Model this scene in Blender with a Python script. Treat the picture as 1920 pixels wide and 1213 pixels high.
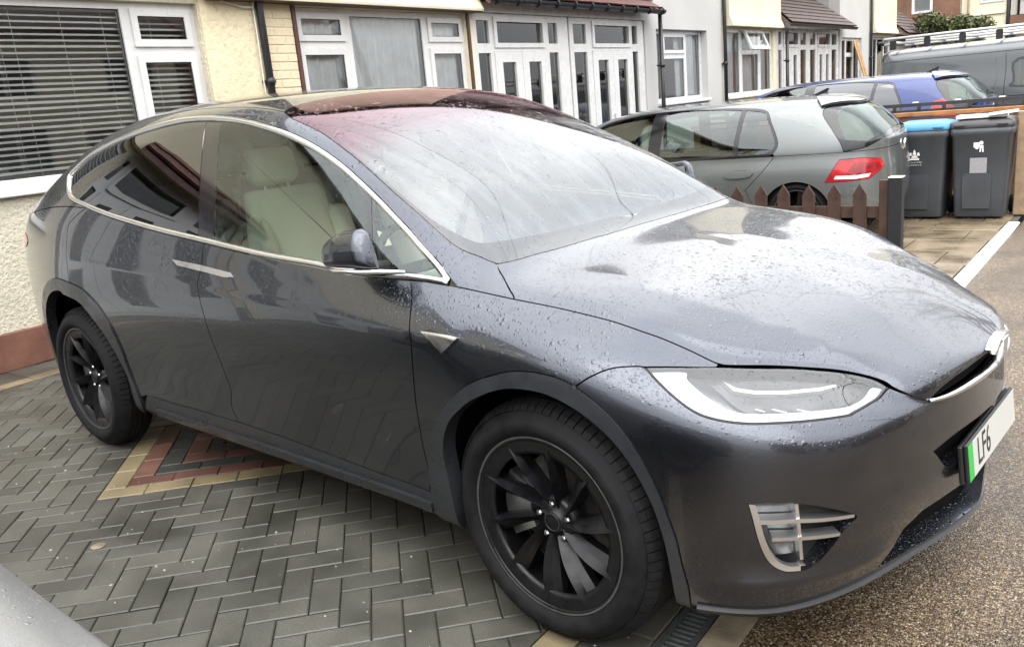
import bpy, bmesh, math, random
import numpy as np
from mathutils import Vector, Matrix
from mathutils.geometry import delaunay_2d_cdt
R = math.radians
rnd = random.Random(7)
SC = bpy.context.scene
COL = SC.collection
for o in list(bpy.data.objects):
    bpy.data.objects.remove(o)

# ------------------------------------------------------------------ camera, sky, sun, exposure
# World: x = out from the terrace towards the street, y = along the terrace (away from the viewer), z = up.
cam_data = bpy.data.cameras.new('camera')
cam_data.lens = 29.97
cam_data.sensor_width = 36.0
cam_data.clip_end = 600
cam_data.clip_start = 0.05
cam = bpy.data.objects.new('camera', cam_data)
COL.objects.link(cam)
cam.location = (1.192, -2.691, 1.509)
cam.rotation_euler = (R(75.641), R(5.048), R(40.914 - 5.121))
SC.camera = cam

SUN_EL, SUN_AZ = 55.0, -50.0      # azimuth measured from +x towards +y: soft light from the street side
world = bpy.data.worlds.new('World')
SC.world = world
world.use_nodes = True
wn = world.node_tree.nodes
wl = world.node_tree.links
wn.clear()
w_out = wn.new('ShaderNodeOutputWorld')
w_bg = wn.new('ShaderNodeBackground')
w_sky = wn.new('ShaderNodeTexSky')
w_sky.sky_type = 'NISHITA'
w_sky.sun_disc = False
w_sky.sun_elevation = R(SUN_EL)
w_sky.sun_rotation = R(90 - SUN_AZ)
w_sky.dust_density = 4.0
w_hsv = wn.new('ShaderNodeHueSaturation')
w_hsv.inputs['Saturation'].default_value = 0.12
w_tc = wn.new('ShaderNodeTexCoord')
w_noise = wn.new('ShaderNodeTexNoise')
w_noise.inputs['Scale'].default_value = 2.2
w_noise.inputs['Detail'].default_value = 5
w_ramp = wn.new('ShaderNodeValToRGB')      # overcast cloud sheet with soft lighter and darker folds
w_ramp.color_ramp.elements[0].position = 0.3
w_ramp.color_ramp.elements[0].color = (8.4, 8.6, 9.0, 1)
w_ramp.color_ramp.elements[1].position = 0.72
w_ramp.color_ramp.elements[1].color = (12.6, 12.6, 12.7, 1)
# an overcast sky is about three times as bright overhead as at the horizon
w_sep = wn.new('ShaderNodeSeparateXYZ')
w_grad = wn.new('ShaderNodeMapRange')
w_grad.inputs['From Min'].default_value = 0.0
w_grad.inputs['From Max'].default_value = 1.0
w_grad.inputs['To Min'].default_value = 0.55
w_grad.inputs['To Max'].default_value = 1.65
w_mul = wn.new('ShaderNodeMixRGB'); w_mul.blend_type = 'MULTIPLY'; w_mul.inputs['Fac'].default_value = 1.0
w_mix = wn.new('ShaderNodeMixRGB')
w_mix.inputs['Fac'].default_value = 0.88
wl.new(w_tc.outputs['Generated'], w_noise.inputs['Vector'])
wl.new(w_tc.outputs['Generated'], w_sep.inputs[0])
wl.new(w_sep.outputs['Z'], w_grad.inputs['Value'])
wl.new(w_noise.outputs['Fac'], w_ramp.inputs['Fac'])
wl.new(w_ramp.outputs['Color'], w_mul.inputs['Color1'])
wl.new(w_grad.outputs['Result'], w_mul.inputs['Color2'])
wl.new(w_sky.outputs['Color'], w_hsv.inputs['Color'])
wl.new(w_hsv.outputs['Color'], w_mix.inputs['Color1'])
wl.new(w_mul.outputs['Color'], w_mix.inputs['Color2'])
wl.new(w_mix.outputs['Color'], w_bg.inputs['Color'])
w_bg.inputs['Strength'].default_value = 0.10
wl.new(w_bg.outputs['Background'], w_out.inputs['Surface'])

sun_data = bpy.data.lights.new('sun', 'SUN')
sun_data.energy = 0.8
sun_data.angle = R(70)
sun_data.color = (1.0, 0.97, 0.92)
sun = bpy.data.objects.new('sun', sun_data)
COL.objects.link(sun)
sd = Vector((math.cos(R(SUN_EL)) * math.cos(R(SUN_AZ)), math.cos(R(SUN_EL)) * math.sin(R(SUN_AZ)), math.sin(R(SUN_EL))))
sun.rotation_euler = sd.to_track_quat('Z', 'Y').to_euler()
sun.location = (6, -4, 12)

SC.view_settings.view_transform = 'Standard'
SC.view_settings.look = 'None'
SC.view_settings.gamma = 1.0
SC.view_settings.use_curve_mapping = False
SC.view_settings.exposure = 1.55
SC.render.engine = 'CYCLES'
SC.cycles.max_bounces = 10
SC.cycles.transparent_max_bounces = 16
SC.cycles.caustics_reflective = False
SC.cycles.caustics_refractive = False

# ------------------------------------------------------------------ materials
M = {}


def nt(name):
    m = bpy.data.materials.new(name)
    m.use_nodes = True
    n = m.node_tree.nodes
    l = m.node_tree.links
    b = n['Principled BSDF']
    M[name] = m
    return m, n, l, b


def ramp(n, stops):
    r = n.new('ShaderNodeValToRGB')
    e = r.color_ramp.elements
    while len(e) < len(stops):
        e.new(0.5)
    for i, (p, c) in enumerate(stops):
        e[i].position = p
        e[i].color = (c[0], c[1], c[2], 1) if hasattr(c, '__len__') else (c, c, c, 1)
    return r


def simple(name, col, rough=0.5, metal=0.0, spec=0.5, coat=0.0, noise=0.0, nscale=20.0, bump=0.0, bscale=200.0, rvar=0.0):
    """plain surface with a little tonal and gloss variation of its own"""
    m, n, l, b = nt(name)
    b.inputs['Roughness'].default_value = rough
    b.inputs['Metallic'].default_value = metal
    b.inputs['Specular IOR Level'].default_value = spec
    b.inputs['Coat Weight'].default_value = coat
    b.inputs['Coat Roughness'].default_value = 0.04
    b.inputs['Base Color'].default_value = (*col, 1)
    tc = n.new('ShaderNodeTexCoord')
    if noise > 0 or rvar > 0:
        t = n.new('ShaderNodeTexNoise')
        t.inputs['Scale'].default_value = nscale
        t.inputs['Detail'].default_value = 6
        l.new(tc.outputs['Object'], t.inputs['Vector'])
        if noise > 0:
            r = ramp(n, [(0.3, [c * (1 - noise) for c in col]), (0.7, [min(1, c * (1 + noise)) for c in col])])
            l.new(t.outputs['Fac'], r.inputs['Fac'])
            l.new(r.outputs['Color'], b.inputs['Base Color'])
        if rvar > 0:
            r2 = ramp(n, [(0.3, max(0, rough - rvar)), (0.7, min(1, rough + rvar))])
            l.new(t.outputs['Fac'], r2.inputs['Fac'])
            l.new(r2.outputs['Color'], b.inputs['Roughness'])
    if bump > 0:
        t = n.new('ShaderNodeTexNoise')
        t.inputs['Scale'].default_value = bscale
        t.inputs['Detail'].default_value = 4
        l.new(tc.outputs['Object'], t.inputs['Vector'])
        bp = n.new('ShaderNodeBump')
        bp.inputs['Strength'].default_value = bump
        bp.inputs['Distance'].default_value = 0.004
        l.new(t.outputs['Fac'], bp.inputs['Height'])
        l.new(bp.outputs['Normal'], b.inputs['Normal'])
    return m


def drops(n, l, scale=150.0, amount=0.5, dist=0.0030, top_only=True):
    """rain beads: rounded bumps at jittered spots, three sizes, crowded in some places and sparse in others,
    denser where a surface faces up; returns the bump node and the bead height"""
    tc = n.new('ShaderNodeTexCoord')
    cl = n.new('ShaderNodeTexNoise'); cl.inputs['Scale'].default_value = 7.0; cl.inputs['Detail'].default_value = 3
    l.new(tc.outputs['Object'], cl.inputs['Vector'])
    wob = n.new('ShaderNodeTexNoise'); wob.inputs['Scale'].default_value = scale * 1.3; wob.inputs['Detail'].default_value = 2
    l.new(tc.outputs['Object'], wob.inputs['Vector'])
    wv = n.new('ShaderNodeVectorMath'); wv.operation = 'SCALE'; wv.inputs['Scale'].default_value = 0.35 / scale
    l.new(wob.outputs['Color'], wv.inputs[0])
    va = n.new('ShaderNodeVectorMath'); va.operation = 'ADD'
    l.new(tc.outputs['Object'], va.inputs[0]); l.new(wv.outputs[0], va.inputs[1])
    total = None
    for sc, keep, amp in ((scale * 0.55, amount * 0.35, 1.5), (scale, amount, 1.0), (scale * 2.3, amount * 0.9, 0.45)):
        v = n.new('ShaderNodeTexVoronoi')
        v.inputs['Scale'].default_value = sc
        l.new(va.outputs[0], v.inputs['Vector'])
        sep = n.new('ShaderNodeSeparateColor')
        l.new(v.outputs['Color'], sep.inputs['Color'])
        off = n.new('ShaderNodeMath'); off.operation = 'MULTIPLY_ADD'; off.inputs[1].default_value = 0.7; off.inputs[2].default_value = -0.35
        l.new(cl.outputs['Fac'], off.inputs[0])
        ad = n.new('ShaderNodeMath'); ad.operation = 'ADD'
        l.new(sep.outputs['Red'], ad.inputs[0]); l.new(off.outputs[0], ad.inputs[1])
        rr = n.new('ShaderNodeMapRange')          # bead radius differs from cell to cell; many cells stay dry
        rr.inputs['From Min'].default_value = 1.0 - keep
        rr.inputs['From Max'].default_value = 1.0
        rr.inputs['To Min'].default_value = 0.0
        rr.inputs['To Max'].default_value = 0.42
        l.new(ad.outputs[0], rr.inputs['Value'])
        sub = n.new('ShaderNodeMath'); sub.operation = 'SUBTRACT'
        l.new(rr.outputs['Result'], sub.inputs[0]); l.new(v.outputs['Distance'], sub.inputs[1])
        mx = n.new('ShaderNodeMath'); mx.operation = 'MAXIMUM'; mx.inputs[1].default_value = 0.0
        l.new(sub.outputs[0], mx.inputs[0])
        sq = n.new('ShaderNodeMath'); sq.operation = 'POWER'; sq.inputs[1].default_value = 0.5
        l.new(mx.outputs[0], sq.inputs[0])
        mu = n.new('ShaderNodeMath'); mu.operation = 'MULTIPLY'; mu.inputs[1].default_value = amp
        l.new(sq.outputs[0], mu.inputs[0])
        if total is None: total = mu
        else:
            a2 = n.new('ShaderNodeMath'); a2.operation = 'MAXIMUM'
            l.new(total.outputs[0], a2.inputs[0]); l.new(mu.outputs[0], a2.inputs[1]); total = a2
    h = total
    if top_only:
        g = n.new('ShaderNodeNewGeometry')
        sx = n.new('ShaderNodeSeparateXYZ')
        l.new(g.outputs['True Normal'], sx.inputs[0])
        mr = n.new('ShaderNodeMapRange')
        mr.inputs['From Min'].default_value = 0.25
        mr.inputs['From Max'].default_value = 0.75
        mr.inputs['To Min'].default_value = 0.08
        l.new(sx.outputs['Z'], mr.inputs['Value'])
        mu = n.new('ShaderNodeMath'); mu.operation = 'MULTIPLY'
        l.new(total.outputs[0], mu.inputs[0]); l.new(mr.outputs['Result'], mu.inputs[1])
        h = mu
    bp = n.new('ShaderNodeBump')
    bp.inputs['Strength'].default_value = 1.0
    bp.inputs['Distance'].default_value = dist
    l.new(h.outputs[0], bp.inputs['Height'])
    return bp, h


def paint(name, col, metal=0.55, rough=0.32, wet=True, flake=0.25, scale=150, amount=0.5, coat=1.0, film=0.0):
    m, n, l, b = nt(name)
    b.inputs['Metallic'].default_value = metal
    b.inputs['Roughness'].default_value = rough
    b.inputs['Coat Weight'].default_value = coat
    b.inputs['Coat Roughness'].default_value = 0.025
    b.inputs['Coat IOR'].default_value = 1.45
    tc = n.new('ShaderNodeTexCoord')
    t = n.new('ShaderNodeTexNoise')
    t.inputs['Scale'].default_value = 900
    t.inputs['Detail'].default_value = 1
    l.new(tc.outputs['Object'], t.inputs['Vector'])
    t2 = n.new('ShaderNodeTexNoise')
    t2.inputs['Scale'].default_value = 3.0
    t2.inputs['Detail'].default_value = 5
    l.new(tc.outputs['Object'], t2.inputs['Vector'])
    r = ramp(n, [(0.35, [c * (1 - flake) for c in col]), (0.65, [c * (1 + flake) for c in col])])
    l.new(t.outputs['Fac'], r.inputs['Fac'])
    l.new(r.outputs['Color'], b.inputs['Base Color'])
    r2 = ramp(n, [(0.35, 0.015), (0.7, 0.06)])       # thin road film on the clear coat
    l.new(t2.outputs['Fac'], r2.inputs['Fac'])
    g2 = n.new('ShaderNodeNewGeometry'); s2 = n.new('ShaderNodeSeparateXYZ'); l.new(g2.outputs['True Normal'], s2.inputs[0])
    m2 = n.new('ShaderNodeMapRange'); m2.inputs['From Min'].default_value = 0.35; m2.inputs['From Max'].default_value = 0.85
    m2.inputs['To Min'].default_value = 0.0; m2.inputs['To Max'].default_value = film
    l.new(s2.outputs['Z'], m2.inputs['Value'])        # fine drizzle lies on what faces up
    a2 = n.new('ShaderNodeMath'); a2.operation = 'ADD'; l.new(r2.outputs['Color'], a2.inputs[0]); l.new(m2.outputs['Result'], a2.inputs[1])
    l.new(a2.outputs[0], b.inputs['Coat Roughness'])
    if wet:
        bp, h = drops(n, l, scale, amount)
        l.new(bp.outputs['Normal'], b.inputs['Coat Normal'])
        l.new(bp.outputs['Normal'], b.inputs['Normal'])
    return m


def thin_glass(name, tint, refl=(0.9, 0.95, 1.0), ior=1.5, rough=0.0, wet=False, scale=150, amount=0.4, haze=0.0, minrefl=0.0):
    """single-sheet window glass: tinted see-through plus a Fresnel mirror"""
    m = bpy.data.materials.new(name)
    m.use_nodes = True
    n = m.node_tree.nodes
    l = m.node_tree.links
    n.clear()
    M[name] = m
    out = n.new('ShaderNodeOutputMaterial')
    tr = n.new('ShaderNodeBsdfTransparent')
    tr.inputs['Color'].default_value = (*tint, 1)
    gl = n.new('ShaderNodeBsdfGlossy')
    gl.inputs['Color'].default_value = (*refl, 1)
    gl.inputs['Roughness'].default_value = rough
    fr = n.new('ShaderNodeFresnel')
    fr.inputs['IOR'].default_value = ior
    mr = n.new('ShaderNodeMapRange')
    mr.inputs['To Min'].default_value = minrefl
    mr.inputs['To Max'].default_value = 1.0
    l.new(fr.outputs['Fac'], mr.inputs['Value'])
    mx = n.new('ShaderNodeMixShader')
    l.new(mr.outputs['Result'], mx.inputs['Fac'])
    last = tr
    if haze > 0:
        df = n.new('ShaderNodeBsdfDiffuse')
        df.inputs['Color'].default_value = (0.75, 0.77, 0.78, 1)
        m2 = n.new('ShaderNodeMixShader')
        m2.inputs['Fac'].default_value = haze
        l.new(tr.outputs[0], m2.inputs[1]); l.new(df.outputs[0], m2.inputs[2])
        last = m2
    l.new(last.outputs[0], mx.inputs[1])
    l.new(gl.outputs[0], mx.inputs[2])
    if wet:
        bp, h = drops(n, l, scale, amount, top_only=False)
        l.new(bp.outputs['Normal'], gl.inputs['Normal'])
    l.new(mx.outputs[0], out.inputs['Surface'])
    return m


def shade_band(name):
    """windscreen that runs up into the roof: clear below, a plum sun-band above, blended along the glass"""
    m = thin_glass(name, (0.7, 0.73, 0.73), (1, 1, 1), 1.6, wet=True, scale=95, amount=0.5, minrefl=0.06)
    n = m.node_tree.nodes; l = m.node_tree.links
    tr = [q for q in n if q.type == 'BSDF_TRANSPARENT'][0]; gl = [q for q in n if q.type == 'BSDF_GLOSSY'][0]
    tc = n.new('ShaderNodeTexCoord'); sp = n.new('ShaderNodeSeparateXYZ'); l.new(tc.outputs['Object'], sp.inputs[0])
    t = n.new('ShaderNodeTexNoise'); t.inputs['Scale'].default_value = 2.0; l.new(tc.outputs['Object'], t.inputs['Vector'])
    ad = n.new('ShaderNodeMath'); ad.operation = 'MULTIPLY_ADD'; ad.inputs[1].default_value = 0.16; l.new(t.outputs['Fac'], ad.inputs[0]); l.new(sp.outputs['X'], ad.inputs[2])
    mr = n.new('ShaderNodeMapRange'); mr.inputs['From Min'].default_value = -1.12; mr.inputs['From Max'].default_value = -0.78; l.new(ad.outputs[0], mr.inputs['Value'])
    a = ramp(n, [(0.0, (0.20, 0.08, 0.115)), (0.35, (0.42, 0.22, 0.28)), (1.0, (0.72, 0.75, 0.76))]); l.new(mr.outputs['Result'], a.inputs['Fac']); l.new(a.outputs['Color'], tr.inputs['Color'])
    c = ramp(n, [(0.0, (0.86, 0.62, 0.68)), (0.5, (0.98, 0.80, 0.85)), (1.0, (0.96, 0.98, 1.0))]); l.new(mr.outputs['Result'], c.inputs['Fac']); l.new(c.outputs['Color'], gl.inputs['Color'])
    return m


# ------------------------------------------------------------------ object helpers
def obj(name, mesh, mat=None, parent=None, label=None, cat=None, group=None, kind=None):
    o = bpy.data.objects.new(name, mesh)
    COL.objects.link(o)
    if mat is not None and mesh is not None and not mesh.materials:
        mesh.materials.append(M[mat] if isinstance(mat, str) else mat)
    if parent is not None:
        o.parent = parent
    tag(o, label, cat, group, kind)
    return o


def tag(o, label=None, cat=None, group=None, kind=None):
    if label: o['label'] = label
    if cat: o['category'] = cat
    if group: o['group'] = group
    if kind: o['kind'] = kind
    return o


def thing(name, label, cat, loc=(0, 0, 0), rz=0.0, group=None):
    o = obj(name, None, label=label, cat=cat, group=group)
    o.empty_display_size = 0.1
    o.location = loc
    o.rotation_euler = (0, 0, rz)
    return o


def copy_tree(o, parent=None):
    c = o.copy()
    COL.objects.link(c)
    c.parent = parent
    for ch in list(o.children):
        copy_tree(ch, c)
    return c


class MB:
    """collects shapes for ONE mesh"""

    def __init__(s):
        s.v = []; s.f = []; s.sm = []

    def add(s, v, f, smooth=False):
        k = len(s.v)
        s.v += [tuple(map(float, p)) for p in v]
        s.f += [tuple(i + k for i in q) for q in f]
        s.sm += [smooth] * len(f)
        return s

    def box(s, a, b, ch=0.0):
        (x0, y0, z0), (x1, y1, z1) = a, b
        if x0 > x1: x0, x1 = x1, x0
        if y0 > y1: y0, y1 = y1, y0
        if z0 > z1: z0, z1 = z1, z0
        if ch <= 0:
            v = [(x0, y0, z0), (x1, y0, z0), (x1, y1, z0), (x0, y1, z0), (x0, y0, z1), (x1, y0, z1), (x1, y1, z1), (x0, y1, z1)]
            return s.add(v, [(0, 3, 2, 1), (4, 5, 6, 7), (0, 1, 5, 4), (1, 2, 6, 5), (2, 3, 7, 6), (3, 0, 4, 7)])
        bm = bmesh.new()
        bmesh.ops.create_cube(bm, size=1.0)
        for q in bm.verts:
            q.co = Vector(((x0 + x1) / 2 + q.co.x * (x1 - x0), (y0 + y1) / 2 + q.co.y * (y1 - y0), (z0 + z1) / 2 + q.co.z * (z1 - z0)))
        bmesh.ops.bevel(bm, geom=bm.edges[:], offset=ch, segments=1, affect='EDGES', profile=0.5)
        bm.verts.index_update()
        s.add([q.co[:] for q in bm.verts], [tuple(w.index for w in f.verts) for f in bm.faces])
        bm.free()
        return s

    def obox(s, c, ax, ay, az):
        """oriented box: centre and three half-axis vectors"""
        c, ax, ay, az = map(Vector, (c, ax, ay, az))
        v = [c + i * ax + j * ay + k * az for k in (-1, 1) for j in (-1, 1) for i in (-1, 1)]
        return s.add(v, [(0, 2, 3, 1), (4, 5, 7, 6), (0, 1, 5, 4), (1, 3, 7, 5), (3, 2, 6, 7), (2, 0, 4, 6)])

    def prism(s, poly, axis, a, b, smooth=False):
        """extrude a polygon (list of 2-D points in the other two axes, in cyclic order) along an axis"""
        n = len(poly)

        def P(q, t):
            return {'x': (t, q[0], q[1]), 'y': (q[0], t, q[1]), 'z': (q[0], q[1], t)}[axis]
        v = [P(q, a) for q in poly] + [P(q, b) for q in poly]
        f = [tuple(range(n - 1, -1, -1)), tuple(range(n, 2 * n))]
        f += [(i, (i + 1) % n, n + (i + 1) % n, n + i) for i in range(n)]
        area = sum(poly[i][0] * poly[(i + 1) % n][1] - poly[(i + 1) % n][0] * poly[i][1] for i in range(n))
        sg = (area > 0) ^ (a > b) ^ (axis == 'y')
        if not sg:
            f = [tuple(reversed(q)) for q in f]
        return s.add(v, f, smooth)

    def tube(s, pts, r, n=8, cap=True, smooth=True):
        pts = [Vector(p) for p in pts]
        rs = r if hasattr(r, '__len__') else [r] * len(pts)
        v = []; f = []
        up = Vector((0, 0, 1))
        prev = None
        for i, p in enumerate(pts):
            t = (pts[min(i + 1, len(pts) - 1)] - pts[max(i - 1, 0)]).normalized()
            if prev is None:
                a = t.cross(up)
                if a.length < 1e-3: a = t.cross(Vector((1, 0, 0)))
            else:
                a = prev - t * prev.dot(t)
            a.normalize(); prev = a
            b = t.cross(a)
            for k in range(n):
                w = 2 * math.pi * k / n
                v.append(p + (a * math.cos(w) + b * math.sin(w)) * rs[i])
        for i in range(len(pts) - 1):
            for k in range(n):
                f.append((i * n + k, i * n + (k + 1) % n, (i + 1) * n + (k + 1) % n, (i + 1) * n + k))
        f = [tuple(reversed(q)) for q in f]
        if cap:
            f.append(tuple(range(n))); f.append(tuple(reversed(range((len(pts) - 1) * n, len(pts) * n))))
        return s.add(v, f, smooth)

    def lathe(s, prof, n=48, axis='y', c=(0, 0, 0), smooth=True, rfun=None):
        """revolve a profile of (radius, height) about an axis"""
        v = []; f = []
        m = len(prof)
        for k in range(n):
            w = 2 * math.pi * k / n
            for j, (r, h) in enumerate(prof):
                if rfun: r = rfun(k, j, r)
                if axis == 'y': v.append((c[0] + r * math.cos(w), c[1] + h, c[2] + r * math.sin(w)))
                elif axis == 'x': v.append((c[0] + h, c[1] + r * math.cos(w), c[2] + r * math.sin(w)))
                else: v.append((c[0] + r * math.cos(w), c[1] + r * math.sin(w), c[2] + h))
        for k in range(n):
            for j in range(m - 1):
                f.append((k * m + j, ((k + 1) % n) * m + j, ((k + 1) % n) * m + j + 1, k * m + j + 1))
        return s.add(v, f, smooth)

    def grid(s, P, smooth=True, flip=False):
        P = np.asarray(P)
        a, b = P.shape[:2]
        f = [(i * b + j, i * b + j + 1, (i + 1) * b + j + 1, (i + 1) * b + j) for i in range(a - 1) for j in range(b - 1)]
        if flip: f = [tuple(reversed(q)) for q in f]
        return s.add(P.reshape(-1, 3), f, smooth)

    def mesh(s, name):
        me = bpy.data.meshes.new(name)
        me.from_pydata(s.v, [], s.f)
        me.polygons.foreach_set('use_smooth', s.sm)
        me.update()
        return me

    def make(s, name, mat, parent=None, fix=False, **k):
        me = s.mesh(name)
        if fix:
            bm = bmesh.new(); bm.from_mesh(me)
            bmesh.ops.recalc_face_normals(bm, faces=bm.faces[:])
            bm.to_mesh(me); bm.free()
        return obj(name, me, mat, parent, **k)


def text_mesh(txt, size, name='lettering', extrude=0.0006, align='CENTER'):
    cu = bpy.data.curves.new(name, 'FONT')
    cu.body = txt; cu.size = size; cu.extrude = extrude
    cu.align_x = align; cu.align_y = 'CENTER'
    cu.resolution_u = 3
    o = bpy.data.objects.new(name, cu)
    COL.objects.link(o)
    dg = bpy.context.evaluated_depsgraph_get()
    me = bpy.data.meshes.new_from_object(o.evaluated_get(dg))
    bpy.data.objects.remove(o)
    return me


def xf_mesh(me, mat4):
    me.transform(mat4)
    me.update()
    return me


# ------------------------------------------------------------------ ground materials
def paver_mat(name, col, var=0.25, rough=0.34):
    m, n, l, b = nt(name)
    tc = n.new('ShaderNodeTexCoord')
    geo = n.new('ShaderNodeNewGeometry')
    oi = n.new('ShaderNodeObjectInfo')
    ad = n.new('ShaderNodeMath'); ad.operation = 'ADD'
    l.new(geo.outputs['Random Per Island'], ad.inputs[0]); l.new(oi.outputs['Random'], ad.inputs[1])
    frc = n.new('ShaderNodeMath'); frc.operation = 'FRACT'
    l.new(ad.outputs[0], frc.inputs[0])
    r1 = ramp(n, [(0.0, [c * (1 - var) for c in col]), (0.5, col), (1.0, [c * (1 + var) for c in col])])
    l.new(frc.outputs[0], r1.inputs['Fac'])
    t = n.new('ShaderNodeTexNoise'); t.inputs['Scale'].default_value = 3.2; t.inputs['Detail'].default_value = 8
    l.new(geo.outputs['Position'], t.inputs['Vector'])
    t3 = n.new('ShaderNodeTexNoise'); t3.inputs['Scale'].default_value = 300; t3.inputs['Detail'].default_value = 3
    l.new(geo.outputs['Position'], t3.inputs['Vector'])
    r3 = ramp(n, [(0.36, 0.62), (0.62, 1.25), (0.74, 2.1)])
    l.new(t3.outputs['Fac'], r3.inputs['Fac'])
    mu = n.new('ShaderNodeMixRGB'); mu.blend_type = 'MULTIPLY'; mu.inputs['Fac'].default_value = 0.75
    l.new(r1.outputs['Color'], mu.inputs['Color1']); l.new(r3.outputs['Color'], mu.inputs['Color2'])
    r2 = ramp(n, [(0.35, 0.72), (0.65, 1.15)])
    l.new(t.outputs['Fac'], r2.inputs['Fac'])
    mu2 = n.new('ShaderNodeMixRGB'); mu2.blend_type = 'MULTIPLY'; mu2.inputs['Fac'].default_value = 1.0
    l.new(mu.outputs['Color'], mu2.inputs['Color1']); l.new(r2.outputs['Color'], mu2.inputs['Color2'])
    l.new(mu2.outputs['Color'], b.inputs['Base Color'])
    rr = ramp(n, [(0.35, rough - 0.13), (0.65, rough + 0.17)])
    l.new(t.outputs['Fac'], rr.inputs['Fac'])
    l.new(rr.outputs['Color'], b.inputs['Roughness'])
    bp = n.new('ShaderNodeBump'); bp.inputs['Strength'].default_value = 0.5; bp.inputs['Distance'].default_value = 0.0015
    l.new(t3.outputs['Fac'], bp.inputs['Height'])
    l.new(bp.outputs['Normal'], b.inputs['Normal'])
    return m


paver_mat('paver_grey', (0.078, 0.076, 0.063), 0.26, 0.42)
paver_mat('paver_cream', (0.225, 0.182, 0.105), 0.14, 0.42)
paver_mat('paver_red', (0.125, 0.062, 0.046), 0.25, 0.42)
paver_mat('paver_charcoal', (0.044, 0.048, 0.043), 0.2)
paver_mat('flagstone', (0.175, 0.135, 0.085), 0.22, 0.3)
simple('joint_sand', (0.055, 0.052, 0.036), 0.75, noise=0.85, nscale=2.6, bump=0.6, bscale=300)
simple('grate_iron', (0.11, 0.115, 0.115), 0.38, metal=0.5, noise=0.25, nscale=30)
simple('drain_void', (0.006, 0.006, 0.006), 0.6)
simple('kerb_white', (0.74, 0.74, 0.71), 0.5, noise=0.14, nscale=9, bump=0.3, bscale=60)
simple('edge_concrete', (0.20, 0.165, 0.115), 0.42, noise=0.35, nscale=14, bump=0.5, bscale=120)
simple('asphalt', (0.055, 0.055, 0.056), 0.45, noise=0.3, nscale=60, bump=0.6, bscale=250)


def aggregate_mat():
    m, n, l, b = nt('wet_aggregate')
    geo = n.new('ShaderNodeNewGeometry')
    v = n.new('ShaderNodeTexVoronoi'); v.inputs['Scale'].default_value = 165
    l.new(geo.outputs['Position'], v.inputs['Vector'])
    sep = n.new('ShaderNodeSeparateColor'); l.new(v.outputs['Color'], sep.inputs['Color'])
    r = ramp(n, [(0.0, (0.035, 0.021, 0.010)), (0.28, (0.085, 0.051, 0.024)), (0.5, (0.135, 0.088, 0.045)), (0.75, (0.20, 0.145, 0.083)), (0.92, (0.29, 0.23, 0.15)), (1.0, (0.40, 0.35, 0.26))])
    l.new(sep.outputs['Red'], r.inputs['Fac'])
    t = n.new('ShaderNodeTexNoise'); t.inputs['Scale'].default_value = 1.6; t.inputs['Detail'].default_value = 6
    l.new(geo.outputs['Position'], t.inputs['Vector'])
    rt = ramp(n, [(0.35, 0.55), (0.68, 1.12)]); l.new(t.outputs['Fac'], rt.inputs['Fac'])
    rd = ramp(n, [(0.0, 1.0), (0.5, 0.9), (0.75, 0.28)]); l.new(v.outputs['Distance'], rd.inputs['Fac'])
    m1 = n.new('ShaderNodeMixRGB'); m1.blend_type = 'MULTIPLY'; m1.inputs['Fac'].default_value = 1
    l.new(r.outputs['Color'], m1.inputs['Color1']); l.new(rt.outputs['Color'], m1.inputs['Color2'])
    m2 = n.new('ShaderNodeMixRGB'); m2.blend_type = 'MULTIPLY'; m2.inputs['Fac'].default_value = 1
    l.new(m1.outputs['Color'], m2.inputs['Color1']); l.new(rd.outputs['Color'], m2.inputs['Color2'])
    l.new(m2.outputs['Color'], b.inputs['Base Color'])
    rr = ramp(n, [(0.35, 0.26), (0.65, 0.5)]); l.new(t.outputs['Fac'], rr.inputs['Fac'])
    l.new(rr.outputs['Color'], b.inputs['Roughness'])
    inv = n.new('ShaderNodeMath'); inv.operation = 'SUBTRACT'; inv.inputs[0].default_value = 1.0
    l.new(v.outputs['Distance'], inv.inputs[1])
    bp = n.new('ShaderNodeBump'); bp.inputs['Strength'].default_value = 0.8; bp.inputs['Distance'].default_value = 0.004
    l.new(inv.outputs[0], bp.inputs['Height']); l.new(bp.outputs['Normal'], b.inputs['Normal'])


aggregate_mat()


def zg(y):
    """the neighbour's side of the fence lies a little lower"""
    return -0.0234 * min(max(y - 2.5, 0.0), 5.0)


def ground_strip(name, x0, x1, ys, mat, dz=0.0):
    b = MB()
    b.grid([[(x0, y, zg(y) + dz), (x1, y, zg(y) + dz)] for y in ys], smooth=False, flip=True)
    return b.make(name, mat, kind='structure')


g = MB(); g.add([(-200, -250, -0.3), (250, -250, -0.3), (250, 300, -0.3), (-200, 300, -0.3)], [(0, 1, 2, 3)])
g.make('ground', 'asphalt', kind='structure')
ground_strip('footway', 0.385, 9.0, [-30, 0, 2.5, 7.5, 60], 'wet_aggregate')
ground_strip('footway', 0.229, 0.384, [1.25, 2.5, 7.5, 60], 'wet_aggregate', -0.003)
kerbp = MB(); kerbp.box((0.283, -12, -0.08), (0.383, 2.5, 0.003)); kerbp.make('concrete_edging', 'edge_concrete', kind='structure')

driveway = ground_strip('driveway', -5.6, 0.17, [-14, 2.5, 7.5, 60], 'joint_sand', -0.014)

# ------------------------------------------------------------------ block paving
CAMP = Vector(cam.location)
_cm = cam.rotation_euler.to_matrix()


def to_px(p):
    c = _cm.transposed() @ (Vector(p) - CAMP)
    if c.z > -0.05: return None
    f = cam_data.lens / 36 * 1920
    return 960 + f * c.x / -c.z, 606.5 - f * c.y / -c.z, -c.z


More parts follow.
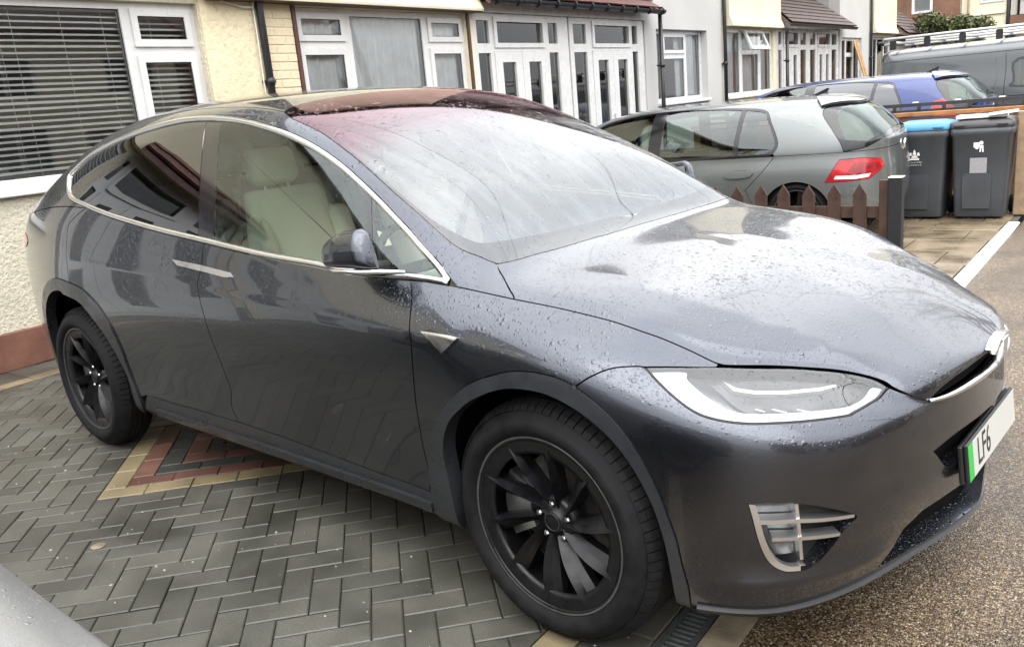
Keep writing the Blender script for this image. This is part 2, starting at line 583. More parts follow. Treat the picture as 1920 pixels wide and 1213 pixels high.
def clip_poly(poly, nx, ny, d):
    """keep nx*x+ny*y>=d"""
    out = []
    for i in range(len(poly)):
        a, b = poly[i], poly[(i + 1) % len(poly)]
        da, db = nx * a[0] + ny * a[1] - d, nx * b[0] + ny * b[1] - d
        if da >= 0: out.append(a)
        if da * db < 0:
            t = da / (da - db); out.append((a[0] + (b[0] - a[0]) * t, a[1] + (b[1] - a[1]) * t))
    return out


def poly_area(p):
    return 0.5 * sum(p[i][0] * p[(i + 1) % len(p)][1] - p[(i + 1) % len(p)][0] * p[i][1] for i in range(len(p)))


def inset_poly(p, d):
    n = len(p); out = []
    if poly_area(p) < 0: p = p[::-1]
    for i in range(n):
        a, b, c = Vector(p[i - 1]), Vector(p[i]), Vector(p[(i + 1) % n])
        e1 = (b - a).normalized(); e2 = (c - b).normalized()
        n1 = Vector((-e1.y, e1.x)); n2 = Vector((-e2.y, e2.x))
        k = n1 + n2
        if k.length < 1e-6: k = n1
        k = k / max(0.35, k.dot(n1))
        q = b + k * d
        out.append((q.x, q.y))
    return out


def block(poly, depth=0.05, ch=0.004, drop=0.003):
    """paving block from a plan polygon: flat top, chamfered arris, sides"""
    if poly_area(poly) < 0: poly = poly[::-1]
    n = len(poly); ins = inset_poly(poly, ch)
    v = [(x, y, 0.0) for x, y in ins] + [(x, y, -drop) for x, y in poly] + [(x, y, -depth) for x, y in poly]
    f = [tuple(range(n))]
    for a in (0, n):
        f += [(a + i, a + n + i, a + n + (i + 1) % n, a + (i + 1) % n) for i in range(n)]
    return v, f


E1 = Vector((1, 1)).normalized(); E2 = Vector((-1, 1)).normalized()
KC = Vector((-2.408, -1.058))
U = 0.1
XMIN, XMAX, YMIN, YMAX = -4.765, -0.135, -4.6, 2.3


def ab(a, b):
    q = KC + E1 * a + E2 * b
    return (q.x, q.y)


blocks = []     # (kind, polygon)
DM = 1.0         # side of the decorative diamond, in metres
for i in range(-60, 61):
    for j in range(-60, 61):
        k = (i + j) % 4
        if k == 0: r = (i, j, i + 2, j + 1)
        elif k == 2: r = (i, j, i + 1, j + 2)
        else: continue
        a0, b0, a1, b1 = [q * U for q in r]
        # cut away the diamond
        ins = a0 >= -1e-6 and b0 >= -1e-6 and a1 <= DM + 1e-6 and b1 <= DM + 1e-6
        if ins: continue
        if a0 < DM - 1e-6 and a1 > 1e-6 and b0 < DM - 1e-6 and b1 > 1e-6:
            if a0 < -1e-6: a1 = 0.0
            elif b0 < -1e-6: b1 = 0.0
            elif a1 > DM + 1e-6: a0 = DM
            elif b1 > DM + 1e-6: b0 = DM
        p = [ab(a0, b0), ab(a1, b0), ab(a1, b1), ab(a0, b1)]
        for c in ((1, 0, XMIN), (-1, 0, -XMAX), (0, 1, YMIN), (0, -1, -YMAX)):
            p = clip_poly(p, *c)
            if len(p) < 3: break
        if len(p) < 3 or abs(poly_area(p)) < 0.0009: continue
        blocks.append(('paver_grey', p))
# rings of the diamond: cream, red, charcoal, red heart
ring = 0
lo, hi = 0.0, DM
for ring, kind in enumerate(('paver_cream', 'paver_red', 'paver_charcoal', 'paver_red', 'paver_charcoal')):
    a, b = lo + ring * U, hi - ring * U
    if b - a <= 2 * U + 1e-6:
        blocks.append((kind, [ab(a, a), ab(b, a), ab((a + b) / 2 + U, (a + b) / 2), ab(a, (a + b) / 2)][:0] or [ab(a, a), ab(b, a), ab(b, a + U), ab(a, a + U)]))
        blocks.append((kind, [ab(a, a + U), ab(b, a + U), ab(b, b), ab(a, b)]))
        break
    def run(s, e):
        out = []; t = s
        while t < e - 1e-6:
            out.append((t, min(t + 2 * U, e))); t += 2 * U
        return out
    for s, e in run(a, b): blocks.append((kind, [ab(s, a), ab(e, a), ab(e, a + U), ab(s, a + U)]))
    for s, e in run(a, b): blocks.append((kind, [ab(s, b - U), ab(e, b - U), ab(e, b), ab(s, b)]))
    for s, e in run(a + U, b - U): blocks.append((kind, [ab(a, s), ab(a + U, s), ab(a + U, e), ab(a, e)]))
    for s, e in run(a + U, b - U): blocks.append((kind, [ab(b - U, s), ab(b, s), ab(b, e), ab(b - U, e)]))
# straight border courses along the house and along the drain
for x0, x1, kind in ((-5.19, -4.885, 'paver_grey'), (-4.882, -4.768, 'paver_cream'), (-0.132, -0.02, 'paver_cream'), (-0.017, 0.168, 'paver_grey')):
    y = YMIN
    while y < YMAX - 0.02:
        y1 = min(y + 0.2, YMAX)
        blocks.append((kind, [(x0, y), (x1, y), (x1, y1), (x0, y1)])); y = y1

scored = []
for kind, p in blocks:
    c = Vector((sum(q[0] for q in p) / len(p), sum(q[1] for q in p) / len(p), 0))
    s = to_px(c)
    vis = s is not None and -30 < s[0] < 1950 and 560 < s[1] < 1240
    # blocks under the middle of the parked car do not show
    ca = math.cos(R(5.12)); sa = math.sin(R(5.12))
    cx, cy = c.x * ca - c.y * sa, c.x * sa + c.y * ca
    if -3.9 < cx < 0.7 and -0.55 < cy: vis = False
    scored.append((vis, -(s[2] if s else 99), kind, p, c))
scored.sort(key=lambda q: (q[0], q[1]), reverse=True)
shared = {}
rest = {}
for n_, (vis, _, kind, p, c) in enumerate(scored):
    p = inset_poly(p, 0.0022)
    dz = rnd.uniform(-0.0018, 0.0018)
    tx, ty = rnd.uniform(-0.006, 0.006), rnd.uniform(-0.006, 0.006)
    if n_ < 300 and vis:
        loc = [(q[0] - c.x, q[1] - c.y) for q in p]
        key = (kind, tuple(round(w, 3) for q in loc for w in q))
        if key not in shared:
            v, f = block(loc); shared[key] = MB().add(v, f).mesh('paver')
        o = obj('paver', shared[key], kind, driveway)
        o.location = (c.x, c.y, dz); o.rotation_euler = (tx, ty, rnd.uniform(-0.006, 0.006))
    else:
        v, f = block(p)
        v = [(x, y, z + dz + (y - c.y) * tx - (x - c.x) * ty) for x, y, z in v]
        rest.setdefault(kind, MB()).add(v, f)
for kind, b in rest.items():
    b.make('paver_field', kind, driveway, kind='stuff')

# tan flagstones of the path to the right of the paving and in front of the bins
for iy in range(9):
    y0 = 2.32 + iy * 0.64
    x = -5.1 + (0.23 if iy % 2 else 0.0)
    while x < 0.1:
        x1 = min(x + 0.62, 0.105)
        if x1 - x > 0.08 and y0 > 2.2 and x > -3.2:
            p = inset_poly([(x, y0), (x1, y0), (x1, y0 + 0.63), (x, y0 + 0.63)], 0.006)
            c = ((x + x1) / 2, y0 + 0.315)
            v, f = block([(q[0] - c[0], q[1] - c[1]) for q in p], 0.04, 0.006, 0.004)
            o = obj('flagstone', MB().add(v, f).mesh('flagstone'), 'flagstone', driveway)
            o.location = (c[0], c[1], 0.5 * (zg(y0) + zg(y0 + 0.63)) + rnd.uniform(-0.003, 0.003)); o.rotation_euler = (math.atan2(zg(y0 + .63) - zg(y0), 0.63), 0, 0)
        x = x1

# white kerb line at the edge of the neighbour's path
kw = thing('white_kerb', 'white painted concrete kerb between the flagstones and the street', 'kerb', (0.17, 2.3, 0))
for i in range(6):
    y0 = i * 0.83; b = MB()
    z0, z1 = zg(2.3 + y0), zg(2.3 + y0 + 0.826)
    b.add([(-0.055, y0, -.1), (0.055, y0, -.1), (0.055, y0, z0 + .012), (0.045, y0, z0 + .022), (-0.045, y0, z0 + .022), (-0.055, y0, z0 + .012),
           (-0.055, y0 + .826, -.1), (0.055, y0 + .826, -.1), (0.055, y0 + .826, z1 + .012), (0.045, y0 + .826, z1 + .022), (-0.045, y0 + .826, z1 + .022), (-0.055, y0 + .826, z1 + .012)],
          [(0, 1, 2, 3, 4, 5), (11, 10, 9, 8, 7, 6), (1, 7, 8, 2), (2, 8, 9, 3), (3, 9, 10, 4), (4, 10, 11, 5), (5, 11, 6, 0)])
    b.make('kerb_stone', 'kerb_white', kw)

# channel drain with slotted grating
dr = thing('channel_drain', 'dark slotted channel drain across the mouth of the driveway', 'drain', (0.225, 0, 0))
b = MB(); b.box((-0.052, -2.4, -0.09), (-0.046, 1.2, 0.001)); b.box((0.046, -2.4, -0.09), (0.052, 1.2, 0.001)); b.box((-0.046, -2.4, -0.09), (0.046, 1.2, -0.07))
b.make('channel', 'grate_iron', dr)
b = MB(); b.box((-0.0455, -2.4, -0.02), (-0.033, 1.2, 0.0)); b.box((0.033, -2.4, -0.02), (0.0455, 1.2, 0.0))
b.make('grate_frame', 'grate_iron', dr)
b = MB(); b.box((-0.0455, -2.4, -0.068), (0.0455, 1.2, -0.064)); b.make('drain_floor', 'drain_void', dr)  # near-black sheet over the channel bottom
bar = MB().box((-0.0335, -0.0058, -0.014), (0.0335, 0.0058, -0.001), 0.003).mesh('grate_bar')
for i in range(120):
    o = obj('grate_bar', bar, 'grate_iron', dr); o.location = (0, -1.75 + i * 0.0225, 0)


# grit and crumbs of sand on the paving, and a small raised disc put in for a pale round stain
gr = MB(); rg = random.Random(5)
for i in range(210):
    x = rg.uniform(-3.6, 0.1); y = -0.75 - abs(rg.gauss(0, 0.9))
    if y < -2.6: continue
    s_ = rg.choice((0.0022, 0.003, 0.0035, 0.006)) * rg.uniform(.7, 1.3)
    a = rg.uniform(0, 6.28); c_, d_ = math.cos(a) * s_, math.sin(a) * s_
    gr.add([(x + c_, y + d_, 0.0005), (x - d_, y + c_, 0.0005), (x - c_ * .8, y - d_ * .8, 0.0005), (x + d_, y - c_, 0.0005), (x + c_ * .2, y, s_ * .9)], [(0, 1, 4), (1, 2, 4), (2, 3, 4), (3, 0, 4)])
simple('grit_pale', (0.36, 0.35, 0.29), 0.8, noise=0.3, nscale=40)
gr.make('grit', 'grit_pale', driveway, kind='stuff')
dp = MB(); dp.lathe([(0.0, 0.0035), (0.024, 0.0035), (0.028, 0.001)], 24, 'z'); o = dp.make('paving_disc', 'edge_concrete', driveway); _c = (-2.0, -1.31)
o.location = (-1.975, -1.285, 0.0)


# ------------------------------------------------------------------ smooth body surfaces (cubic B-spline over a net of body lines)
def ctrl(G):
    # quasi interpolation with mirrored ghosts; returns control net padded by 1 each side... 
    m=np.array([1,-1,1.])
    def pads(G): return np.concatenate([G[:,1:2]*m,G,G[:,-2:-1]*m],1)
    def padr(G): return np.concatenate([2*G[:1]-G[1:2],G,G[-2:-1]*m],0)
    P=pads(G); G=(-P[:,:-2]+8*P[:,1:-1]-P[:,2:])/6
    P=padr(G); G=(-P[:-2]+8*P[1:-1]-P[2:])/6
    return padr(pads(G))
def basis(t):
    return np.stack([(1-t)**3/6,(3*t**3-6*t**2+4)/6,(-3*t**3+3*t**2+3*t+1)/6,t**3/6],-1)
class Surf:
    def __init__(s,G,extra=None):
        s.G=G; s.C=ctrl(s.G); s.nr,s.ns=s.G.shape[:2]; s.extra=extra
    def __call__(s,u,v):
        p=s.base(u,v)
        if s.extra is not None:
            h=s.extra(np.asarray(u,float),np.asarray(v,float))
            if np.any(h): p=p+s.bnrm(u,v)*h[...,None]
        return p
    def bnrm(s,u,v):
        e=1e-2; u=np.clip(np.asarray(u,float),e,s.ns-1-e); v=np.clip(np.asarray(v,float),e,s.nr-1-e)
        n=np.cross(s.base(u+e,v)-s.base(u-e,v),s.base(u,v+e)-s.base(u,v-e)); l=np.linalg.norm(n,axis=-1,keepdims=True)
        return n/np.maximum(l,1e-12)
    def base(s,u,v):  # u along stations 0..ns-1 ; v rows 0..nr-1 ; returns y<0 side (right)
        u=np.clip(np.asarray(u,float),0,s.ns-1); v=np.clip(np.asarray(v,float),0,s.nr-1)
        iu=np.minimum(u.astype(int),s.ns-2); iv=np.minimum(v.astype(int),s.nr-2)
        bu=basis(u-iu); bv=basis(v-iv); out=np.zeros(u.shape+(3,))
        for a in range(4):
            for b in range(4):
                out+=(bv[...,a]*bu[...,b])[...,None]*s.C[iv+a,iu+b]
        out[...,1]*=-1
        return out
    def nrm(s,u,v):
        e=4e-3; u=np.clip(np.asarray(u,float),e,s.ns-1-e); v=np.clip(np.asarray(v,float),e,s.nr-1-e)
        du=s(u+e,v)-s(u-e,v); dv=s(u,v+e)-s(u,v-e); n=np.cross(du,dv); l=np.linalg.norm(n,axis=-1,keepdims=True)
        n=n/np.maximum(l,1e-12); return n


def cr(pts, per=6):
    """Catmull-Rom through parameter points"""
    p = [np.array(q, float) for q in pts]
    if len(p) < 3: return [tuple(q) for q in p]
    e = [2 * p[0] - p[1]] + p + [2 * p[-1] - p[-2]]
    out = []
    for i in range(1, len(e) - 2):
        a, b, c, d = e[i - 1:i + 3]
        for k in range(per):
            t = k / per
            out.append(0.5 * (2 * b + (c - a) * t + (2 * a - 5 * b + 4 * c - d) * t * t + (3 * b - a - 3 * c + d) * t ** 3))
    out.append(p[-1])
    return [tuple(q) for q in out]


def rev(l): return list(reversed(l))


def pip(P, poly):
    """points in polygon"""
    x, y = P[:, 0], P[:, 1]; inside = np.zeros(len(P), bool)
    n = len(poly)
    for i in range(n):
        x0, y0 = poly[i]; x1, y1 = poly[(i + 1) % n]
        if y0 == y1: continue
        c = ((y0 > y) != (y1 > y)) & (x < (x1 - x0) * (y - y0) / (y1 - y0) + x0)
        inside ^= c
    return inside


def dist_poly(P, poly):
    d = np.full(len(P), 1e9); n = len(poly); A = np.array(poly)
    for i in range(n):
        a = A[i]; b = A[(i + 1) % n]; e = b - a; L = e @ e
        t = np.clip(((P - a) @ e) / max(L, 1e-12), 0, 1)
        d = np.minimum(d, np.linalg.norm(P - a - t[:, None] * e, axis=1))
    return d


def metric(S, u, v):
    e = 0.02
    a = np.linalg.norm(S.base(u + e, v) - S.base(u - e, v), axis=-1) / (2 * e)
    b = np.linalg.norm(S.base(u, v + e) - S.base(u, v - e), axis=-1) / (2 * e)
    return np.maximum(a, 0.01), np.maximum(b, 0.004)


def dens(S, poly, res):
    out = []
    n = len(poly)
    for i in range(n):
        a = np.array(poly[i]); b = np.array(poly[(i + 1) % n])
        L = np.linalg.norm(S.base(*a) - S.base(*b))
        if L < 0.0012 and out: continue
        k = max(1, int(math.ceil(L / res)))
        for j in range(k): out.append(tuple(a + (b - a) * j / k))
    # drop coincident neighbours
    o2 = []
    for q in out:
        if not o2 or abs(q[0] - o2[-1][0]) + abs(q[1] - o2[-1][1]) > 1e-4: o2.append(q)
    if abs(o2[0][0] - o2[-1][0]) + abs(o2[0][1] - o2[-1][1]) < 1e-4: o2.pop()
    return o2


def inset_uv(S, poly, d, seam_u=(), seam_v=()):
    if abs(d) < 1e-9: return poly
    P = np.array(poly); n = len(P)
    area = sum(P[i][0] * P[(i + 1) % n][1] - P[(i + 1) % n][0] * P[i][1] for i in range(n))
    sg = 1 if area > 0 else -1
    mu, mv = metric(S, P[:, 0], P[:, 1])
    out = []
    on = lambda q: any(abs(q[0] - s) < 1e-3 for s in seam_u) or any(abs(q[1] - s) < 1e-3 for s in seam_v)
    for i in range(n):
        m = np.array([mu[i], mv[i]])
        a, b, c = P[i - 1] * m, P[i] * m, P[(i + 1) % n] * m
        e1 = b - a; e2 = c - b
        e1 = e1 / max(np.linalg.norm(e1), 1e-9); e2 = e2 / max(np.linalg.norm(e2), 1e-9)
        n1 = np.array([-e1[1], e1[0]]) * sg; n2 = np.array([-e2[1], e2[0]]) * sg
        if on(P[i]):
            # only slide along the seam
            s1 = on(P[i - 1]); k = n2 if s1 else n1
            if s1 and on(P[(i + 1) % n]): out.append(tuple(P[i])); continue
            q = b + k * d; q = q / m
            for s in seam_u:
                if abs(P[i][0] - s) < 1e-3: q[0] = s
            for s in seam_v:
                if abs(P[i][1] - s) < 1e-3: q[1] = s
            out.append((float(q[0]), float(q[1]))); continue
        k = n1 + n2
        L = np.linalg.norm(k)
        k = n1 if L < 1e-6 else k / max(0.45, k @ n1)
        q = (b + k * d) / m
        out.append((float(q[0]), float(q[1])))
    return out


def panel_data(S, poly, holes=(), off=0.0, gap=0.0022, depth=0.014, res=0.034, sym=False, hole_depth=None, seam_u=(), seam_v=()):
    poly = inset_uv(S, dens(S, poly, res * 0.8), gap, seam_u, seam_v)
    holes = [inset_uv(S, dens(S, h, res * 0.8), -gap) for h in holes]
    A = np.array(poly)
    mu, mv = metric(S, A[:, 0], A[:, 1]); su, sv = float(np.mean(mu)), float(np.mean(mv))
    u0, v0 = A.min(0); u1, v1 = A.max(0)
    # interior points on an arc-length grid
    uu = np.linspace(u0, u1, 200); vm = (v0 + v1) / 2
    c = np.concatenate([[0], np.cumsum(np.linalg.norm(np.diff(S.base(uu, np.full(200, vm)), axis=0), axis=1))])
    nu = max(2, int(c[-1] / res)); us = np.interp(np.linspace(0, c[-1], nu + 1), c, uu)
    vv = np.linspace(v0, v1, 200); um = (u0 + u1) / 2
    c = np.concatenate([[0], np.cumsum(np.linalg.norm(np.diff(S.base(np.full(200, um), vv), axis=0), axis=1))])
    nv = max(2, int(c[-1] / res)); vs = np.interp(np.linspace(0, c[-1], nv + 1), c, vv)
    G = np.array([(a, b) for i, a in enumerate(us) for b in vs])
    sc = np.array([su, sv])
    keep = pip(G, poly)
    for h in holes: keep &= ~pip(G, h)
    G = G[keep]
    if len(G):
        d = dist_poly(G * sc, [(q[0] * su, q[1] * sv) for q in poly])
        for h in holes: d = np.minimum(d, dist_poly(G * sc, [(q[0] * su, q[1] * sv) for q in h]))
        G = G[d > res * 0.35]
    loops = [poly] + list(holes)
    pts = []; edges = []
    for lp in loops:
        k = len(pts); n = len(lp)
        pts += [tuple(q) for q in lp]
        edges += [(k + i, k + (i + 1) % n) for i in range(n)]
    nb = len(pts)
    pts += [tuple(q) for q in G]
    vc, _, fc, ov, _, _ = delaunay_2d_cdt([Vector((q[0] * su, q[1] * sv)) for q in pts], edges, [], 0, 1e-6)
    UV = np.array([(q[0] / su, q[1] / sv) for q in vc])
    F = np.array([f for f in fc if len(f) == 3])
    cen = UV[F].mean(1)
    ok = pip(cen, poly)
    for h in holes: ok &= ~pip(cen, h)
    F = F[ok]
    # orientation ccw in uv
    a, b, c3 = UV[F[:, 0]], UV[F[:, 1]], UV[F[:, 2]]
    cw = ((b - a)[:, 0] * (c3 - a)[:, 1] - (b - a)[:, 1] * (c3 - a)[:, 0]) < 0
    F[cw] = F[cw][:, ::-1]
    P = S(UV[:, 0], UV[:, 1]); N = S.nrm(UV[:, 0], UV[:, 1])
    # mend normals where the net is pinched
    bad = (np.linalg.norm(N, axis=1) < 0.5) | ~np.isfinite(N).all(1)
    FN = np.cross(P[F[:, 1]] - P[F[:, 0]], P[F[:, 2]] - P[F[:, 0]])
    VN = np.zeros_like(P)
    for k in range(3): np.add.at(VN, F[:, k], FN)
    VN /= np.maximum(np.linalg.norm(VN, axis=1, keepdims=True), 1e-12)
    bad |= (N * VN).sum(1) < 0.7
    N[bad] = VN[bad]
    P = P + N * off
    V = [tuple(q) for q in P]; NN = [tuple(q) for q in N]; FF = [tuple(map(int, f)) for f in F]
    # boundary skirt
    cnt = {}
    for f in FF:
        for i in range(3):
            e = (f[i], f[(i + 1) % 3]); cnt[e] = cnt.get(e, 0) + 1
    if depth > 0:
        bd = [e for e in cnt if (e[1], e[0]) not in cnt]
        hl = np.zeros(len(UV), bool)
        if hole_depth is not None and holes:
            for h in holes:
                hp = np.array(h)
                dd = np.min(np.linalg.norm((UV[:, None, :] - hp[None]) * sc, axis=2), axis=1); hl |= dd < 1e-4
        for a_, b_ in bd:
            if sym and abs(P[a_][1]) < 2e-4 and abs(P[b_][1]) < 2e-4: continue
            dp = hole_depth if (hole_depth is not None and hl[a_] and hl[b_]) else depth
            pa, pb = P[a_], P[b_]
            qa, qb = pa - N[a_] * dp, pb - N[b_] * dp
            k = len(V)
            V += [tuple(pa), tuple(pb), tuple(qb), tuple(qa)]
            fn = np.cross(qb - pa, pb - pa); fn /= max(np.linalg.norm(fn), 1e-12)
            NN += [tuple(fn)] * 4
            FF.append((k, k + 3, k + 2, k + 1))
    return V, NN, FF


def mesh_n(name, V, NN, FF, mirror=False, both=False):
    if mirror or both:
        k = len(V)
        Vm = [(x, -y, z) for x, y, z in V]; Nm = [(x, -y, z) for x, y, z in NN]
        if both:
            FF = FF + [tuple(reversed([i + k for i in f])) for f in FF]; V = V + Vm; NN = NN + Nm
        else:
            FF = [tuple(reversed(f)) for f in FF]; V, NN = Vm, Nm
    me = bpy.data.meshes.new(name)
    me.from_pydata(V, [], FF)
    me.polygons.foreach_set('use_smooth', [True] * len(FF))
    me.update()
    me.normals_split_custom_set_from_vertices(NN)
    return me


def panel(S, name, poly, mat, parent, side='both', label=None, kind=None, **k):
    """side: 'right', 'left', 'both' (two separate parts) or 'sym' (one part across the middle)"""
    sym = side == 'sym'
    if sym:
        k.setdefault('seam_u', (0.0, S.ns - 1)); k.setdefault('seam_v', (S.nr - 1,))
    V, NN, FF = panel_data(S, poly, sym=sym, **k)
    out = []
    if sym:
        out.append(obj(name, mesh_n(name, V, NN, FF, both=True), mat, parent, label))
    else:
        if side in ('right', 'both'): out.append(obj(name, mesh_n(name, V, NN, FF), mat, parent, label))
        if side in ('left', 'both'): out.append(obj(name, mesh_n(name, V, NN, FF, mirror=True), mat, parent))
    return out if len(out) > 1 else out[0]


def xz_uv(S, x, z, u=None, v=None):
    """parameters of the side-surface point with the given x and z"""
    if u is None:
        best = None
        for uu in np.linspace(0.5, S.ns - 1.5, 60):
            p = S.base(np.full(40, uu), np.linspace(0.2, min(9, S.nr - 3), 40))
            d = (p[:, 0] - x) ** 2 + (p[:, 2] - z) ** 2; i = int(np.argmin(d))
            if best is None or d[i] < best[0]: best = (d[i], uu, np.linspace(0.2, min(9, S.nr - 3), 40)[i])
        _, u, v = best
    for _ in range(8):
        e = 1e-3; p = S.base(u, v); a = (S.base(u + e, v) - p) / e; b = (S.base(u, v + e) - p) / e
        J = np.array([[a[0], b[0]], [a[2], b[2]]])
        try: st = np.linalg.solve(J, [x - p[0], z - p[2]])
        except Exception: break
        st = np.clip(st, -0.3, 0.3); u = float(np.clip(u + st[0], 0, S.ns - 1)); v = float(np.clip(v + st[1], 0, S.nr - 1))
    return (u, v)


def clip_uv(poly, p, q, shift, keep):
    """keep the part of a parameter polygon on one side (u smaller or larger) of the line p-q shifted in u"""
    d = np.array(q, float) - np.array(p, float)
    nx, ny = d[1], -d[0]
    if nx < 0: nx, ny = -nx, -ny
    c = nx * (p[0] + shift) + ny * p[1]
    return clip_poly(poly, nx, ny, c) if keep == 'more' else clip_poly(poly, -nx, -ny, -c)

# body lines of the dark grey car: plan outline, lower rows, upper rows (metres, car frame, front axle at x = 0)
PLAN=np.array([(-4.06,0),(-4.04,.36),(-3.96,.655),(-3.78,.83),(-3.45,.92),(-3.05,.975),(-2.65,.985),(-2.2,.98),(-1.7,.975),(-1.25,.972),(-.85,.972),(-.52,.975),(-.3,.98),(-.18,.983),(.02,.985),(.25,.968),(.45,.912),(.61,.83),(.73,.70),(.805,.545),(.857,.375),(.893,.19),(.907,0)])
NS=len(PLAN)
def key(**k):
    ks=sorted((int(a[1:]),b) for a,b in k.items()); return np.interp(np.arange(NS),[a for a,b in ks],[b for a,b in ks])
LOW=[ # (z, inset)
 (key(k0=.24,k3=.22,k5=.2,k22=.20),key(k0=.2,k5=.16,k6=.2,k11=.2,k15=.14,k22=.16)),
 (key(k0=.33,k3=.30,k5=.25,k6=.24,k11=.24,k15=.235,k17=.212,k22=.245),key(k0=.06,k5=.05,k6=.095,k11=.085,k14=.04,k15=.04,k17=.05,k18=.065,k20=.07,k22=.035)),
 (key(k0=.42,k3=.4,k5=.335,k15=.33,k22=.33),key(k0=.02,k5=.03,k6=.06,k7=.06,k11=.055,k13=.02,k15=.012,k17=.035,k20=.04,k22=.02)),
 (key(k0=.55,k4=.52,k6=.47,k15=.46,k22=.45),key(k0=0,k5=.015,k6=.05,k7=.055,k11=.05,k13=.012,k15=.004,k22=.008)),
 (key(k0=.7,k5=.66,k15=.66,k18=.58,k22=.56),key(k0=0,k5=0,k6=.022,k7=.025,k11=.022,k13=0,k22=0)),
 (key(k0=.85,k5=.85,k12=.82,k15=.79,k16=.74,k18=.68,k22=.64),key(k0=0,k5=.0,k7=.008,k22=.008)),
 (key(k0=1.0,k5=1.03,k7=.985,k9=.95,k12=.925,k14=.9,k15=.86,k16=.81,k17=.768,k18=.74,k19=.71,k20=.685,k21=.69,k22=.695),key(k0=0,k4=.02,k7=.03,k14=.035,k15=.045,k16=.06,k17=.085,k18=.075,k19=.035,k20=.01,k22=.003)),
]
# upper rows: x, then 7x(y,z)
UP=[
(-4.05,(0,1.085),(0,1.086),(0,1.087),(0,1.088),(0,1.089),(0,1.09),(0,1.09)),
(-4.03,(.36,1.09),(.35,1.095),(.32,1.1),(.27,1.105),(.2,1.11),(.11,1.115),(0,1.116)),
(-3.95,(.62,1.105),(.6,1.112),(.56,1.125),(.48,1.145),(.37,1.165),(.2,1.18),(0,1.182)),
(-3.78,(.77,1.13),(.745,1.15),(.7,1.18),(.6,1.215),(.47,1.255),(.25,1.295),(0,1.3)),
(-3.45,(.86,1.17),(.825,1.21),(.77,1.28),(.67,1.34),(.53,1.4),(.28,1.445),(0,1.455)),
(-3.05,(.90,1.20),(.865,1.27),(.8,1.37),(.69,1.47),(.54,1.535),(.28,1.575),(0,1.585)),
(-2.65,(.915,1.19),(.865,1.29),(.79,1.42),(.68,1.545),(.53,1.605),(.28,1.64),(0,1.65)),
(-2.2,(.92,1.14),(.86,1.28),(.775,1.45),(.68,1.575),(.52,1.632),(.28,1.657),(0,1.664)),
(-1.7,(.915,1.09),(.85,1.25),(.765,1.42),(.68,1.565),(.52,1.615),(.28,1.638),(0,1.645)),
(-1.25,(.91,1.055),(.85,1.19),(.775,1.35),(.69,1.50),(.55,1.547),(.3,1.58),(0,1.59)),
(-.85,(.90,1.03),(.86,1.105),(.79,1.205),(.71,1.31),(.6,1.385),(.32,1.435),(0,1.455)),
(-.52,(.885,1.005),(.855,1.045),(.81,1.1),(.74,1.165),(.62,1.235),(.33,1.28),(0,1.295)),
(-.30,(.86,.995),(.835,1.015),(.80,1.035),(.755,1.055),(.64,1.088),(.33,1.103),(0,1.108)),
(-.18,(.845,.982),(.82,.996),(.785,1.01),(.72,1.026),(.6,1.04),(.33,1.054),(0,1.058)),
(.02,(.83,.963),(.805,.976),(.77,.989),(.7,1.003),(.58,1.012),(.32,1.022),(0,1.027)),
(.25,(.793,.925),(.768,.938),(.735,.951),(.67,.964),(.55,.975),(.3,.986),(0,.99)),
(.42,(.742,.85),(.715,.868),(.68,.885),(.61,.903),(.5,.921),(.28,.942),(0,.948)),
(.56,(.61,.815),(.59,.83),(.56,.847),(.50,.867),(.41,.886),(.23,.908),(0,.913)),
(.655,(.53,.79),(.512,.803),(.485,.818),(.435,.837),(.355,.854),(.2,.876),(0,.881)),
(.74,(.472,.755),(.456,.769),(.43,.783),(.385,.801),(.31,.817),(.17,.838),(0,.843)),
(.82,(.428,.712),(.412,.732),(.385,.75),(.33,.77),(.25,.786),(.14,.797),(0,.801)),
(.875,(.23,.722),(.22,.737),(.2,.75),(.17,.76),(.13,.767),(.07,.771),(0,.773)),
(.907,(0,.74),(0,.745),(0,.75),(0,.754),(0,.757),(0,.758),(0,.758)),
]
def build():
    # plan normals
    ext=np.vstack([PLAN[1]*[1,-1],PLAN,PLAN[-2]*[1,-1]]); t=ext[2:]-ext[:-2]; t/=np.linalg.norm(t,axis=1)[:,None]
    nrm=np.stack([-t[:,1],t[:,0]],1)  # moving tail->nose with y positive: outward = +y side
    nrm[0]=(-1,0); nrm[-1]=(1,0)
    rows=[]
    for z,i in LOW:
        xy=PLAN-nrm*i[:,None]; xy[0,1]=0; xy[-1,1]=0
        rows.append(np.column_stack([xy,z]))
    U=np.array([[ (u[0],)+tuple(p) for p in u[1:]] for u in UP])
    for r in range(7): rows.append(U[:,r])
    return np.array(rows)  # [row, station, 3]
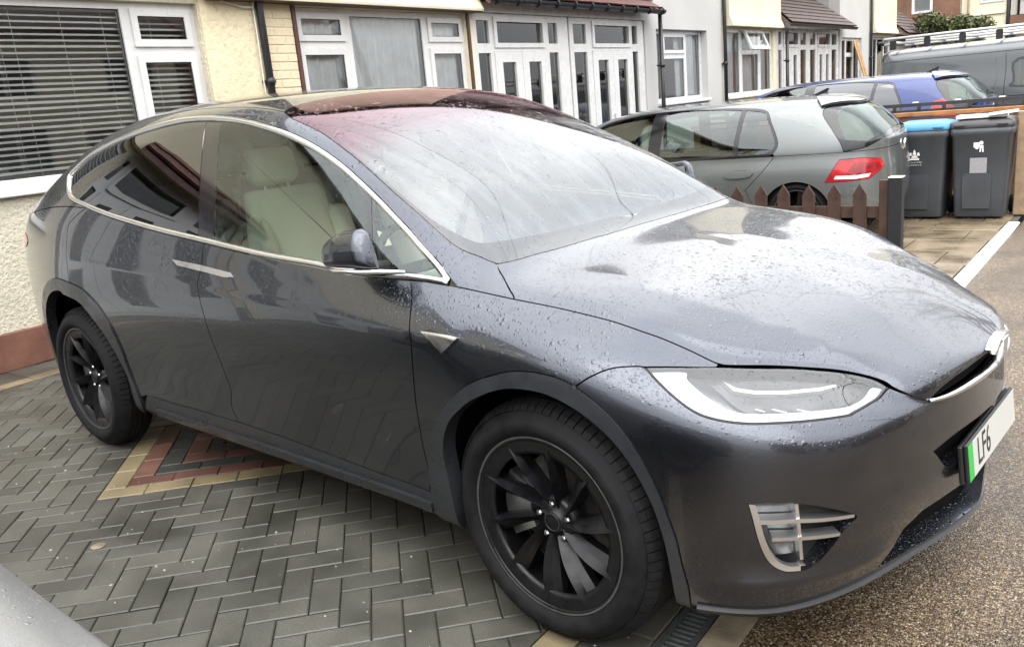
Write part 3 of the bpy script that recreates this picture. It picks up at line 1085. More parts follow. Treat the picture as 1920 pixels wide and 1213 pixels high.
TR = {
    'fender_line': [(11.807, 7.375), (12.381, 7.279), (13.254, 7.218), (13.881, 7.205), (14.352, 7.158), (14.687, 7.141), (15.029, 7.109), (15.38, 7.153), (15.757, 7.102), (16.144, 6.886)],
    'lamp_top': [(16.204, 6.9), (16.71, 7.083), (17.434, 7.124), (18.065, 7.223), (18.585, 7.338), (19.147, 7.578), (19.396, 7.41), (19.768, 7.183), (19.997, 6.237)],
    'lamp': [(15.348, 6.198), (15.762, 6.5), (16.223, 6.819), (16.949, 6.993), (17.764, 7.065), (18.418, 7.188), (18.963, 7.319), (19.296, 7.182), (19.025, 6.489), (18.771, 6.127), (18.481, 5.81), (18.34, 5.703), (17.832, 5.573), (17.251, 5.433), (16.854, 5.324), (16.511, 5.275), (16.218, 5.299), (16.027, 5.41), (15.831, 5.618), (15.615, 5.89), (15.429, 6.12)],
    'drl_out': [(15.422, 6.175), (15.807, 6.465), (15.886, 6.302), (16.078, 6.09), (16.334, 5.851), (16.57, 5.7), (16.799, 5.682), (17.36, 5.814), (18.133, 5.996), (18.494, 6.146), (18.739, 6.454), (18.914, 6.928), (19.204, 7.016), (18.98, 6.472), (18.725, 6.14), (18.471, 5.866), (18.324, 5.757), (17.833, 5.62), (17.258, 5.487), (16.875, 5.382), (16.535, 5.335), (16.24, 5.361), (16.053, 5.478), (15.859, 5.683), (15.646, 5.942)],
    'drl_up': [(16.327, 6.515), (16.55, 6.39), (16.827, 6.378), (17.312, 6.456), (17.841, 6.611), (18.134, 6.784), (18.182, 6.723), (17.918, 6.53), (17.348, 6.36), (16.86, 6.281), (16.542, 6.293)],
    'fog': [(16.743, 3.542), (16.794, 3.3), (16.864, 2.924), (16.956, 2.571), (17.065, 2.333), (17.241, 2.179), (17.482, 2.142), (17.676, 2.206), (17.845, 2.362), (17.993, 2.593), (18.093, 2.811), (18.219, 2.987), (18.304, 3.132), (17.895, 3.387), (17.425, 3.56), (17.065, 3.573)],
    'bump_seam': [(14.618, 5.114), (14.716, 5.322), (14.834, 5.58), (15.037, 5.954), (15.341, 6.223)],
    'arch_f_out': [(11.197, 2.741), (11.249, 3.102), (11.505, 3.659), (11.858, 4.066), (12.413, 4.44), (12.924, 4.72), (13.35, 4.963), (13.697, 5.168), (13.994, 5.274), (14.262, 5.301), (14.514, 5.247), (14.752, 5.053), (14.98, 4.796), (15.217, 4.435), (15.409, 4.036), (15.572, 3.663), (15.697, 3.26), (15.796, 2.826), (15.853, 2.252), (15.913, 1.641), (15.913, 0.83)],
    'arch_f_in': [(11.66, 2.36), (11.636, 2.804), (11.628, 3.226), (11.749, 3.583), (12.041, 3.91), (12.548, 4.201), (13.086, 4.48), (13.445, 4.682), (13.734, 4.808), (14.029, 4.862), (14.296, 4.839), (14.544, 4.721), (14.777, 4.544), (15.019, 4.292), (15.215, 4.021), (15.41, 3.657), (15.564, 3.236), (15.657, 2.697), (15.705, 1.953), (15.734, 1.166)],
    'arch_r_out': [(5.512, 5.175), (5.86, 5.056), (6.154, 4.709), (6.304, 4.264), (6.35, 3.893), (6.371, 3.513), (6.372, 2.974), (6.44, 1.875), (6.346, 0.93)],
    'arch_r_in': [(5.3, 4.817), (5.732, 4.67), (6.006, 4.2), (6.144, 3.772), (6.23, 3.356), (6.309, 2.65), (6.285, 1.316)],
    'door_gap': [(8.117, 7.081), (8.115, 6.396), (8.089, 5.837), (8.101, 5.307), (8.132, 4.857), (8.157, 4.353), (8.186, 3.918), (8.199, 3.518), (8.201, 3.22), (8.139, 2.801), (8.194, 2.317)],
    'door_front': [(11.028, 7.292), (11.207, 6.255), (11.318, 5.468), (11.327, 5.161), (11.285, 4.571), (11.2, 3.857), (11.15, 3.171), (11.179, 2.605), (11.127, 2.121)],
    'door_bottom': [(6.598, 2.235), (7.167, 2.259), (7.711, 2.298), (8.194, 2.317), (8.874, 2.286), (9.585, 2.214), (10.289, 2.136), (11.127, 2.121)],
    'quarter_gap': [(5.96, 7.32), (5.687, 6.922), (5.524, 6.646), (5.519, 6.153), (5.526, 5.6), (5.515, 5.19)],
    'dlo_top': [(5.162, 8.526), (5.083, 8.851), (5.154, 9.112), (5.497, 9.538), (5.913, 9.7), (6.305, 9.802), (6.839, 9.917), (7.288, 10.034), (7.735, 10.032), (8.178, 9.974), (8.615, 9.899), (9.018, 9.889), (9.354, 9.91), (9.648, 9.905), (9.87, 9.861), (10.135, 9.777), (10.411, 9.641), (10.866, 9.336), (11.394, 8.681), (11.804, 7.397)],
    'dlo_bot': [(5.232, 8.232), (5.494, 7.621), (5.955, 7.326), (6.434, 7.183), (7.03, 7.125), (7.531, 7.092), (8.101, 7.08), (8.609, 7.054), (9.108, 7.037), (9.703, 7.069), (10.195, 7.035), (10.756, 7.214), (11.245, 7.42), (11.807, 7.375)],
    'pillar_b': [(7.803, 9.873), (7.946, 8.883), (8.055, 7.997), (8.128, 7.14)],
    'pillar_a': [(10.063, 9.684), (10.283, 8.86), (10.552, 7.228)],
    'screen_edge': [(8.864, 10.289), (9.075, 10.285), (9.28, 10.31), (9.53, 10.285), (9.776, 10.264), (10.038, 10.208), (10.301, 10.134), (10.709, 10.035), (11.099, 9.931), (11.415, 9.893), (11.637, 9.99), (11.818, 10.124), (12.161, 10.253)],
    'screen_rear': [(8.85, 10.325), (8.645, 10.555), (8.559, 10.835), (8.595, 11.165), (8.775, 11.642), (8.91, 12.073)],
    'cowl': [(12.171, 10.231), (12.369, 10.724), (12.447, 11.059), (12.563, 11.496), (12.618, 11.93), (12.675, 12.367), (12.662, 12.868)],
    'bonnet_gap': [(12.191, 10.184), (12.63, 9.447), (12.998, 8.465), (13.246, 7.256)],
    'frit_in': [(9.998, 10.304), (10.321, 10.241), (10.656, 10.174), (10.953, 10.171), (11.241, 10.272), (11.484, 10.415), (11.657, 10.6), (11.829, 11.032), (11.939, 11.44), (12.018, 11.826), (12.064, 12.242), (12.099, 12.696), (12.251, 13)],
    'handle': [(7.679, 6.443), (7.762, 6.446), (8.13, 6.453), (8.532, 6.403), (8.591, 6.251), (8.497, 6.194), (8.133, 6.25), (7.764, 6.283)],
    'badge': [(11.55, 5.607), (12.37, 5.673), (12.433, 5.616), (12.046, 5.212), (11.973, 5.234)],
    'chrome_bar': [(19.997, 6.237), (20.542, 6.052), (21.081, 5.963), (21.458, 5.955)],
    'slot_top': [(20.035, 6.347), (20.568, 7.161), (20.808, 7.555), (21.106, 7.684), (21.355, 8.118), (21.516, 9.837)],
    'crease1': [(15.559, 10.609), (16.394, 10.372), (17.389, 9.593)],
    'crease2': [(14.276, 12.769), (15.684, 12.482), (17.229, 12.04)],
    'char': [(6.256, 5.917), (6.911, 5.951), (7.723, 5.902), (8.946, 5.691), (9.882, 5.541), (10.673, 5.439), (11.5, 5.549)],
    'intake': [(19.043, 1.32), (19.238, 1.539), (19.468, 2.147), (19.766, 2.462), (20.341, 2.405), (21.04, 2.121)],
    'grille_up': [(19.927, 3.918), (20.472, 4.073), (21.159, 4.144), (22, 3.831), (22, 3.459), (21.479, 3.289), (20.851, 3.097), (20.376, 3.354)],
    'fogbar1': [(16.88, 3.221), (17.431, 3.235)],
    'fogbar1b': [(17.431, 3.225), (18.289, 3.131)],
    'fogbar2': [(17.057, 2.881), (17.446, 2.852)],
    'fogbar2b': [(17.462, 2.849), (18.078, 2.778)],
    'fogv': [(17.381, 3.552), (17.44, 2.97), (17.512, 2.336)],
    'tail_lamp': [(3.732, 6.282), (4.525, 6.128), (4.061, 5.804), (3.722, 5.794)],
}


# ------------------------------------------------------------------ car materials
paint('paint_grey', (0.068, 0.074, 0.090), metal=0.97, rough=0.27, scale=100, amount=0.95, film=0.010)
paint('paint_roof', (0.012, 0.012, 0.014), metal=0.0, rough=0.3, scale=125, amount=0.5)
simple('cladding', (0.022, 0.0235, 0.027), 0.32, spec=0.4, coat=0.2, noise=0.15, nscale=12, bump=0.15, bscale=500, rvar=0.1)
simple('black_plastic', (0.012, 0.012, 0.013), 0.45, noise=0.2)
simple('gloss_black', (0.010, 0.010, 0.012), 0.12, coat=0.5)
simple('void_black', (0.004, 0.004, 0.004), 0.8, spec=0.1)
simple('chrome', (0.78, 0.78, 0.78), 0.20, metal=1.0, rvar=0.08, nscale=40)
simple('satin_silver', (0.74, 0.74, 0.74), 0.40, metal=1.0)
simple('tyre_rubber', (0.010, 0.010, 0.011), 0.7, spec=0.16, noise=0.35, nscale=22, bump=0.25, bscale=300, rvar=0.1)
simple('rim_black', (0.006, 0.006, 0.007), 0.36, spec=0.35, noise=0.35, nscale=30, rvar=0.1)
simple('brake_metal', (0.20, 0.19, 0.18), 0.42, metal=0.9, noise=0.3, nscale=30)
simple('seat_cream', (0.80, 0.77, 0.66), 0.55, noise=0.06, nscale=6, bump=0.1, bscale=300)
simple('cabin_dark', (0.03, 0.03, 0.032), 0.6, noise=0.2)
simple('headliner', (0.45, 0.44, 0.41), 0.8)
simple('lamp_bowl', (0.20, 0.205, 0.21), 0.28, metal=0.8, noise=0.25, nscale=25)
simple('lamp_smoke', (0.16, 0.165, 0.17), 0.2, metal=0.6, noise=0.45, nscale=14)
simple('lamp_dark', (0.035, 0.036, 0.04), 0.2, coat=0.6)
simple('lamp_guide', (0.50, 0.52, 0.50), 0.28, coat=0.5)
simple('plate_white', (0.50, 0.51, 0.48), 0.35)
simple('plate_green', (0.02, 0.40, 0.06), 0.35)
simple('plate_yellow', (0.75, 0.45, 0.02), 0.35)
simple('ink_black', (0.01, 0.01, 0.01), 0.4)
simple('lamp_deep_red', (0.25, 0.008, 0.012), 0.12, coat=0.8, noise=0.3, nscale=18)
simple('nut_steel', (0.35, 0.35, 0.36), 0.25, metal=1.0)
shade_band('screen_glass')
thin_glass('door_glass', (0.50, 0.63, 0.55), (0.93, 1.0, 0.98), 1.5, wet=True, scale=260, amount=0.25, minrefl=0.04)
thin_glass('privacy_glass', (0.05, 0.053, 0.055), (0.95, 0.97, 1.0), 1.75, minrefl=0.06)
thin_glass('lamp_glass', (0.94, 0.95, 0.96), (1, 1, 1), 1.55, wet=True, scale=110, amount=0.4, minrefl=0.04)




def mist_mat():
    """breath mist on the inside of the screen: a thin milky film, streaky, rosier under the tinted top band"""
    m = bpy.data.materials.new('screen_mist'); m.use_nodes = True; M['screen_mist'] = m
    n = m.node_tree.nodes; l = m.node_tree.links; n.clear()
    out = n.new('ShaderNodeOutputMaterial'); tr = n.new('ShaderNodeBsdfTransparent'); df = n.new('ShaderNodeBsdfDiffuse'); tl = n.new('ShaderNodeBsdfTranslucent')
    tc = n.new('ShaderNodeTexCoord'); sp = n.new('ShaderNodeSeparateXYZ'); l.new(tc.outputs['Object'], sp.inputs[0])
    mr = n.new('ShaderNodeMapRange'); mr.inputs['From Min'].default_value = 1.08; mr.inputs['From Max'].default_value = 1.52; l.new(sp.outputs['Z'], mr.inputs['Value'])
    r = ramp(n, [(0.0, (0.60, 0.72, 0.88)), (0.3, (0.82, 0.85, 0.88)), (0.65, (0.90, 0.85, 0.86)), (1.0, (0.90, 0.56, 0.64))]); l.new(mr.outputs['Result'], r.inputs['Fac'])
    l.new(r.outputs['Color'], df.inputs['Color']); l.new(r.outputs['Color'], tl.inputs['Color'])
    mp = n.new('ShaderNodeMapping'); mp.inputs['Rotation'].default_value = (0, 0.6, 0.5); mp.inputs['Scale'].default_value = (1.2, 6, 1.5); l.new(tc.outputs['Object'], mp.inputs['Vector'])
    t = n.new('ShaderNodeTexNoise'); t.inputs['Scale'].default_value = 3.5; t.inputs['Detail'].default_value = 6; l.new(mp.outputs[0], t.inputs['Vector'])
    rf = ramp(n, [(0.3, 0.14), (0.7, 0.38)]); l.new(t.outputs['Fac'], rf.inputs['Fac'])
    m1 = n.new('ShaderNodeMixShader'); m1.inputs['Fac'].default_value = 0.35; l.new(df.outputs[0], m1.inputs[1]); l.new(tl.outputs[0], m1.inputs[2])
    m2 = n.new('ShaderNodeMixShader'); l.new(rf.outputs['Color'], m2.inputs['Fac']); l.new(tr.outputs[0], m2.inputs[1]); l.new(m1.outputs[0], m2.inputs[2])
    l.new(m2.outputs[0], out.inputs['Surface'])


mist_mat()
# ------------------------------------------------------------------ wheels
def tyre_mesh(rad, rim, wid, blocks=True):
    w = wid / 2; k = (wid - 0.045) / 0.217
    base = rad - 0.0075
    half = [(rim - 0.004, -w + 0.034), (rim + 0.002, -w + 0.018), (rim + 0.010, -w + 0.011), (rim + 0.013, -w + 0.005), (rim + 0.024, -w + 0.002), (rim + 0.028, -w), (rim + 0.046, -w + 0.0005), (rim + 0.049, -w + 0.003), (rad - 0.040, -w + 0.012), (rad - 0.026, -w + 0.024), (rad - 0.0155, -w + 0.038), (base, -w + 0.056)]
    prof = half + [(r, -h) for r, h in reversed(half)]
    b = MB(); b.lathe(prof, 160, 'y')
    for y0, y1 in ((-0.052, -0.022), (-0.013, 0.013), (0.022, 0.052)):     # circumferential ribs
        y0 *= k; y1 *= k
        b.lathe([(base - 0.001, y0 - 0.0015), (rad, y0), (rad, y1), (base - 0.001, y1 + 0.0015)], 160, 'y', smooth=False)
    if blocks:
        n = 78
        for s in (-1, 1):                                                # shoulder blocks
            for i in range(n):
                a0 = 2 * math.pi * (i + (0.5 if s > 0 else 0)) / n; a1 = a0 + 2 * math.pi / n * 0.84
                sec = [(base - 0.002, -0.060 * k), (rad, -0.061 * k), (rad - 0.003, -w + 0.050), (rad - 0.0105, -w + 0.034), (rad - 0.022, -w + 0.021), (rad - 0.026, -w + 0.027)]
                P = []
                for t in (0, 0.5, 1):
                    row = []
                    for r, h in sec:
                        sk = 0.012 * (h / w)
                        a = a0 + (a1 - a0) * t + sk
                        row.append((r * math.cos(a), h * -s, r * math.sin(a)))
                    P.append(row)
                b.grid(P, smooth=False, flip=s < 0)
                for row, fl in ((P[0], s < 0), (P[2], s > 0)):
                    f = list(range(6)); b.add(row, [tuple(f if fl else reversed(f))])
    return b.mesh('tyre')


def make_wheel(name_parent, cx, cy, cz, rad, rim, wid, mats, spokes=10, outward=-1, steer=0.0, twist=True, nuts='nut_steel', detail=True):
    """wheel as a part of its car: tyre, rim barrel, spokes, hub, brake disc"""
    w = obj('wheel', tyre_mesh(rad, rim, wid), mats['tyre'], name_parent)
    w.location = (cx, cy, cz)
    if outward > 0: w.rotation_euler = (0, 0, math.pi + steer)
    else: w.rotation_euler = (0, 0, steer)
    h = wid / 2
    b = MB()
    b.lathe([(rim - 0.004, -h + 0.030), (rim + 0.0015, -h + 0.021), (rim - 0.002, -h + 0.017), (rim - 0.009, -h + 0.019), (rim - 0.014, -h + 0.030), (rim - 0.020, -h + 0.05), (rim - 0.024, h - 0.05), (rim - 0.008, h - 0.03)], 96)
    b.make('rim', mats['rim'], w)
    dish = 0.035
    b = MB(); b.lathe([(rim + 0.0018, -h + 0.0205), (rim + 0.0022, -h + 0.0165), (rim - 0.0015, -h + 0.0158), (rim - 0.004, -h + 0.0175)], 96); b.make('rim_lip', 'grate_iron', w)  # paler ring: the lip's thin highlight is put into its colour
    if detail:
        b = MB(); b.lathe([(0.0, -h + 0.125), (rim * 0.68, -h + 0.125), (rim * 0.68, -h + 0.15), (0.0, -h + 0.15)], 64, smooth=False)
        b.make('brake_disc', 'brake_metal', w)
        b = MB()
        for t in np.linspace(R(150), R(210), 7)[:-1]:
            t1 = t + R(10.2)
            P = []
            for tt in (t, t1):
                for r_, y_ in ((rim * 0.42, -h + 0.085), (rim * 0.8, -h + 0.085), (rim * 0.8, -h + 0.175), (rim * 0.42, -h + 0.175)):
                    P.append((r_ * math.cos(tt), y_, r_ * math.sin(tt)))
            b.add(P, [(0, 1, 2, 3), (7, 6, 5, 4), (0, 4, 5, 1), (1, 5, 6, 2), (2, 6, 7, 3), (3, 7, 4, 0)])
        b.make('caliper', 'satin_silver', w, fix=True)
    if twist:
        b = MB(); b.lathe([(rim * 0.80, -h + 0.042), (rim * 0.80, -h + 0.030), (rim * 0.86, -h + 0.026), (rim - 0.012, -h + 0.022)], 96); b.make('aero_ring', mats['rim'], w)
    b = MB(); b.lathe([(0.0, -h + 0.19), (rim - 0.02, -h + 0.19)], 48); b.make('wheel_back', 'void_black', w)
    # spokes: tapering blades with a sharp ridge, swept and twisted; every facet keeps its own edge
    for k in range(spokes):
        a0 = 2 * math.pi * k / spokes + 0.12
        P = []
        n = 11
        for i in range(n):
            t = i / (n - 1)
            r = 0.045 + (rim - 0.012 - 0.045) * t
            if twist:
                sweep = a0 + 0.20 * math.sin(t * 1.5) - 0.03
                wid_ = 0.011 + 0.019 * t ** 1.1
                yc = -h + 0.026 + dish * (1 - t) ** 1.5
                ridge = 0.013 * math.sin(math.pi * min(1, 0.1 + t * 0.9)) + 0.001
                sec = [(-wid_, yc + 0.020 - 0.010 * t), (-wid_ * 0.72, yc - ridge), (wid_ * 0.15, yc + 0.006), (wid_, yc + 0.020 + 0.004 * t), (wid_ * 0.85, yc + 0.05), (-wid_ * 0.85, yc + 0.05)]
            else:
                sweep = a0
                wid_ = 0.020 + 0.008 * t
                yc = -h + 0.026 + dish * 0.6 * (1 - t)
                sec = [(-wid_, yc + 0.008), (-wid_ * 0.7, yc), (wid_ * 0.7, yc), (wid_, yc + 0.008), (wid_ * 0.8, yc + 0.035), (-wid_ * 0.8, yc + 0.035)]
            ca_, sa_ = math.cos(sweep), math.sin(sweep)
            P.append([(r * ca_ - s_ * sa_, y_, r * sa_ + s_ * ca_) for s_, y_ in sec])
        b = MB()
        for q in range(6):
            b.grid([[row[q], row[(q + 1) % 6]] for row in P], smooth=True, flip=True)
        b.make('spoke', mats['rim'], w)
    b = MB()
    yh = -h + 0.030 + (dish if twist else dish * 0.6)
    b.lathe([(0.0, yh - 0.016), (0.030, yh - 0.016), (0.034, yh - 0.012), (0.036, yh - 0.004), (0.062, yh - 0.002), (0.072, yh + 0.006), (0.076, yh + 0.05)], 40)
    b.make('hub', mats['rim'], w)
    b = MB(); b.lathe([(0.024, yh - 0.0165), (0.0255, yh - 0.0185), (0.027, yh - 0.0165)], 40); b.make('hub_ring', 'cladding', w)
    nut = MB(); nut.lathe([(0.0, -0.016), (0.006, -0.016), (0.0095, -0.011), (0.0105, 0.0), (0.0105, 0.012)], 6, smooth=False); nut = nut.mesh('wheel_nut')
    for k in range(5):
        a0 = 2 * math.pi * k / 5 + 0.35
        o = obj('wheel_nut', nut, nuts, w); o.location = (0.054 * math.cos(a0), yh + 0.001, 0.054 * math.sin(a0))
    return w


def rbox(size, rad=0.03, seg=3):
    bm = bmesh.new(); bmesh.ops.create_cube(bm, size=1.0)
    for q in bm.verts: q.co = Vector((q.co.x * size[0], q.co.y * size[1], q.co.z * size[2]))
    bmesh.ops.bevel(bm, geom=bm.edges[:], offset=rad, segments=seg, affect='EDGES', profile=0.5)
    me = bpy.data.meshes.new('cushion'); bm.to_mesh(me); bm.free()
    me.polygons.foreach_set('use_smooth', [True] * len(me.polygons))
    return me


def seat(parent, x, y, z, mat, w=0.5):
    s = obj('seat', rbox((0.52, w * 0.70, 0.16), 0.05), mat, parent); s.location = (x, y, z); s.rotation_euler = (0, R(-8), 0)
    for q in (-1, 1):
        o = obj('seat_bolster', rbox((0.50, w * 0.20, 0.19), 0.045), mat, s); o.location = (0, q * w * 0.43, 0.012); o.rotation_euler = (R(q * 8), 0, 0)
    k = obj('backrest', rbox((0.13, w * 0.66, 0.62), 0.05), mat, s); k.location = (-0.27, 0, 0.30); k.rotation_euler = (0, R(-14), 0)
    for q in (-1, 1):
        o = obj('back_bolster', rbox((0.17, w * 0.20, 0.52), 0.05), mat, s); o.location = (-0.245, q * w * 0.40, 0.27); o.rotation_euler = (0, R(-14), R(q * -10))
    o = obj('shoulder_panel', rbox((0.12, w * 0.82, 0.20), 0.055), mat, s); o.location = (-0.345, 0, 0.545); o.rotation_euler = (0, R(-14), 0)
    hh = obj('headrest', rbox((0.10, 0.25, 0.17), 0.05), mat, s); hh.location = (-0.385, 0, 0.745); hh.rotation_euler = (0, R(-8), 0)
    b = MB()
    b.tube([(-0.365, -0.06, 0.60), (-0.385, -0.06, 0.70)], 0.007, 6); b.tube([(-0.365, 0.06, 0.60), (-0.385, 0.06, 0.70)], 0.007, 6); b.make('headrest_post', 'satin_silver', s)
    return s


# ------------------------------------------------------------------ the dark grey car
def bump_extra(u, v):
    h = np.zeros(np.broadcast(u, v).shape)
    u = u + h; v = v + h
    sm = lambda a, b, t: np.clip((t - a) / (b - a), 0, 1) ** 2 * (3 - 2 * np.clip((t - a) / (b - a), 0, 1))
    # pressed ridge along each side of the bonnet
    vc = np.interp(u, [13, 15.56, 16.39, 17.39, 18.6], [11.0, 10.61, 10.37, 9.7, 9.0])
    w = sm(13.4, 14.8, u) * (1 - sm(17.6, 19.0, u))
    h = h + w * 0.0065 * np.maximum(0, 1 - np.abs(v - vc) / 1.0) ** 1.6
    vc = np.interp(u, [13, 14.3, 15.7, 17.2, 18.8], [12.9, 12.75, 12.45, 12.05, 11.6])
    h = h + w * 0.0045 * np.maximum(0, 1 - np.abs(v - vc) / 0.55) ** 1.5
    # character line along the doors
    vc = np.interp(u, [5.0, 6.26, 7.7, 8.95, 9.88, 10.67, 11.5, 12.6], [6.0, 5.92, 5.9, 5.69, 5.54, 5.44, 5.55, 5.7])
    w = sm(4.6, 6.2, u) * (1 - sm(11.8, 12.8, u))
    h = h + w * 0.0085 * np.maximum(0, 1 - np.abs(v - vc) / 0.75) ** 1.5
    # fold along the bottom of the bumper
    vc = np.full_like(u, 1.95)
    w = sm(15.9, 16.8, u) * (1 - sm(18.6, 19.6, u))
    h = h + w * 0.014 * np.maximum(0, 1 - np.abs(v - vc) / 0.5) ** 1.5
    return h


BS = Surf(build(), bump_extra)
car = thing('parked_car', 'dark grey wet five-door electric car with black wheels on the block paving', 'car', (0, 0, 0), R(-5.1213))
T_ = {k: cr(v) for k, v in TR.items()}
NB = BS.nr - 1.0
NU = BS.ns - 1.0
slot = [(22.0, 8.6), (21.45, 8.2), (21.1, 7.72), (20.8, 7.5), (20.5, 7.08), (20.2, 6.62), (20.035, 6.35)]
bonnet = rev(cr([(12.171, 10.231), (12.369, 10.724), (12.447, 11.059), (12.563, 11.496), (12.618, 11.93), (12.675, 12.367), (12.69, 13)]))
bonnet = rev(bonnet) + [(u, NB) for u in np.linspace(12.9, 21.9, 40)] + [(22.0, 13.0)] + slot + rev(T_['lamp_top'])[1:] + rev(cr(TR['fender_line'][2:]))[1:] + rev(T_['bonnet_gap'])[1:]
panel(BS, 'bonnet', bonnet, 'paint_grey', car, 'sym', res=0.03)

lamp = TR['lamp']
lamp_up = cr(lamp[:8]); lamp_lo = cr(lamp[7:] + [lamp[0]])
arch_f = cr(TR['arch_f_out']); arch_fi = cr(TR['arch_f_in'])
jn = min(range(len(arch_f)), key=lambda i: (arch_f[i][0] - 14.618) ** 2 + (arch_f[i][1] - 5.114) ** 2)
bump_line = [(22.0, 6.0)] + rev(T_['chrome_bar'])
grille_low = [(19.1, 1.42), (19.28, 1.75), (19.5, 2.25), (19.9, 2.5), (20.6, 2.55), (21.3, 2.55), (21.93, 2.55), (21.93, 1.38), (20.5, 1.36)]
grille_top = [(19.927, 3.918), (20.472, 4.073), (21.159, 4.144), (21.93, 4.1), (21.93, 3.35), (21.0, 3.25), (20.376, 3.3)]
bumper = arch_f[jn:] + [(u, 0.92) for u in np.linspace(16.2, 21.9, 24)] + [(22.0, 0.92)] + [(22.0, v) for v in np.linspace(1.2, 5.9, 14)] + bump_line + [(19.768, 7.183)] + [lamp[7]] + lamp_lo[1:] + rev(T_['bump_seam'])[1:]
panel(BS, 'front_bumper', bumper, 'paint_grey', car, 'sym', holes=[cr(TR['fog'] + [TR['fog'][0]])[:-1], grille_low, cr(grille_top + [grille_top[0]], 4)[:-1]], hole_depth=0.05, res=0.03)
panel(BS, 'fender', cr(TR['fender_line']) + rev(cr(lamp[:3]))[1:] + rev(T_['bump_seam'])[1:] + rev(arch_f[:jn]) + rev([q for q in T_['door_front'] if q[1] > 2.75]) + [(11.245, 7.42)], 'paint_grey', car, res=0.03)
panel(BS, 'front_door', T_['door_front'] + rev(cr(TR['door_bottom'][3:]))[1:] + rev(T_['door_gap'])[1:] + cr(TR['dlo_bot'][6:12])[1:], 'paint_grey', car, res=0.034)
panel(BS, 'rear_door', T_['door_gap'] + rev(cr(TR['door_bottom'][:4]))[1:] + [q for q in rev(T_['arch_r_out']) if q[1] > 1.95] + rev(T_['quarter_gap'])[1:] + cr(TR['dlo_bot'][2:7])[1:], 'paint_grey', car, res=0.034)

RC = (-2.965, 0.372)


def arc_uv(c, r, a0, a1, n=24):
    out = []; u = v = None
    for a in np.linspace(R(a0), R(a1), n):
        x, z = c[0] + r * math.cos(a), c[1] + r * math.sin(a)
        u, v = xz_uv(BS, x, z, u, v) if u is not None else xz_uv(BS, x, z)
        out.append((u, v))
    return out


rear_arc_o = arc_uv(RC, 0.515, 80, 196)
rear_arc_i = arc_uv(RC, 0.455, 84, 196)
rear_arc_o = [q for q in rear_arc_o if q[0] < 5.5]
panel(BS, 'rear_quarter', T_['quarter_gap'] + rear_arc_o + [(u, 0.95) for u in np.linspace(rear_arc_o[-1][0], 0.1, 12)] + [(0.0, 0.95)] + [(0.0, v) for v in np.linspace(1.5, 6.8, 12)] + [(0.0, 7.3)] + [(u, 7.3) for u in np.linspace(0.3, 5.8, 22)], 'paint_grey', car, 'sym', res=0.05)
panel(BS, 'tailgate', [(0.0, 7.3)] + [(u, 7.3) for u in np.linspace(0.2, 3.6, 14)] + [(3.6, v) for v in np.linspace(8, 12.6, 8)] + [(3.6, 13.0)] + [(u, 13.0) for u in np.linspace(3.3, 0.2, 10)] + [(0.0, 13.0)], 'paint_grey', car, 'sym', res=0.06)
panel(BS, 'rear_window', [(3.6, 10.3), (5.2, 10.3), (5.2, 11.5), (5.2, 13.0), (4.4, 13.0), (3.6, 13.0)], 'privacy_glass', car, 'sym', off=-0.003, res=0.07)
panel(BS, 'roof_panel', [(5.2, 10.45), (8.66, 10.45), (8.62, 10.85), (8.62, 11.3), (8.68, 12.0), (8.72, 13.0)] + [(u, 13.0) for u in np.linspace(8.4, 5.4, 12)] + [(5.2, 13.0)], 'paint_roof', car, 'sym', res=0.05)
panel(BS, 'roof_rail', [(3.6, 7.3), (4.5, 7.3), (5.3, 7.3), (5.93, 7.3)] + rev(cr(TR['dlo_bot'][:3]))[1:] + cr(TR['dlo_top']) + cr(TR['fender_line'][:3])[1:] + rev(T_['bonnet_gap'])[1:] + rev(T_['screen_edge'])[1:] + [(8.66, 10.45)] + [(u, 10.45) for u in np.linspace(8.4, 5.2, 14)] + [(5.2, 10.3), (4.4, 10.3), (3.6, 10.3)], 'paint_grey', car, res=0.034)

dlo = [q for q in cr(TR['dlo_top'])[:-1] + rev(cr(TR['dlo_bot']))[:-1] if q[0] < 11.66]
trim_loop = dens(BS, dlo, 0.03)
rows_ = []
for d_, h_ in ((0.001, -0.010), (0.001, 0.002), (0.005, 0.0075), (0.0115, 0.0095), (0.018, 0.0075), (0.0225, 0.002), (0.0225, -0.010)):
    q_ = np.array(inset_uv(BS, trim_loop, d_))
    pp_ = BS(q_[:, 0], q_[:, 1]) + BS.nrm(q_[:, 0], q_[:, 1]) * h_
    rows_.append(np.vstack([pp_, pp_[:1]]))
for sgn in (1, -1):
    b = MB(); b.grid(np.array(rows_) * [1, sgn, 1]); b.make('window_trim', 'chrome', car, fix=True)
glass = inset_uv(BS, dens(BS, dlo, 0.03), 0.021)
B0, B1 = (7.803, 9.873), (8.128, 7.14)
A0, A1 = (10.063, 9.684), (10.552, 7.228)
panel(BS, 'rear_door_glass', clip_uv(glass, B0, B1, -0.11, 'less'), 'privacy_glass', car, off=-0.004, gap=0, depth=0, res=0.05)
panel(BS, 'door_pillar', clip_uv(clip_uv(glass, B0, B1, -0.11, 'more'), B0, B1, 0.12, 'less'), 'gloss_black', car, off=-0.005, gap=0.0015, depth=0.01, res=0.05)
panel(BS, 'front_door_glass', clip_uv(clip_uv(glass, B0, B1, 0.12, 'more'), A0, A1, -0.03, 'less'), 'door_glass', car, off=-0.004, gap=0, depth=0, res=0.05)
panel(BS, 'window_divider', clip_uv(clip_uv(glass, A0, A1, -0.03, 'more'), A0, A1, 0.045, 'less'), 'gloss_black', car, off=-0.002, gap=0, depth=0.02, res=0.05)
panel(BS, 'quarter_glass', clip_uv(glass, A0, A1, 0.045, 'more'), 'door_glass', car, off=-0.004, gap=0, depth=0, res=0.05)

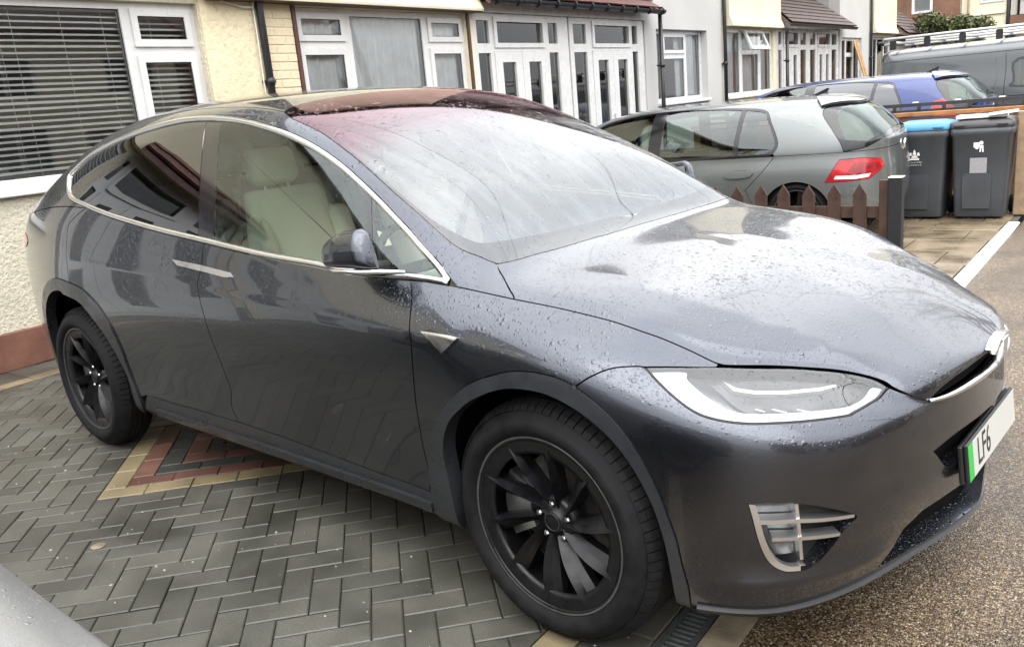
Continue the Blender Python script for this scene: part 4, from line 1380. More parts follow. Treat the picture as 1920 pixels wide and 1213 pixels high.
screen = T_['screen_edge'] + cr([(12.171, 10.231), (12.369, 10.724), (12.447, 11.059), (12.563, 11.496), (12.618, 11.93), (12.675, 12.367), (12.69, 13)])[1:]
panel(BS, 'windscreen', [(8.864, 10.289)] + screen[1:] + [(u, 13.0) for u in np.linspace(12.4, 9.0, 22)] + [(8.72, 13.0), (8.68, 12.0), (8.62, 11.3), (8.62, 10.85), (8.7, 10.45)], 'screen_glass', car, 'sym', gap=0.001, depth=0, res=0.045)
frit_in = [(8.98, 10.55), (9.5, 10.42)] + T_['frit_in'][:-1] + [(12.12, 13.0)]
panel(BS, 'screen_border', T_['screen_edge'] + cr([(12.171, 10.231), (12.369, 10.724), (12.447, 11.059), (12.563, 11.496), (12.618, 11.93), (12.675, 12.367), (12.69, 13)])[1:] + rev(frit_in), 'gloss_black', car, 'sym', off=-0.006, gap=0.002, depth=0, res=0.045)

panel(BS, 'screen_mist', [(9.3, 10.6), (9.5, 10.44)] + T_['frit_in'][:-1] + [(12.12, 13.0)] + [(u, 13.0) for u in np.linspace(11.8, 9.5, 16)] + [(9.66, 13.0), (9.62, 12.3), (9.64, 11.7), (9.66, 11.35), (9.5, 10.95)], 'screen_mist', car, 'sym', off=-0.009, gap=0.0, depth=0, res=0.045)
# wheel-arch and sill cladding
panel(BS, 'arch_cladding', [(11.17, 1.0), (11.17, 1.9)] + arch_f + rev(arch_fi) + [(11.68, 1.7), (11.64, 1.0)], 'cladding', car, off=0.007, gap=0.001, depth=0.05, res=0.03)
ro = [(5.5, 5.2)] + [q for q in T_['arch_r_out'] if q[1] > 1.2][1:]
ri = [q for q in T_['arch_r_in']]
panel(BS, 'arch_cladding', rev(rear_arc_o) + ro + [(6.37, 1.15), (6.29, 1.15)] + rev(ri) + rear_arc_i[1:], 'cladding', car, off=0.007, gap=0.001, depth=0.05, res=0.03)
panel(BS, 'sill', [q for q in T_['door_bottom'] if q[0] < 11.1] + [(11.15, 2.1), (11.15, 1.5), (11.15, 0.95)] + [(u, 0.92) for u in np.linspace(11.2, 6.5, 20)] + [(6.42, 1.4)], 'cladding', car, gap=0.002, depth=0.03, res=0.04)
st = [(u, 1.78) for u in np.linspace(6.75, 11.15, 20)]
panel(BS, 'sill_ledge', st + [(11.15, 1.6)] + [(u, 1.42) for u in np.linspace(11.12, 6.75, 20)], 'cladding', car, off=0.013, gap=0, depth=0.016, res=0.04)
for poly in ([q for q in TR['handle'] if q[0] < 8.2], [q for q in TR['handle'] if q[0] > 8.1]):
    panel(BS, 'door_handle', poly, 'chrome', car, off=0.006, gap=0.001, depth=0.008, res=0.02)
bd = panel(BS, 'fender_badge', cr(TR['badge'] + [TR['badge'][0]], 3)[:-1], 'chrome', car, off=0.007, gap=0.0, depth=0.009, res=0.012)

# headlamps
for side in ('right', 'left'):
    hl = panel(BS, 'headlamp', lamp_up + lamp_lo[1:-1], 'lamp_glass', car, side, gap=0.004, depth=0.012, res=0.03)
    panel(BS, 'lamp_housing', lamp_up + lamp_lo[1:-1], 'lamp_bowl', hl, side, off=-0.042, gap=0.003, depth=0, res=0.03)
    panel(BS, 'lamp_seal', lamp_up + lamp_lo[1:-1], 'black_plastic', hl, side, holes=[inset_uv(BS, dens(BS, lamp_up + lamp_lo[1:-1], 0.02), 0.007)], off=-0.003, gap=0.0006, depth=0.045, res=0.03)
    panel(BS, 'light_guide', cr(TR['drl_out'] + [TR['drl_out'][0]], 4)[:-1], 'lamp_guide', hl, side, off=-0.012, gap=0.0, depth=0.028, res=0.02)
    panel(BS, 'upper_guide', TR['drl_up'], 'lamp_guide', hl, side, off=-0.018, gap=0.0, depth=0.02, res=0.02)
    panel(BS, 'lamp_fin', [(15.872, 6.408), (16.074, 6.447), (16.296, 6.238), (16.706, 5.715), (16.506, 5.767), (16.245, 5.967), (16.024, 6.172)], 'lamp_dark', hl, side, off=-0.020, gap=0, depth=0.02, res=0.02)
    panel(BS, 'reflector', cr([(16.2, 6.42), (16.686, 6.74), (17.75, 6.83), (18.549, 6.85), (18.75, 6.8), (18.55, 6.4), (18.1, 6.1), (17.359, 5.93), (16.86, 5.83), (16.2, 6.42)], 4)[:-1], 'lamp_smoke', hl, side, off=-0.030, gap=0, depth=0.01, res=0.02)
    for (ua, va), (ub, vb) in (((17.2, 5.98), (17.45, 5.92)), ((17.6, 6.02), (17.85, 5.97)), ((16.95, 5.93), (17.1, 5.89))):
        panel(BS, 'lens_glint', [(ua, va), (ub, vb), (ub + .02, vb + .03), (ua + .02, va + .03)], 'lamp_guide', hl, side, off=-0.024, gap=0, depth=0.005, res=0.02)  # pale slivers painting small highlights inside the lamp

# nose: slot, chrome bar, emblem
panel(BS, 'nose_slot', slot[:-1] + [(20.0, 6.22)] + T_['chrome_bar'][1:] + [(22.0, 6.0)], 'void_black', car, 'sym', off=-0.03, gap=0, depth=0, res=0.03)
cb = T_['chrome_bar'] + [(21.75, 5.96), (22.0, 5.96)]
cp = [BS(np.array(u_), np.array(v_ + 0.08)) + BS.bnrm(np.array(u_), np.array(v_ + 0.08)) * 0.004 for u_, v_ in cb]
cp = [Vector(q) for q in cp]; cp[-1].y = 0.0
b = MB(); b.tube(cp + [Vector((q.x, -q.y, q.z)) for q in reversed(cp[:-1])], [0.0045 + 0.006 * min(1, i / 12) for i in range(len(cp))] + [0.0045 + 0.006 * min(1, i / 12) for i in reversed(range(len(cp) - 1))], 10); b.make('nose_bar', 'chrome', car)
b = MB()
stem = [(-0.030, 0.770), (0.030, 0.770), (0.020, 0.735), (0.009, 0.67), (0.0, 0.645), (-0.009, 0.67), (-0.020, 0.735)]
b.prism(stem, 'x', 0.902, 0.926)
b.prism([(-0.095, 0.757), (-0.06, 0.776), (0.0, 0.783), (0.06, 0.776), (0.095, 0.757), (0.085, 0.743), (0.045, 0.760), (0.0, 0.765), (-0.045, 0.760), (-0.085, 0.743)], 'x', 0.896, 0.923)
b.make('emblem', 'chrome', car, fix=True)
# lower grilles, splitter, number plate
panel(BS, 'lower_grille', [(18.9, 1.2), (19.3, 2.6), (20.0, 2.75), (22.0, 2.75), (22.0, 1.2)], 'void_black', car, 'sym', off=-0.05, gap=0, depth=0, res=0.05)
panel(BS, 'upper_grille', [(19.6, 4.2), (22.0, 4.3), (22.0, 3.1), (20.0, 3.1)], 'void_black', car, 'sym', off=-0.05, gap=0, depth=0, res=0.05)
panel(BS, 'splitter', [(u, 1.12) for u in np.linspace(16.0, 21.9, 30)] + [(22.0, 1.12), (22.0, 0.55)] + [(u, 0.55) for u in np.linspace(21.9, 16.0, 30)], 'black_plastic', car, 'sym', off=0.012, gap=0, depth=0.02, res=0.05)
pl = obj('number_plate', MB().box((-0.006, -0.26, -0.0555), (0.006, 0.26, 0.0555), 0.004).mesh('number_plate'), 'black_plastic', car)
pl.location = (0.902, -0.01, 0.488); pl.rotation_euler = (0, R(-6), 0)
MB().box((0.0062, -0.212, -0.050), (0.0072, 0.256, 0.050)).make('plate_face', 'plate_white', pl)
MB().box((0.0062, -0.256, -0.050), (0.0072, -0.213, 0.050)).make('green_band', 'plate_green', pl)
me = text_mesh('LF6', 0.11)
xf_mesh(me, Matrix(((0, 0, 1, 0.0076), (0.86, 0, 0, -0.105), (0, 1.0, 0, 0.0), (0, 0, 0, 1))))
obj('plate_lettering', me, 'ink_black', pl)
MB().box((-0.02, -0.263, -0.058), (-0.0065, 0.263, 0.05), 0.004).make('plate_holder', 'black_plastic', pl)

# fog lamps
for side in ('right', 'left'):
    fl = panel(BS, 'fog_lamp', cr(TR['fog'] + [TR['fog'][0]])[:-1], 'black_plastic', car, side, off=-0.048, gap=-0.004, depth=0, res=0.03)
    f = TR['fog']
    path = cr(f[0:7])
    panel(BS, 'fog_trim', path + [(f[6][0], f[6][1] + 0.14)] + [(q[0] + 0.085 * (1 if i < 24 else 1), q[1] + 0.10 * (i / len(path))) for i, q in reversed(list(enumerate(path)))], 'satin_silver', fl, side, off=0.002, gap=0, depth=0.02, res=0.02)
    for nm in ('fogbar1', 'fogbar1b', 'fogbar2', 'fogbar2b'):
        (u0, v0), (u1, v1) = TR[nm]
        panel(BS, 'fog_blade', [(u0, v0 - 0.04), (u1, v1 - 0.035), (u1, v1 + 0.035), (u0, v0 + 0.04)], 'satin_silver', fl, side, off=-0.001, gap=0, depth=0.03, res=0.03)
    fv = TR['fogv']
    panel(BS, 'fog_post', [(fv[0][0] - .02, fv[0][1]), (fv[1][0] - .02, fv[1][1]), (fv[2][0] - .02, fv[2][1]), (fv[2][0] + .03, fv[2][1]), (fv[1][0] + .03, fv[1][1]), (fv[0][0] + .03, fv[0][1])], 'satin_silver', fl, side, off=-0.004, gap=0, depth=0.04, res=0.03)
    panel(BS, 'fog_lens', [(16.84, 3.5), (17.4, 3.5), (17.47, 2.35), (17.15, 2.35), (16.95, 2.7)], 'lamp_smoke', fl, side, off=-0.035, gap=0, depth=0, res=0.03)
panel(BS, 'tail_lamp', cr([(1.6, 6.3), (2.6, 6.4), (3.5, 6.3), (3.75, 6.05), (3.4, 5.8), (2.4, 5.7), (1.6, 5.75)], 4), 'lamp_deep_red', car, off=0.003, gap=0.001, depth=0.01, res=0.03)

# inner shell behind the panel gaps, wheel wells and floor
uu = np.linspace(0, 22, 150); vv = np.linspace(0.2, 13, 90)
UG, VG = np.meshgrid(uu, vv)
PG = BS(UG, VG) - BS.nrm(UG, VG) * 0.034
faces = []; nu_ = len(uu)
for i in range(len(vv) - 1):
    for j in range(nu_ - 1):
        c = PG[i:i + 2, j:j + 2].reshape(-1, 3).mean(0); um, vm = UG[i, j], VG[i, j]
        if (vm > 6.75 and um < 12.45): continue
        if math.hypot(c[0], c[2] - 0.38) < 0.47 or math.hypot(c[0] - RC[0], c[2] - RC[1]) < 0.52: continue
        if 19.0 < um and (1.2 < vm < 4.3): continue
        if 16.4 < um < 18.6 and 1.7 < vm < 3.9: continue
        if 15.1 < um < 19.6 and 4.9 < vm < 7.5: continue
        if um > 19.5 and 5.4 < vm < 9: continue
        faces.append((i * nu_ + j, i * nu_ + j + 1, (i + 1) * nu_ + j + 1, (i + 1) * nu_ + j))
b = MB(); Vs = PG.reshape(-1, 3)
b.add(Vs, faces); b.add(Vs * [1, -1, 1], [tuple(reversed(f)) for f in faces])
b.make('inner_shell', 'void_black', car)
for wx in (0.0, -2.965):
    for s in (1, -1):
        b = MB(); n = 40; Pw = []
        for a in np.linspace(R(-14), R(194), n):
            Pw.append([(wx + 0.44 * math.cos(a), s * 0.55, 0.385 + 0.44 * math.sin(a)), (wx + 0.44 * math.cos(a), s * 0.855, 0.385 + 0.44 * math.sin(a))])
        b.grid(Pw)
        b.add([(wx - 0.47, s * 0.56, 0.24), (wx + 0.47, s * 0.56, 0.24), (wx + 0.47, s * 0.56, 0.86), (wx - 0.47, s * 0.56, 0.86)], [(0, 1, 2, 3)])
        b.make('wheel_well', 'void_black', car)
b = MB(); b.box((-3.85, -0.55, 0.19), (0.55, 0.55, 0.24)); b.box((-2.45, -0.80, 0.20), (-0.5, 0.80, 0.26)); b.make('underbody', 'void_black', car)

MT = {'tyre': 'tyre_rubber', 'rim': 'rim_black'}
make_wheel(car, 0.0, -0.853, 0.362, 0.362, 0.264, 0.204, MT, outward=-1, steer=R(-1.5))
make_wheel(car, -2.965, -0.862, 0.362, 0.362, 0.264, 0.204, MT, outward=-1)
make_wheel(car, 0.0, 0.853, 0.362, 0.362, 0.264, 0.204, MT, outward=1, detail=False)
make_wheel(car, -2.965, 0.862, 0.362, 0.362, 0.264, 0.204, MT, outward=1, detail=False)

# door mirrors, folded back along the glass: flat chin, top falling away to a rounded tip
for s in (-1, 1):
    P = []
    n = 24
    for i in range(n + 1):            # sections from the hinge (front) to the tip (rear)
        t = i / n
        H_ = np.interp(t, [0, 0.04, 0.15, 0.5, 0.8, 0.93, 1.0], [0.070, 0.104, 0.119, 0.112, 0.090, 0.068, 0.035])
        dp = np.interp(t, [0, 0.04, 0.15, 0.6, 0.85, 0.95, 1.0], [0.008, 0.034, 0.055, 0.056, 0.044, 0.028, 0.010])
        zb = np.interp(t, [0, 0.85, 1.0], [1.072, 1.068, 1.082])
        sec = []
        for a in np.linspace(0, 2 * math.pi, 32, endpoint=False):
            ca_, sa_ = math.cos(a), math.sin(a)
            oy = dp * math.copysign(abs(ca_) ** 0.7, ca_); f_ = 0.5 + 0.5 * math.copysign(abs(sa_) ** (0.5 if sa_ < 0 else 0.75), sa_)
            if ca_ < 0: oy *= 0.30       # flat side with the mirror glass, turned to the door
            sec.append((-0.556 - 0.240 * t - 0.022 * f_ * (1 - t), s * (0.957 + 0.010 * t + oy * (1.0 - 0.28 * f_ * f_)), zb + H_ * f_))
        P.append(sec + [sec[0]])
    b = MB(); b.grid(P); b.add(P[0][:-1], [tuple(range(32))]); b.add(P[-1][:-1], [tuple(range(32))])
    mo = b.make('door_mirror', 'paint_grey', car, fix=True)
    b = MB(); b.tube([(-0.50, s * 0.905, 1.052), (-0.56, s * 0.965, 1.062), (-0.60, s * 1.004, 1.066), (-0.70, s * 1.012, 1.065), (-0.77, s * 1.000, 1.072)], [0.007, 0.008, 0.008, 0.007, 0.003], 8); b.make('mirror_strip', 'chrome', mo)
    b = MB(); b.tube([(-0.62, s * 0.87, 1.05), (-0.64, s * 0.92, 1.06), (-0.66, s * 0.95, 1.09)], [0.026, 0.024, 0.03], 12); b.make('mirror_arm', 'black_plastic', mo)
    b = MB(); b.add([(-0.60, s * 0.938, 1.09), (-0.75, s * 0.946, 1.09), (-0.75, s * 0.946, 1.15), (-0.60, s * 0.938, 1.17)], [(0, 1, 2, 3)]); b.make('mirror_glass', 'chrome', mo)

# cabin
b = MB(); b.box((-3.6, -0.80, 0.40), (-0.35, 0.80, 0.45)); b.make('cabin_floor', 'cabin_dark', car)
prof = [(-0.30, 0.70), (-0.26, 1.0), (-0.40, 1.015), (-0.62, 1.0), (-0.78, 0.97), (-0.86, 0.93), (-0.84, 0.84), (-0.74, 0.72)]
b = MB(); b.prism(prof, 'y', -0.78, 0.78); b.make('dashboard', 'seat_cream', car, fix=True)
b = MB(); b.box((-1.6, -0.13, 0.45), (-0.8, 0.13, 0.74), 0.02); b.make('centre_console', 'cabin_dark', car)
b = MB(); b.box((-0.905, -0.13, 0.78), (-0.885, 0.11, 1.05), 0.006); b.make('touch_screen', 'gloss_black', car)
sw = obj('steering_wheel', None, None, car); COL.objects.unlink(sw); bpy.data.objects.remove(sw)
b = MB(); th = np.linspace(0, 2 * math.pi, 33)
b.tube([(-1.02 - 0.08 * math.sin(a), -0.38 + 0.18 * math.cos(a), 0.93 + 0.165 * math.sin(a)) for a in th], 0.016, 8, cap=False)
b.obox((-1.02, -0.38, 0.93), (0.01, 0, 0), (0, 0.16, 0), (0.008, 0, 0.03)); b.obox((-1.0, -0.38, 0.87), (0.01, 0, 0), (0, 0.03, 0), (0.03, 0, 0.06))
b.tube([(-1.0, -0.38, 0.93), (-0.8, -0.38, 0.88)], 0.03, 10)
b.make('steering_wheel', 'cabin_dark', car)
for y in (-0.39, 0.39): seat(car, -1.42, y, 0.66, 'seat_cream', 0.52)
for q in (-1, 1):
    b = MB(); b.add([(-1.60, q * 0.72, 1.42), (-1.64, q * 0.71, 1.42), (-1.60, q * 0.80, 0.75), (-1.555, q * 0.80, 0.75)], [(0, 1, 2, 3)]); b.add([(-1.58, q * 0.70, 1.40), (-1.61, q * 0.70, 1.42), (-1.50, q * 0.30, 0.92), (-1.47, q * 0.31, 0.90)], [(0, 1, 2, 3)]); b.make('seat_belt', 'cabin_dark', car)
for y in (-0.48, 0.0, 0.48): seat(car, -2.35, y, 0.68, 'seat_cream', 0.44)
P = [[tuple(BS.base(u, v) - BS.bnrm(u, v) * 0.05) for v in np.linspace(10.6, 12.98, 8)] for u in np.linspace(5.4, 8.6, 16)]
P2 = [row + [(x, -y, z) for x, y, z in reversed(row)] for row in P]
b = MB(); b.grid(P2); b.make('headlining', 'headliner', car)
b = MB(); b.box((-1.36, -0.11, 1.44), (-1.30, 0.11, 1.50), 0.015); b.tube([(-1.33, 0, 1.50), (-1.36, 0, 1.57)], 0.012, 8); b.make('rear_view_mirror', 'black_plastic', car)
P = [[tuple(BS.base(u, v) - BS.bnrm(u, v) * 0.055) for v in np.linspace(2.0, 6.9, 8)] for u in np.linspace(6.6, 11.0, 20)]
b = MB(); b.grid(P); b.add(np.array(P).reshape(-1, 3) * [1, -1, 1], [tuple(reversed((i * 8 + j, i * 8 + j + 1, (i + 1) * 8 + j + 1, (i + 1) * 8 + j))) for i in range(19) for j in range(7)], True); b.make('door_lining', 'cabin_dark', car)


# ------------------------------------------------------------------ house materials
def render_mat(name, col, lump=70.0, dist=0.012, var=0.16, rough=0.8):
    m, n, l, b = nt(name)
    geo = n.new('ShaderNodeNewGeometry')
    t = n.new('ShaderNodeTexNoise'); t.inputs['Scale'].default_value = lump; t.inputs['Detail'].default_value = 4; t.inputs['Roughness'].default_value = 0.65
    l.new(geo.outputs['Position'], t.inputs['Vector'])
    t2 = n.new('ShaderNodeTexNoise'); t2.inputs['Scale'].default_value = 1.3; t2.inputs['Detail'].default_value = 7
    l.new(geo.outputs['Position'], t2.inputs['Vector'])
    r = ramp(n, [(0.3, [c * (1 - var) for c in col]), (0.7, [min(1, c * (1 + var * 0.6)) for c in col])])
    l.new(t2.outputs['Fac'], r.inputs['Fac'])
    r2 = ramp(n, [(0.30, 0.72), (0.5, 1.0)]); l.new(t.outputs['Fac'], r2.inputs['Fac'])
    mu = n.new('ShaderNodeMixRGB'); mu.blend_type = 'MULTIPLY'; mu.inputs['Fac'].default_value = 0.8
    l.new(r.outputs['Color'], mu.inputs['Color1']); l.new(r2.outputs['Color'], mu.inputs['Color2'])
    l.new(mu.outputs['Color'], b.inputs['Base Color'])
    b.inputs['Roughness'].default_value = rough
    bp = n.new('ShaderNodeBump'); bp.inputs['Strength'].default_value = 1.0; bp.inputs['Distance'].default_value = dist
    l.new(t.outputs['Fac'], bp.inputs['Height']); l.new(bp.outputs['Normal'], b.inputs['Normal'])
    return m


render_mat('render_pebble', (0.70, 0.645, 0.51), 42, 0.022)
render_mat('render_yellow', (0.74, 0.65, 0.44), 24, 0.012, 0.12)
render_mat('render_cream', (0.76, 0.70, 0.52), 110, 0.004, 0.10)
render_mat('render_white', (0.52, 0.51, 0.49), 160, 0.002, 0.08)
render_mat('render_grey', (0.42, 0.415, 0.40), 160, 0.002, 0.08)
render_mat('brick_painted', (0.72, 0.62, 0.43), 60, 0.004, 0.10)
render_mat('brick_brown', (0.20, 0.105, 0.065), 14, 0.004, 0.35)
simple('plinth_brown', (0.17, 0.075, 0.05), 0.65, noise=0.25, nscale=8, bump=0.4, bscale=60)
simple('upvc_white', (0.64, 0.64, 0.63), 0.28, noise=0.04, nscale=5, rvar=0.08)
simple('wood_brown', (0.075, 0.03, 0.02), 0.5, noise=0.2, nscale=20)
simple('pipe_black', (0.014, 0.015, 0.017), 0.35, noise=0.2, nscale=12, rvar=0.1)
simple('cable_white', (0.7, 0.69, 0.65), 0.5)
simple('curtain_net', (0.86, 0.89, 0.92), 0.9, noise=0.08, nscale=6)
simple('blind_white', (0.86, 0.86, 0.84), 0.5)
simple('room_dark', (0.035, 0.037, 0.038), 0.9, noise=0.5, nscale=1.2)
simple('room_pale', (0.42, 0.44, 0.41), 0.9, noise=0.6, nscale=0.9)
simple('room_mid', (0.10, 0.10, 0.098), 0.9, noise=0.4, nscale=0.9)
simple('tile_red', (0.135, 0.062, 0.052), 0.5, noise=0.35, nscale=9, bump=0.3, bscale=80)
simple('tile_brown', (0.085, 0.058, 0.05), 0.5, noise=0.35, nscale=9, bump=0.3, bscale=80)
simple('tile_dark', (0.07, 0.062, 0.062), 0.45, noise=0.35, nscale=9, bump=0.3, bscale=80)
simple('post_tan', (0.35, 0.28, 0.2), 0.6)
simple('plank_wood', (0.46, 0.27, 0.12), 0.6, noise=0.25, nscale=9)
thin_glass('window_glass', (0.94, 0.96, 0.95), (1, 1, 1), 1.5, minrefl=0.02)
WX = -5.2


def wall_mesh(y0, y1, z0, z1, holes, x0=WX - 0.25, x1=WX):
    """wall slab in the plane x with rectangular openings, built from the cells between the opening edges"""
    ys = sorted({y0, y1, *[h[0] for h in holes], *[h[1] for h in holes]}); zs = sorted({z0, z1, *[h[2] for h in holes], *[h[3] for h in holes]})
    ys = [y for y in ys if y0 <= y <= y1]; zs = [z for z in zs if z0 <= z <= z1]
    solid = lambda i, j: 0 <= i < len(ys) - 1 and 0 <= j < len(zs) - 1 and not any(h[0] - 1e-6 <= ys[i] and ys[i + 1] <= h[1] + 1e-6 and h[2] - 1e-6 <= zs[j] and zs[j + 1] <= h[3] + 1e-6 for h in holes)
    b = MB()
    for i in range(len(ys) - 1):
        for j in range(len(zs) - 1):
            if not solid(i, j): continue
            a, c, d, e = ys[i], ys[i + 1], zs[j], zs[j + 1]
            b.add([(x1, a, d), (x1, c, d), (x1, c, e), (x1, a, e)], [(0, 1, 2, 3)])
            b.add([(x0, a, d), (x0, c, d), (x0, c, e), (x0, a, e)], [(3, 2, 1, 0)])
            if not solid(i - 1, j): b.add([(x0, a, d), (x1, a, d), (x1, a, e), (x0, a, e)], [(0, 1, 2, 3)])
            if not solid(i + 1, j): b.add([(x0, c, d), (x1, c, d), (x1, c, e), (x0, c, e)], [(3, 2, 1, 0)])
            if not solid(i, j - 1): b.add([(x0, a, d), (x1, a, d), (x1, c, d), (x0, c, d)], [(3, 2, 1, 0)])
            if not solid(i, j + 1): b.add([(x0, a, e), (x1, a, e), (x1, c, e), (x0, c, e)], [(0, 1, 2, 3)])
    return b


def window(house, y0, y1, z0, z1, cols, x=WX - 0.06, fr=0.055, sill=True, name='window'):
    """white plastic window. cols: (ya, yb, [(za, zb, sash)]) gives each light; bars fill what lies between"""
    b = MB()
    holes = [(a, c, d, e) for a, c, ls in cols for d, e, s in ls]
    wb = wall_mesh(y0, y1, z0, z1, holes, x - 0.06, x)
    w = wb.make(name, 'upvc_white', house)
    for a, c, ls in cols:
        for d, e, s in ls:
            if s:                      # an opening sash: its own raised frame
                t = 0.038
                wall_mesh(a - 0.018, c + 0.018, d - 0.018, e + 0.018, [(a + t, c - t, d + t, e - t)], x + 0.002, x + 0.020).make('sash', 'upvc_white', w)
                g = (a + t, c - t, d + t, e - t); gx = x + 0.006
            else:
                g = (a, c, d, e); gx = x - 0.022
            MB().add([(gx, g[0], g[2]), (gx, g[1], g[2]), (gx, g[1], g[3]), (gx, g[0], g[3])], [(0, 1, 2, 3)]).make('pane', 'window_glass', w)
            k = 0.007                   # black gasket round the pane
            wall_mesh(g[0], g[1], g[2], g[3], [(g[0] + k, g[1] - k, g[2] + k, g[3] - k)], gx, gx + 0.004).make('gasket', 'pipe_black', w)
    if sill:
        MB().box((x - 0.02, y0 - 0.03, z0 - 0.055), (WX + 0.055, y1 + 0.03, z0 - 0.002), 0.008).make('sill', 'upvc_white', w)
    return w


def curtain(house, y0, y1, z0, z1, x, mat='curtain_net', amp=0.025, wave=0.11):
    n = int((y1 - y0) / wave * 8)
    P = []
    for i in range(n + 1):
        y = y0 + (y1 - y0) * i / n
        dx = amp * math.sin(y / wave * 2 * math.pi) + 0.4 * amp * math.sin(y / wave * 3.7 + 1)
        P.append([(x + dx, y, z0), (x + dx * 0.8, y, (z0 + z1) / 2), (x + dx * 0.5, y, z1)])
    b = MB(); b.grid(P); return b.make('curtain', mat, house)


def porch(house, cols, y0, y1, z1=2.58):
    """white glazed porch front: fixed lights round a pair of glazed doors"""
    (pa, pb), (da, db), (na, nb) = cols
    x = WX - 0.02
    holes = [(pa, pb, 0.45, 2.13), (pa, pb, 2.24, 2.50), (da, db, 2.235, 2.50), (na, nb, 0.45, 2.13), (na, nb, 2.24, 2.50), (da - 0.06, db + 0.06, 0.05, 2.15)]
    w = wall_mesh(y0, y1, -0.3, z1, holes, x - 0.08, x).make('porch', 'upvc_white', house)
    for h in holes[:-1]:
        gx = x - 0.03
        MB().add([(gx, h[0], h[2]), (gx, h[1], h[2]), (gx, h[1], h[3]), (gx, h[0], h[3])], [(0, 1, 2, 3)]).make('pane', 'window_glass', w)
    wall_mesh(da - 0.045, db + 0.045, 2.19, 2.545, [(da + 0.01, db - 0.01, 2.245, 2.49)], x + 0.003, x + 0.02).make('sash', 'upvc_white', w)
    mid = (da + db) / 2
    for a, c in ((da - 0.057, mid - 0.003), (mid + 0.003, db + 0.057)):
        d = wall_mesh(a, c, 0.055, 2.147, [(a + 0.14, c - 0.14, 0.95, 2.02), (a + 0.14, c - 0.14, 0.2, 0.8)], x - 0.05, x + 0.012).make('door', 'upvc_white', w)
    for a, c in ((da - 0.057, mid - 0.003), (mid + 0.003, db + 0.057)):
        b = MB()
        for q in ((0.95, 2.02), (0.2, 0.8)):
            b.add([(x - 0.02, a + 0.14, q[0]), (x - 0.02, c - 0.14, q[0]), (x - 0.02, c - 0.14, q[1]), (x - 0.02, a + 0.14, q[1])], [(0, 1, 2, 3)])
        b.make('door_glass', 'window_glass', w)
    b = MB(); b.box((x + 0.013, mid - 0.06, 1.05), (x + 0.028, mid - 0.035, 1.25)); b.tube([(x + 0.04, mid - 0.048, 1.15), (x + 0.04, mid - 0.14, 1.15)], 0.009, 8); b.make('door_handle', 'satin_silver', w)
    return w


def tiled_roof(house, y0, y1, xe, ze, xt, zt, courses, mat, tiles=True, tw=0.165, hip_r=0.0, name='porch_roof'):
    """lean-to roof: slab, then overlapping courses of plain tiles up the slope"""
    dirx, dirz = xt - xe, zt - ze
    L = math.hypot(dirx, dirz); ux, uz = dirx / L, dirz / L; nx, nz = -uz, ux
    if nz < 0: nx, nz = -nx, -nz
    b = MB(); b.add([(xe, y0, ze - .03), (xe, y1, ze - .03), (xt, y1 - hip_r, zt - .03), (xt, y0, zt - .03), (xe, y0, ze - .09), (xe, y1, ze - .09), (xt, y1 - hip_r, zt - .09), (xt, y0, zt - .09)], [(0, 1, 2, 3), (7, 6, 5, 4), (0, 4, 5, 1), (1, 5, 6, 2), (2, 6, 7, 3), (3, 7, 4, 0)])
    r = b.make(name, mat, house, fix=True)
    ex = L / courses
    tile = MB()
    hw = tw / 2 - 0.002
    a0 = -0.02; a1 = ex + 0.03
    tile.add([(a0 * ux + nx * .022, -hw, a0 * uz + nz * .022), (a0 * ux + nx * .022, hw, a0 * uz + nz * .022), (a1 * ux + nx * .006, hw, a1 * uz + nz * .006), (a1 * ux + nx * .006, -hw, a1 * uz + nz * .006),
              (a0 * ux + nx * .006, -hw, a0 * uz + nz * .006), (a0 * ux + nx * .006, hw, a0 * uz + nz * .006)], [(0, 1, 2, 3), (0, 4, 5, 1), (1, 5, 2), (0, 3, 4)])
    tile = tile.mesh('tile')
    for c in range(courses):
        t = c * ex
        ye = y1 - hip_r * c / courses
        if tiles:
            y = y0 + (tw / 2 if c % 2 else 0.0) + tw / 2
            while y < ye - tw / 2 + 0.02:
                o = obj('tile', tile, mat, r); o.location = (xe + ux * t, y, ze + uz * t + rnd.uniform(0, .004)); o.rotation_euler = (0, rnd.uniform(-.02, .02), 0)
                y += tw
        else:
            b = MB()
            b.add([(xe + ux * (t + a0) + nx * .03, y0, ze + uz * (t + a0) + nz * .03), (xe + ux * (t + a0) + nx * .03, ye, ze + uz * (t + a0) + nz * .03), (xe + ux * (t + a1) + nx * .006, ye, ze + uz * (t + a1) + nz * .006), (xe + ux * (t + a1) + nx * .006, y0, ze + uz * (t + a1) + nz * .006),
                   (xe + ux * (t + a0), y0, ze + uz * (t + a0)), (xe + ux * (t + a0), ye, ze + uz * (t + a0))], [(0, 1, 2, 3), (0, 4, 5, 1)])
            b.make('tile_course', mat, r)
    return r


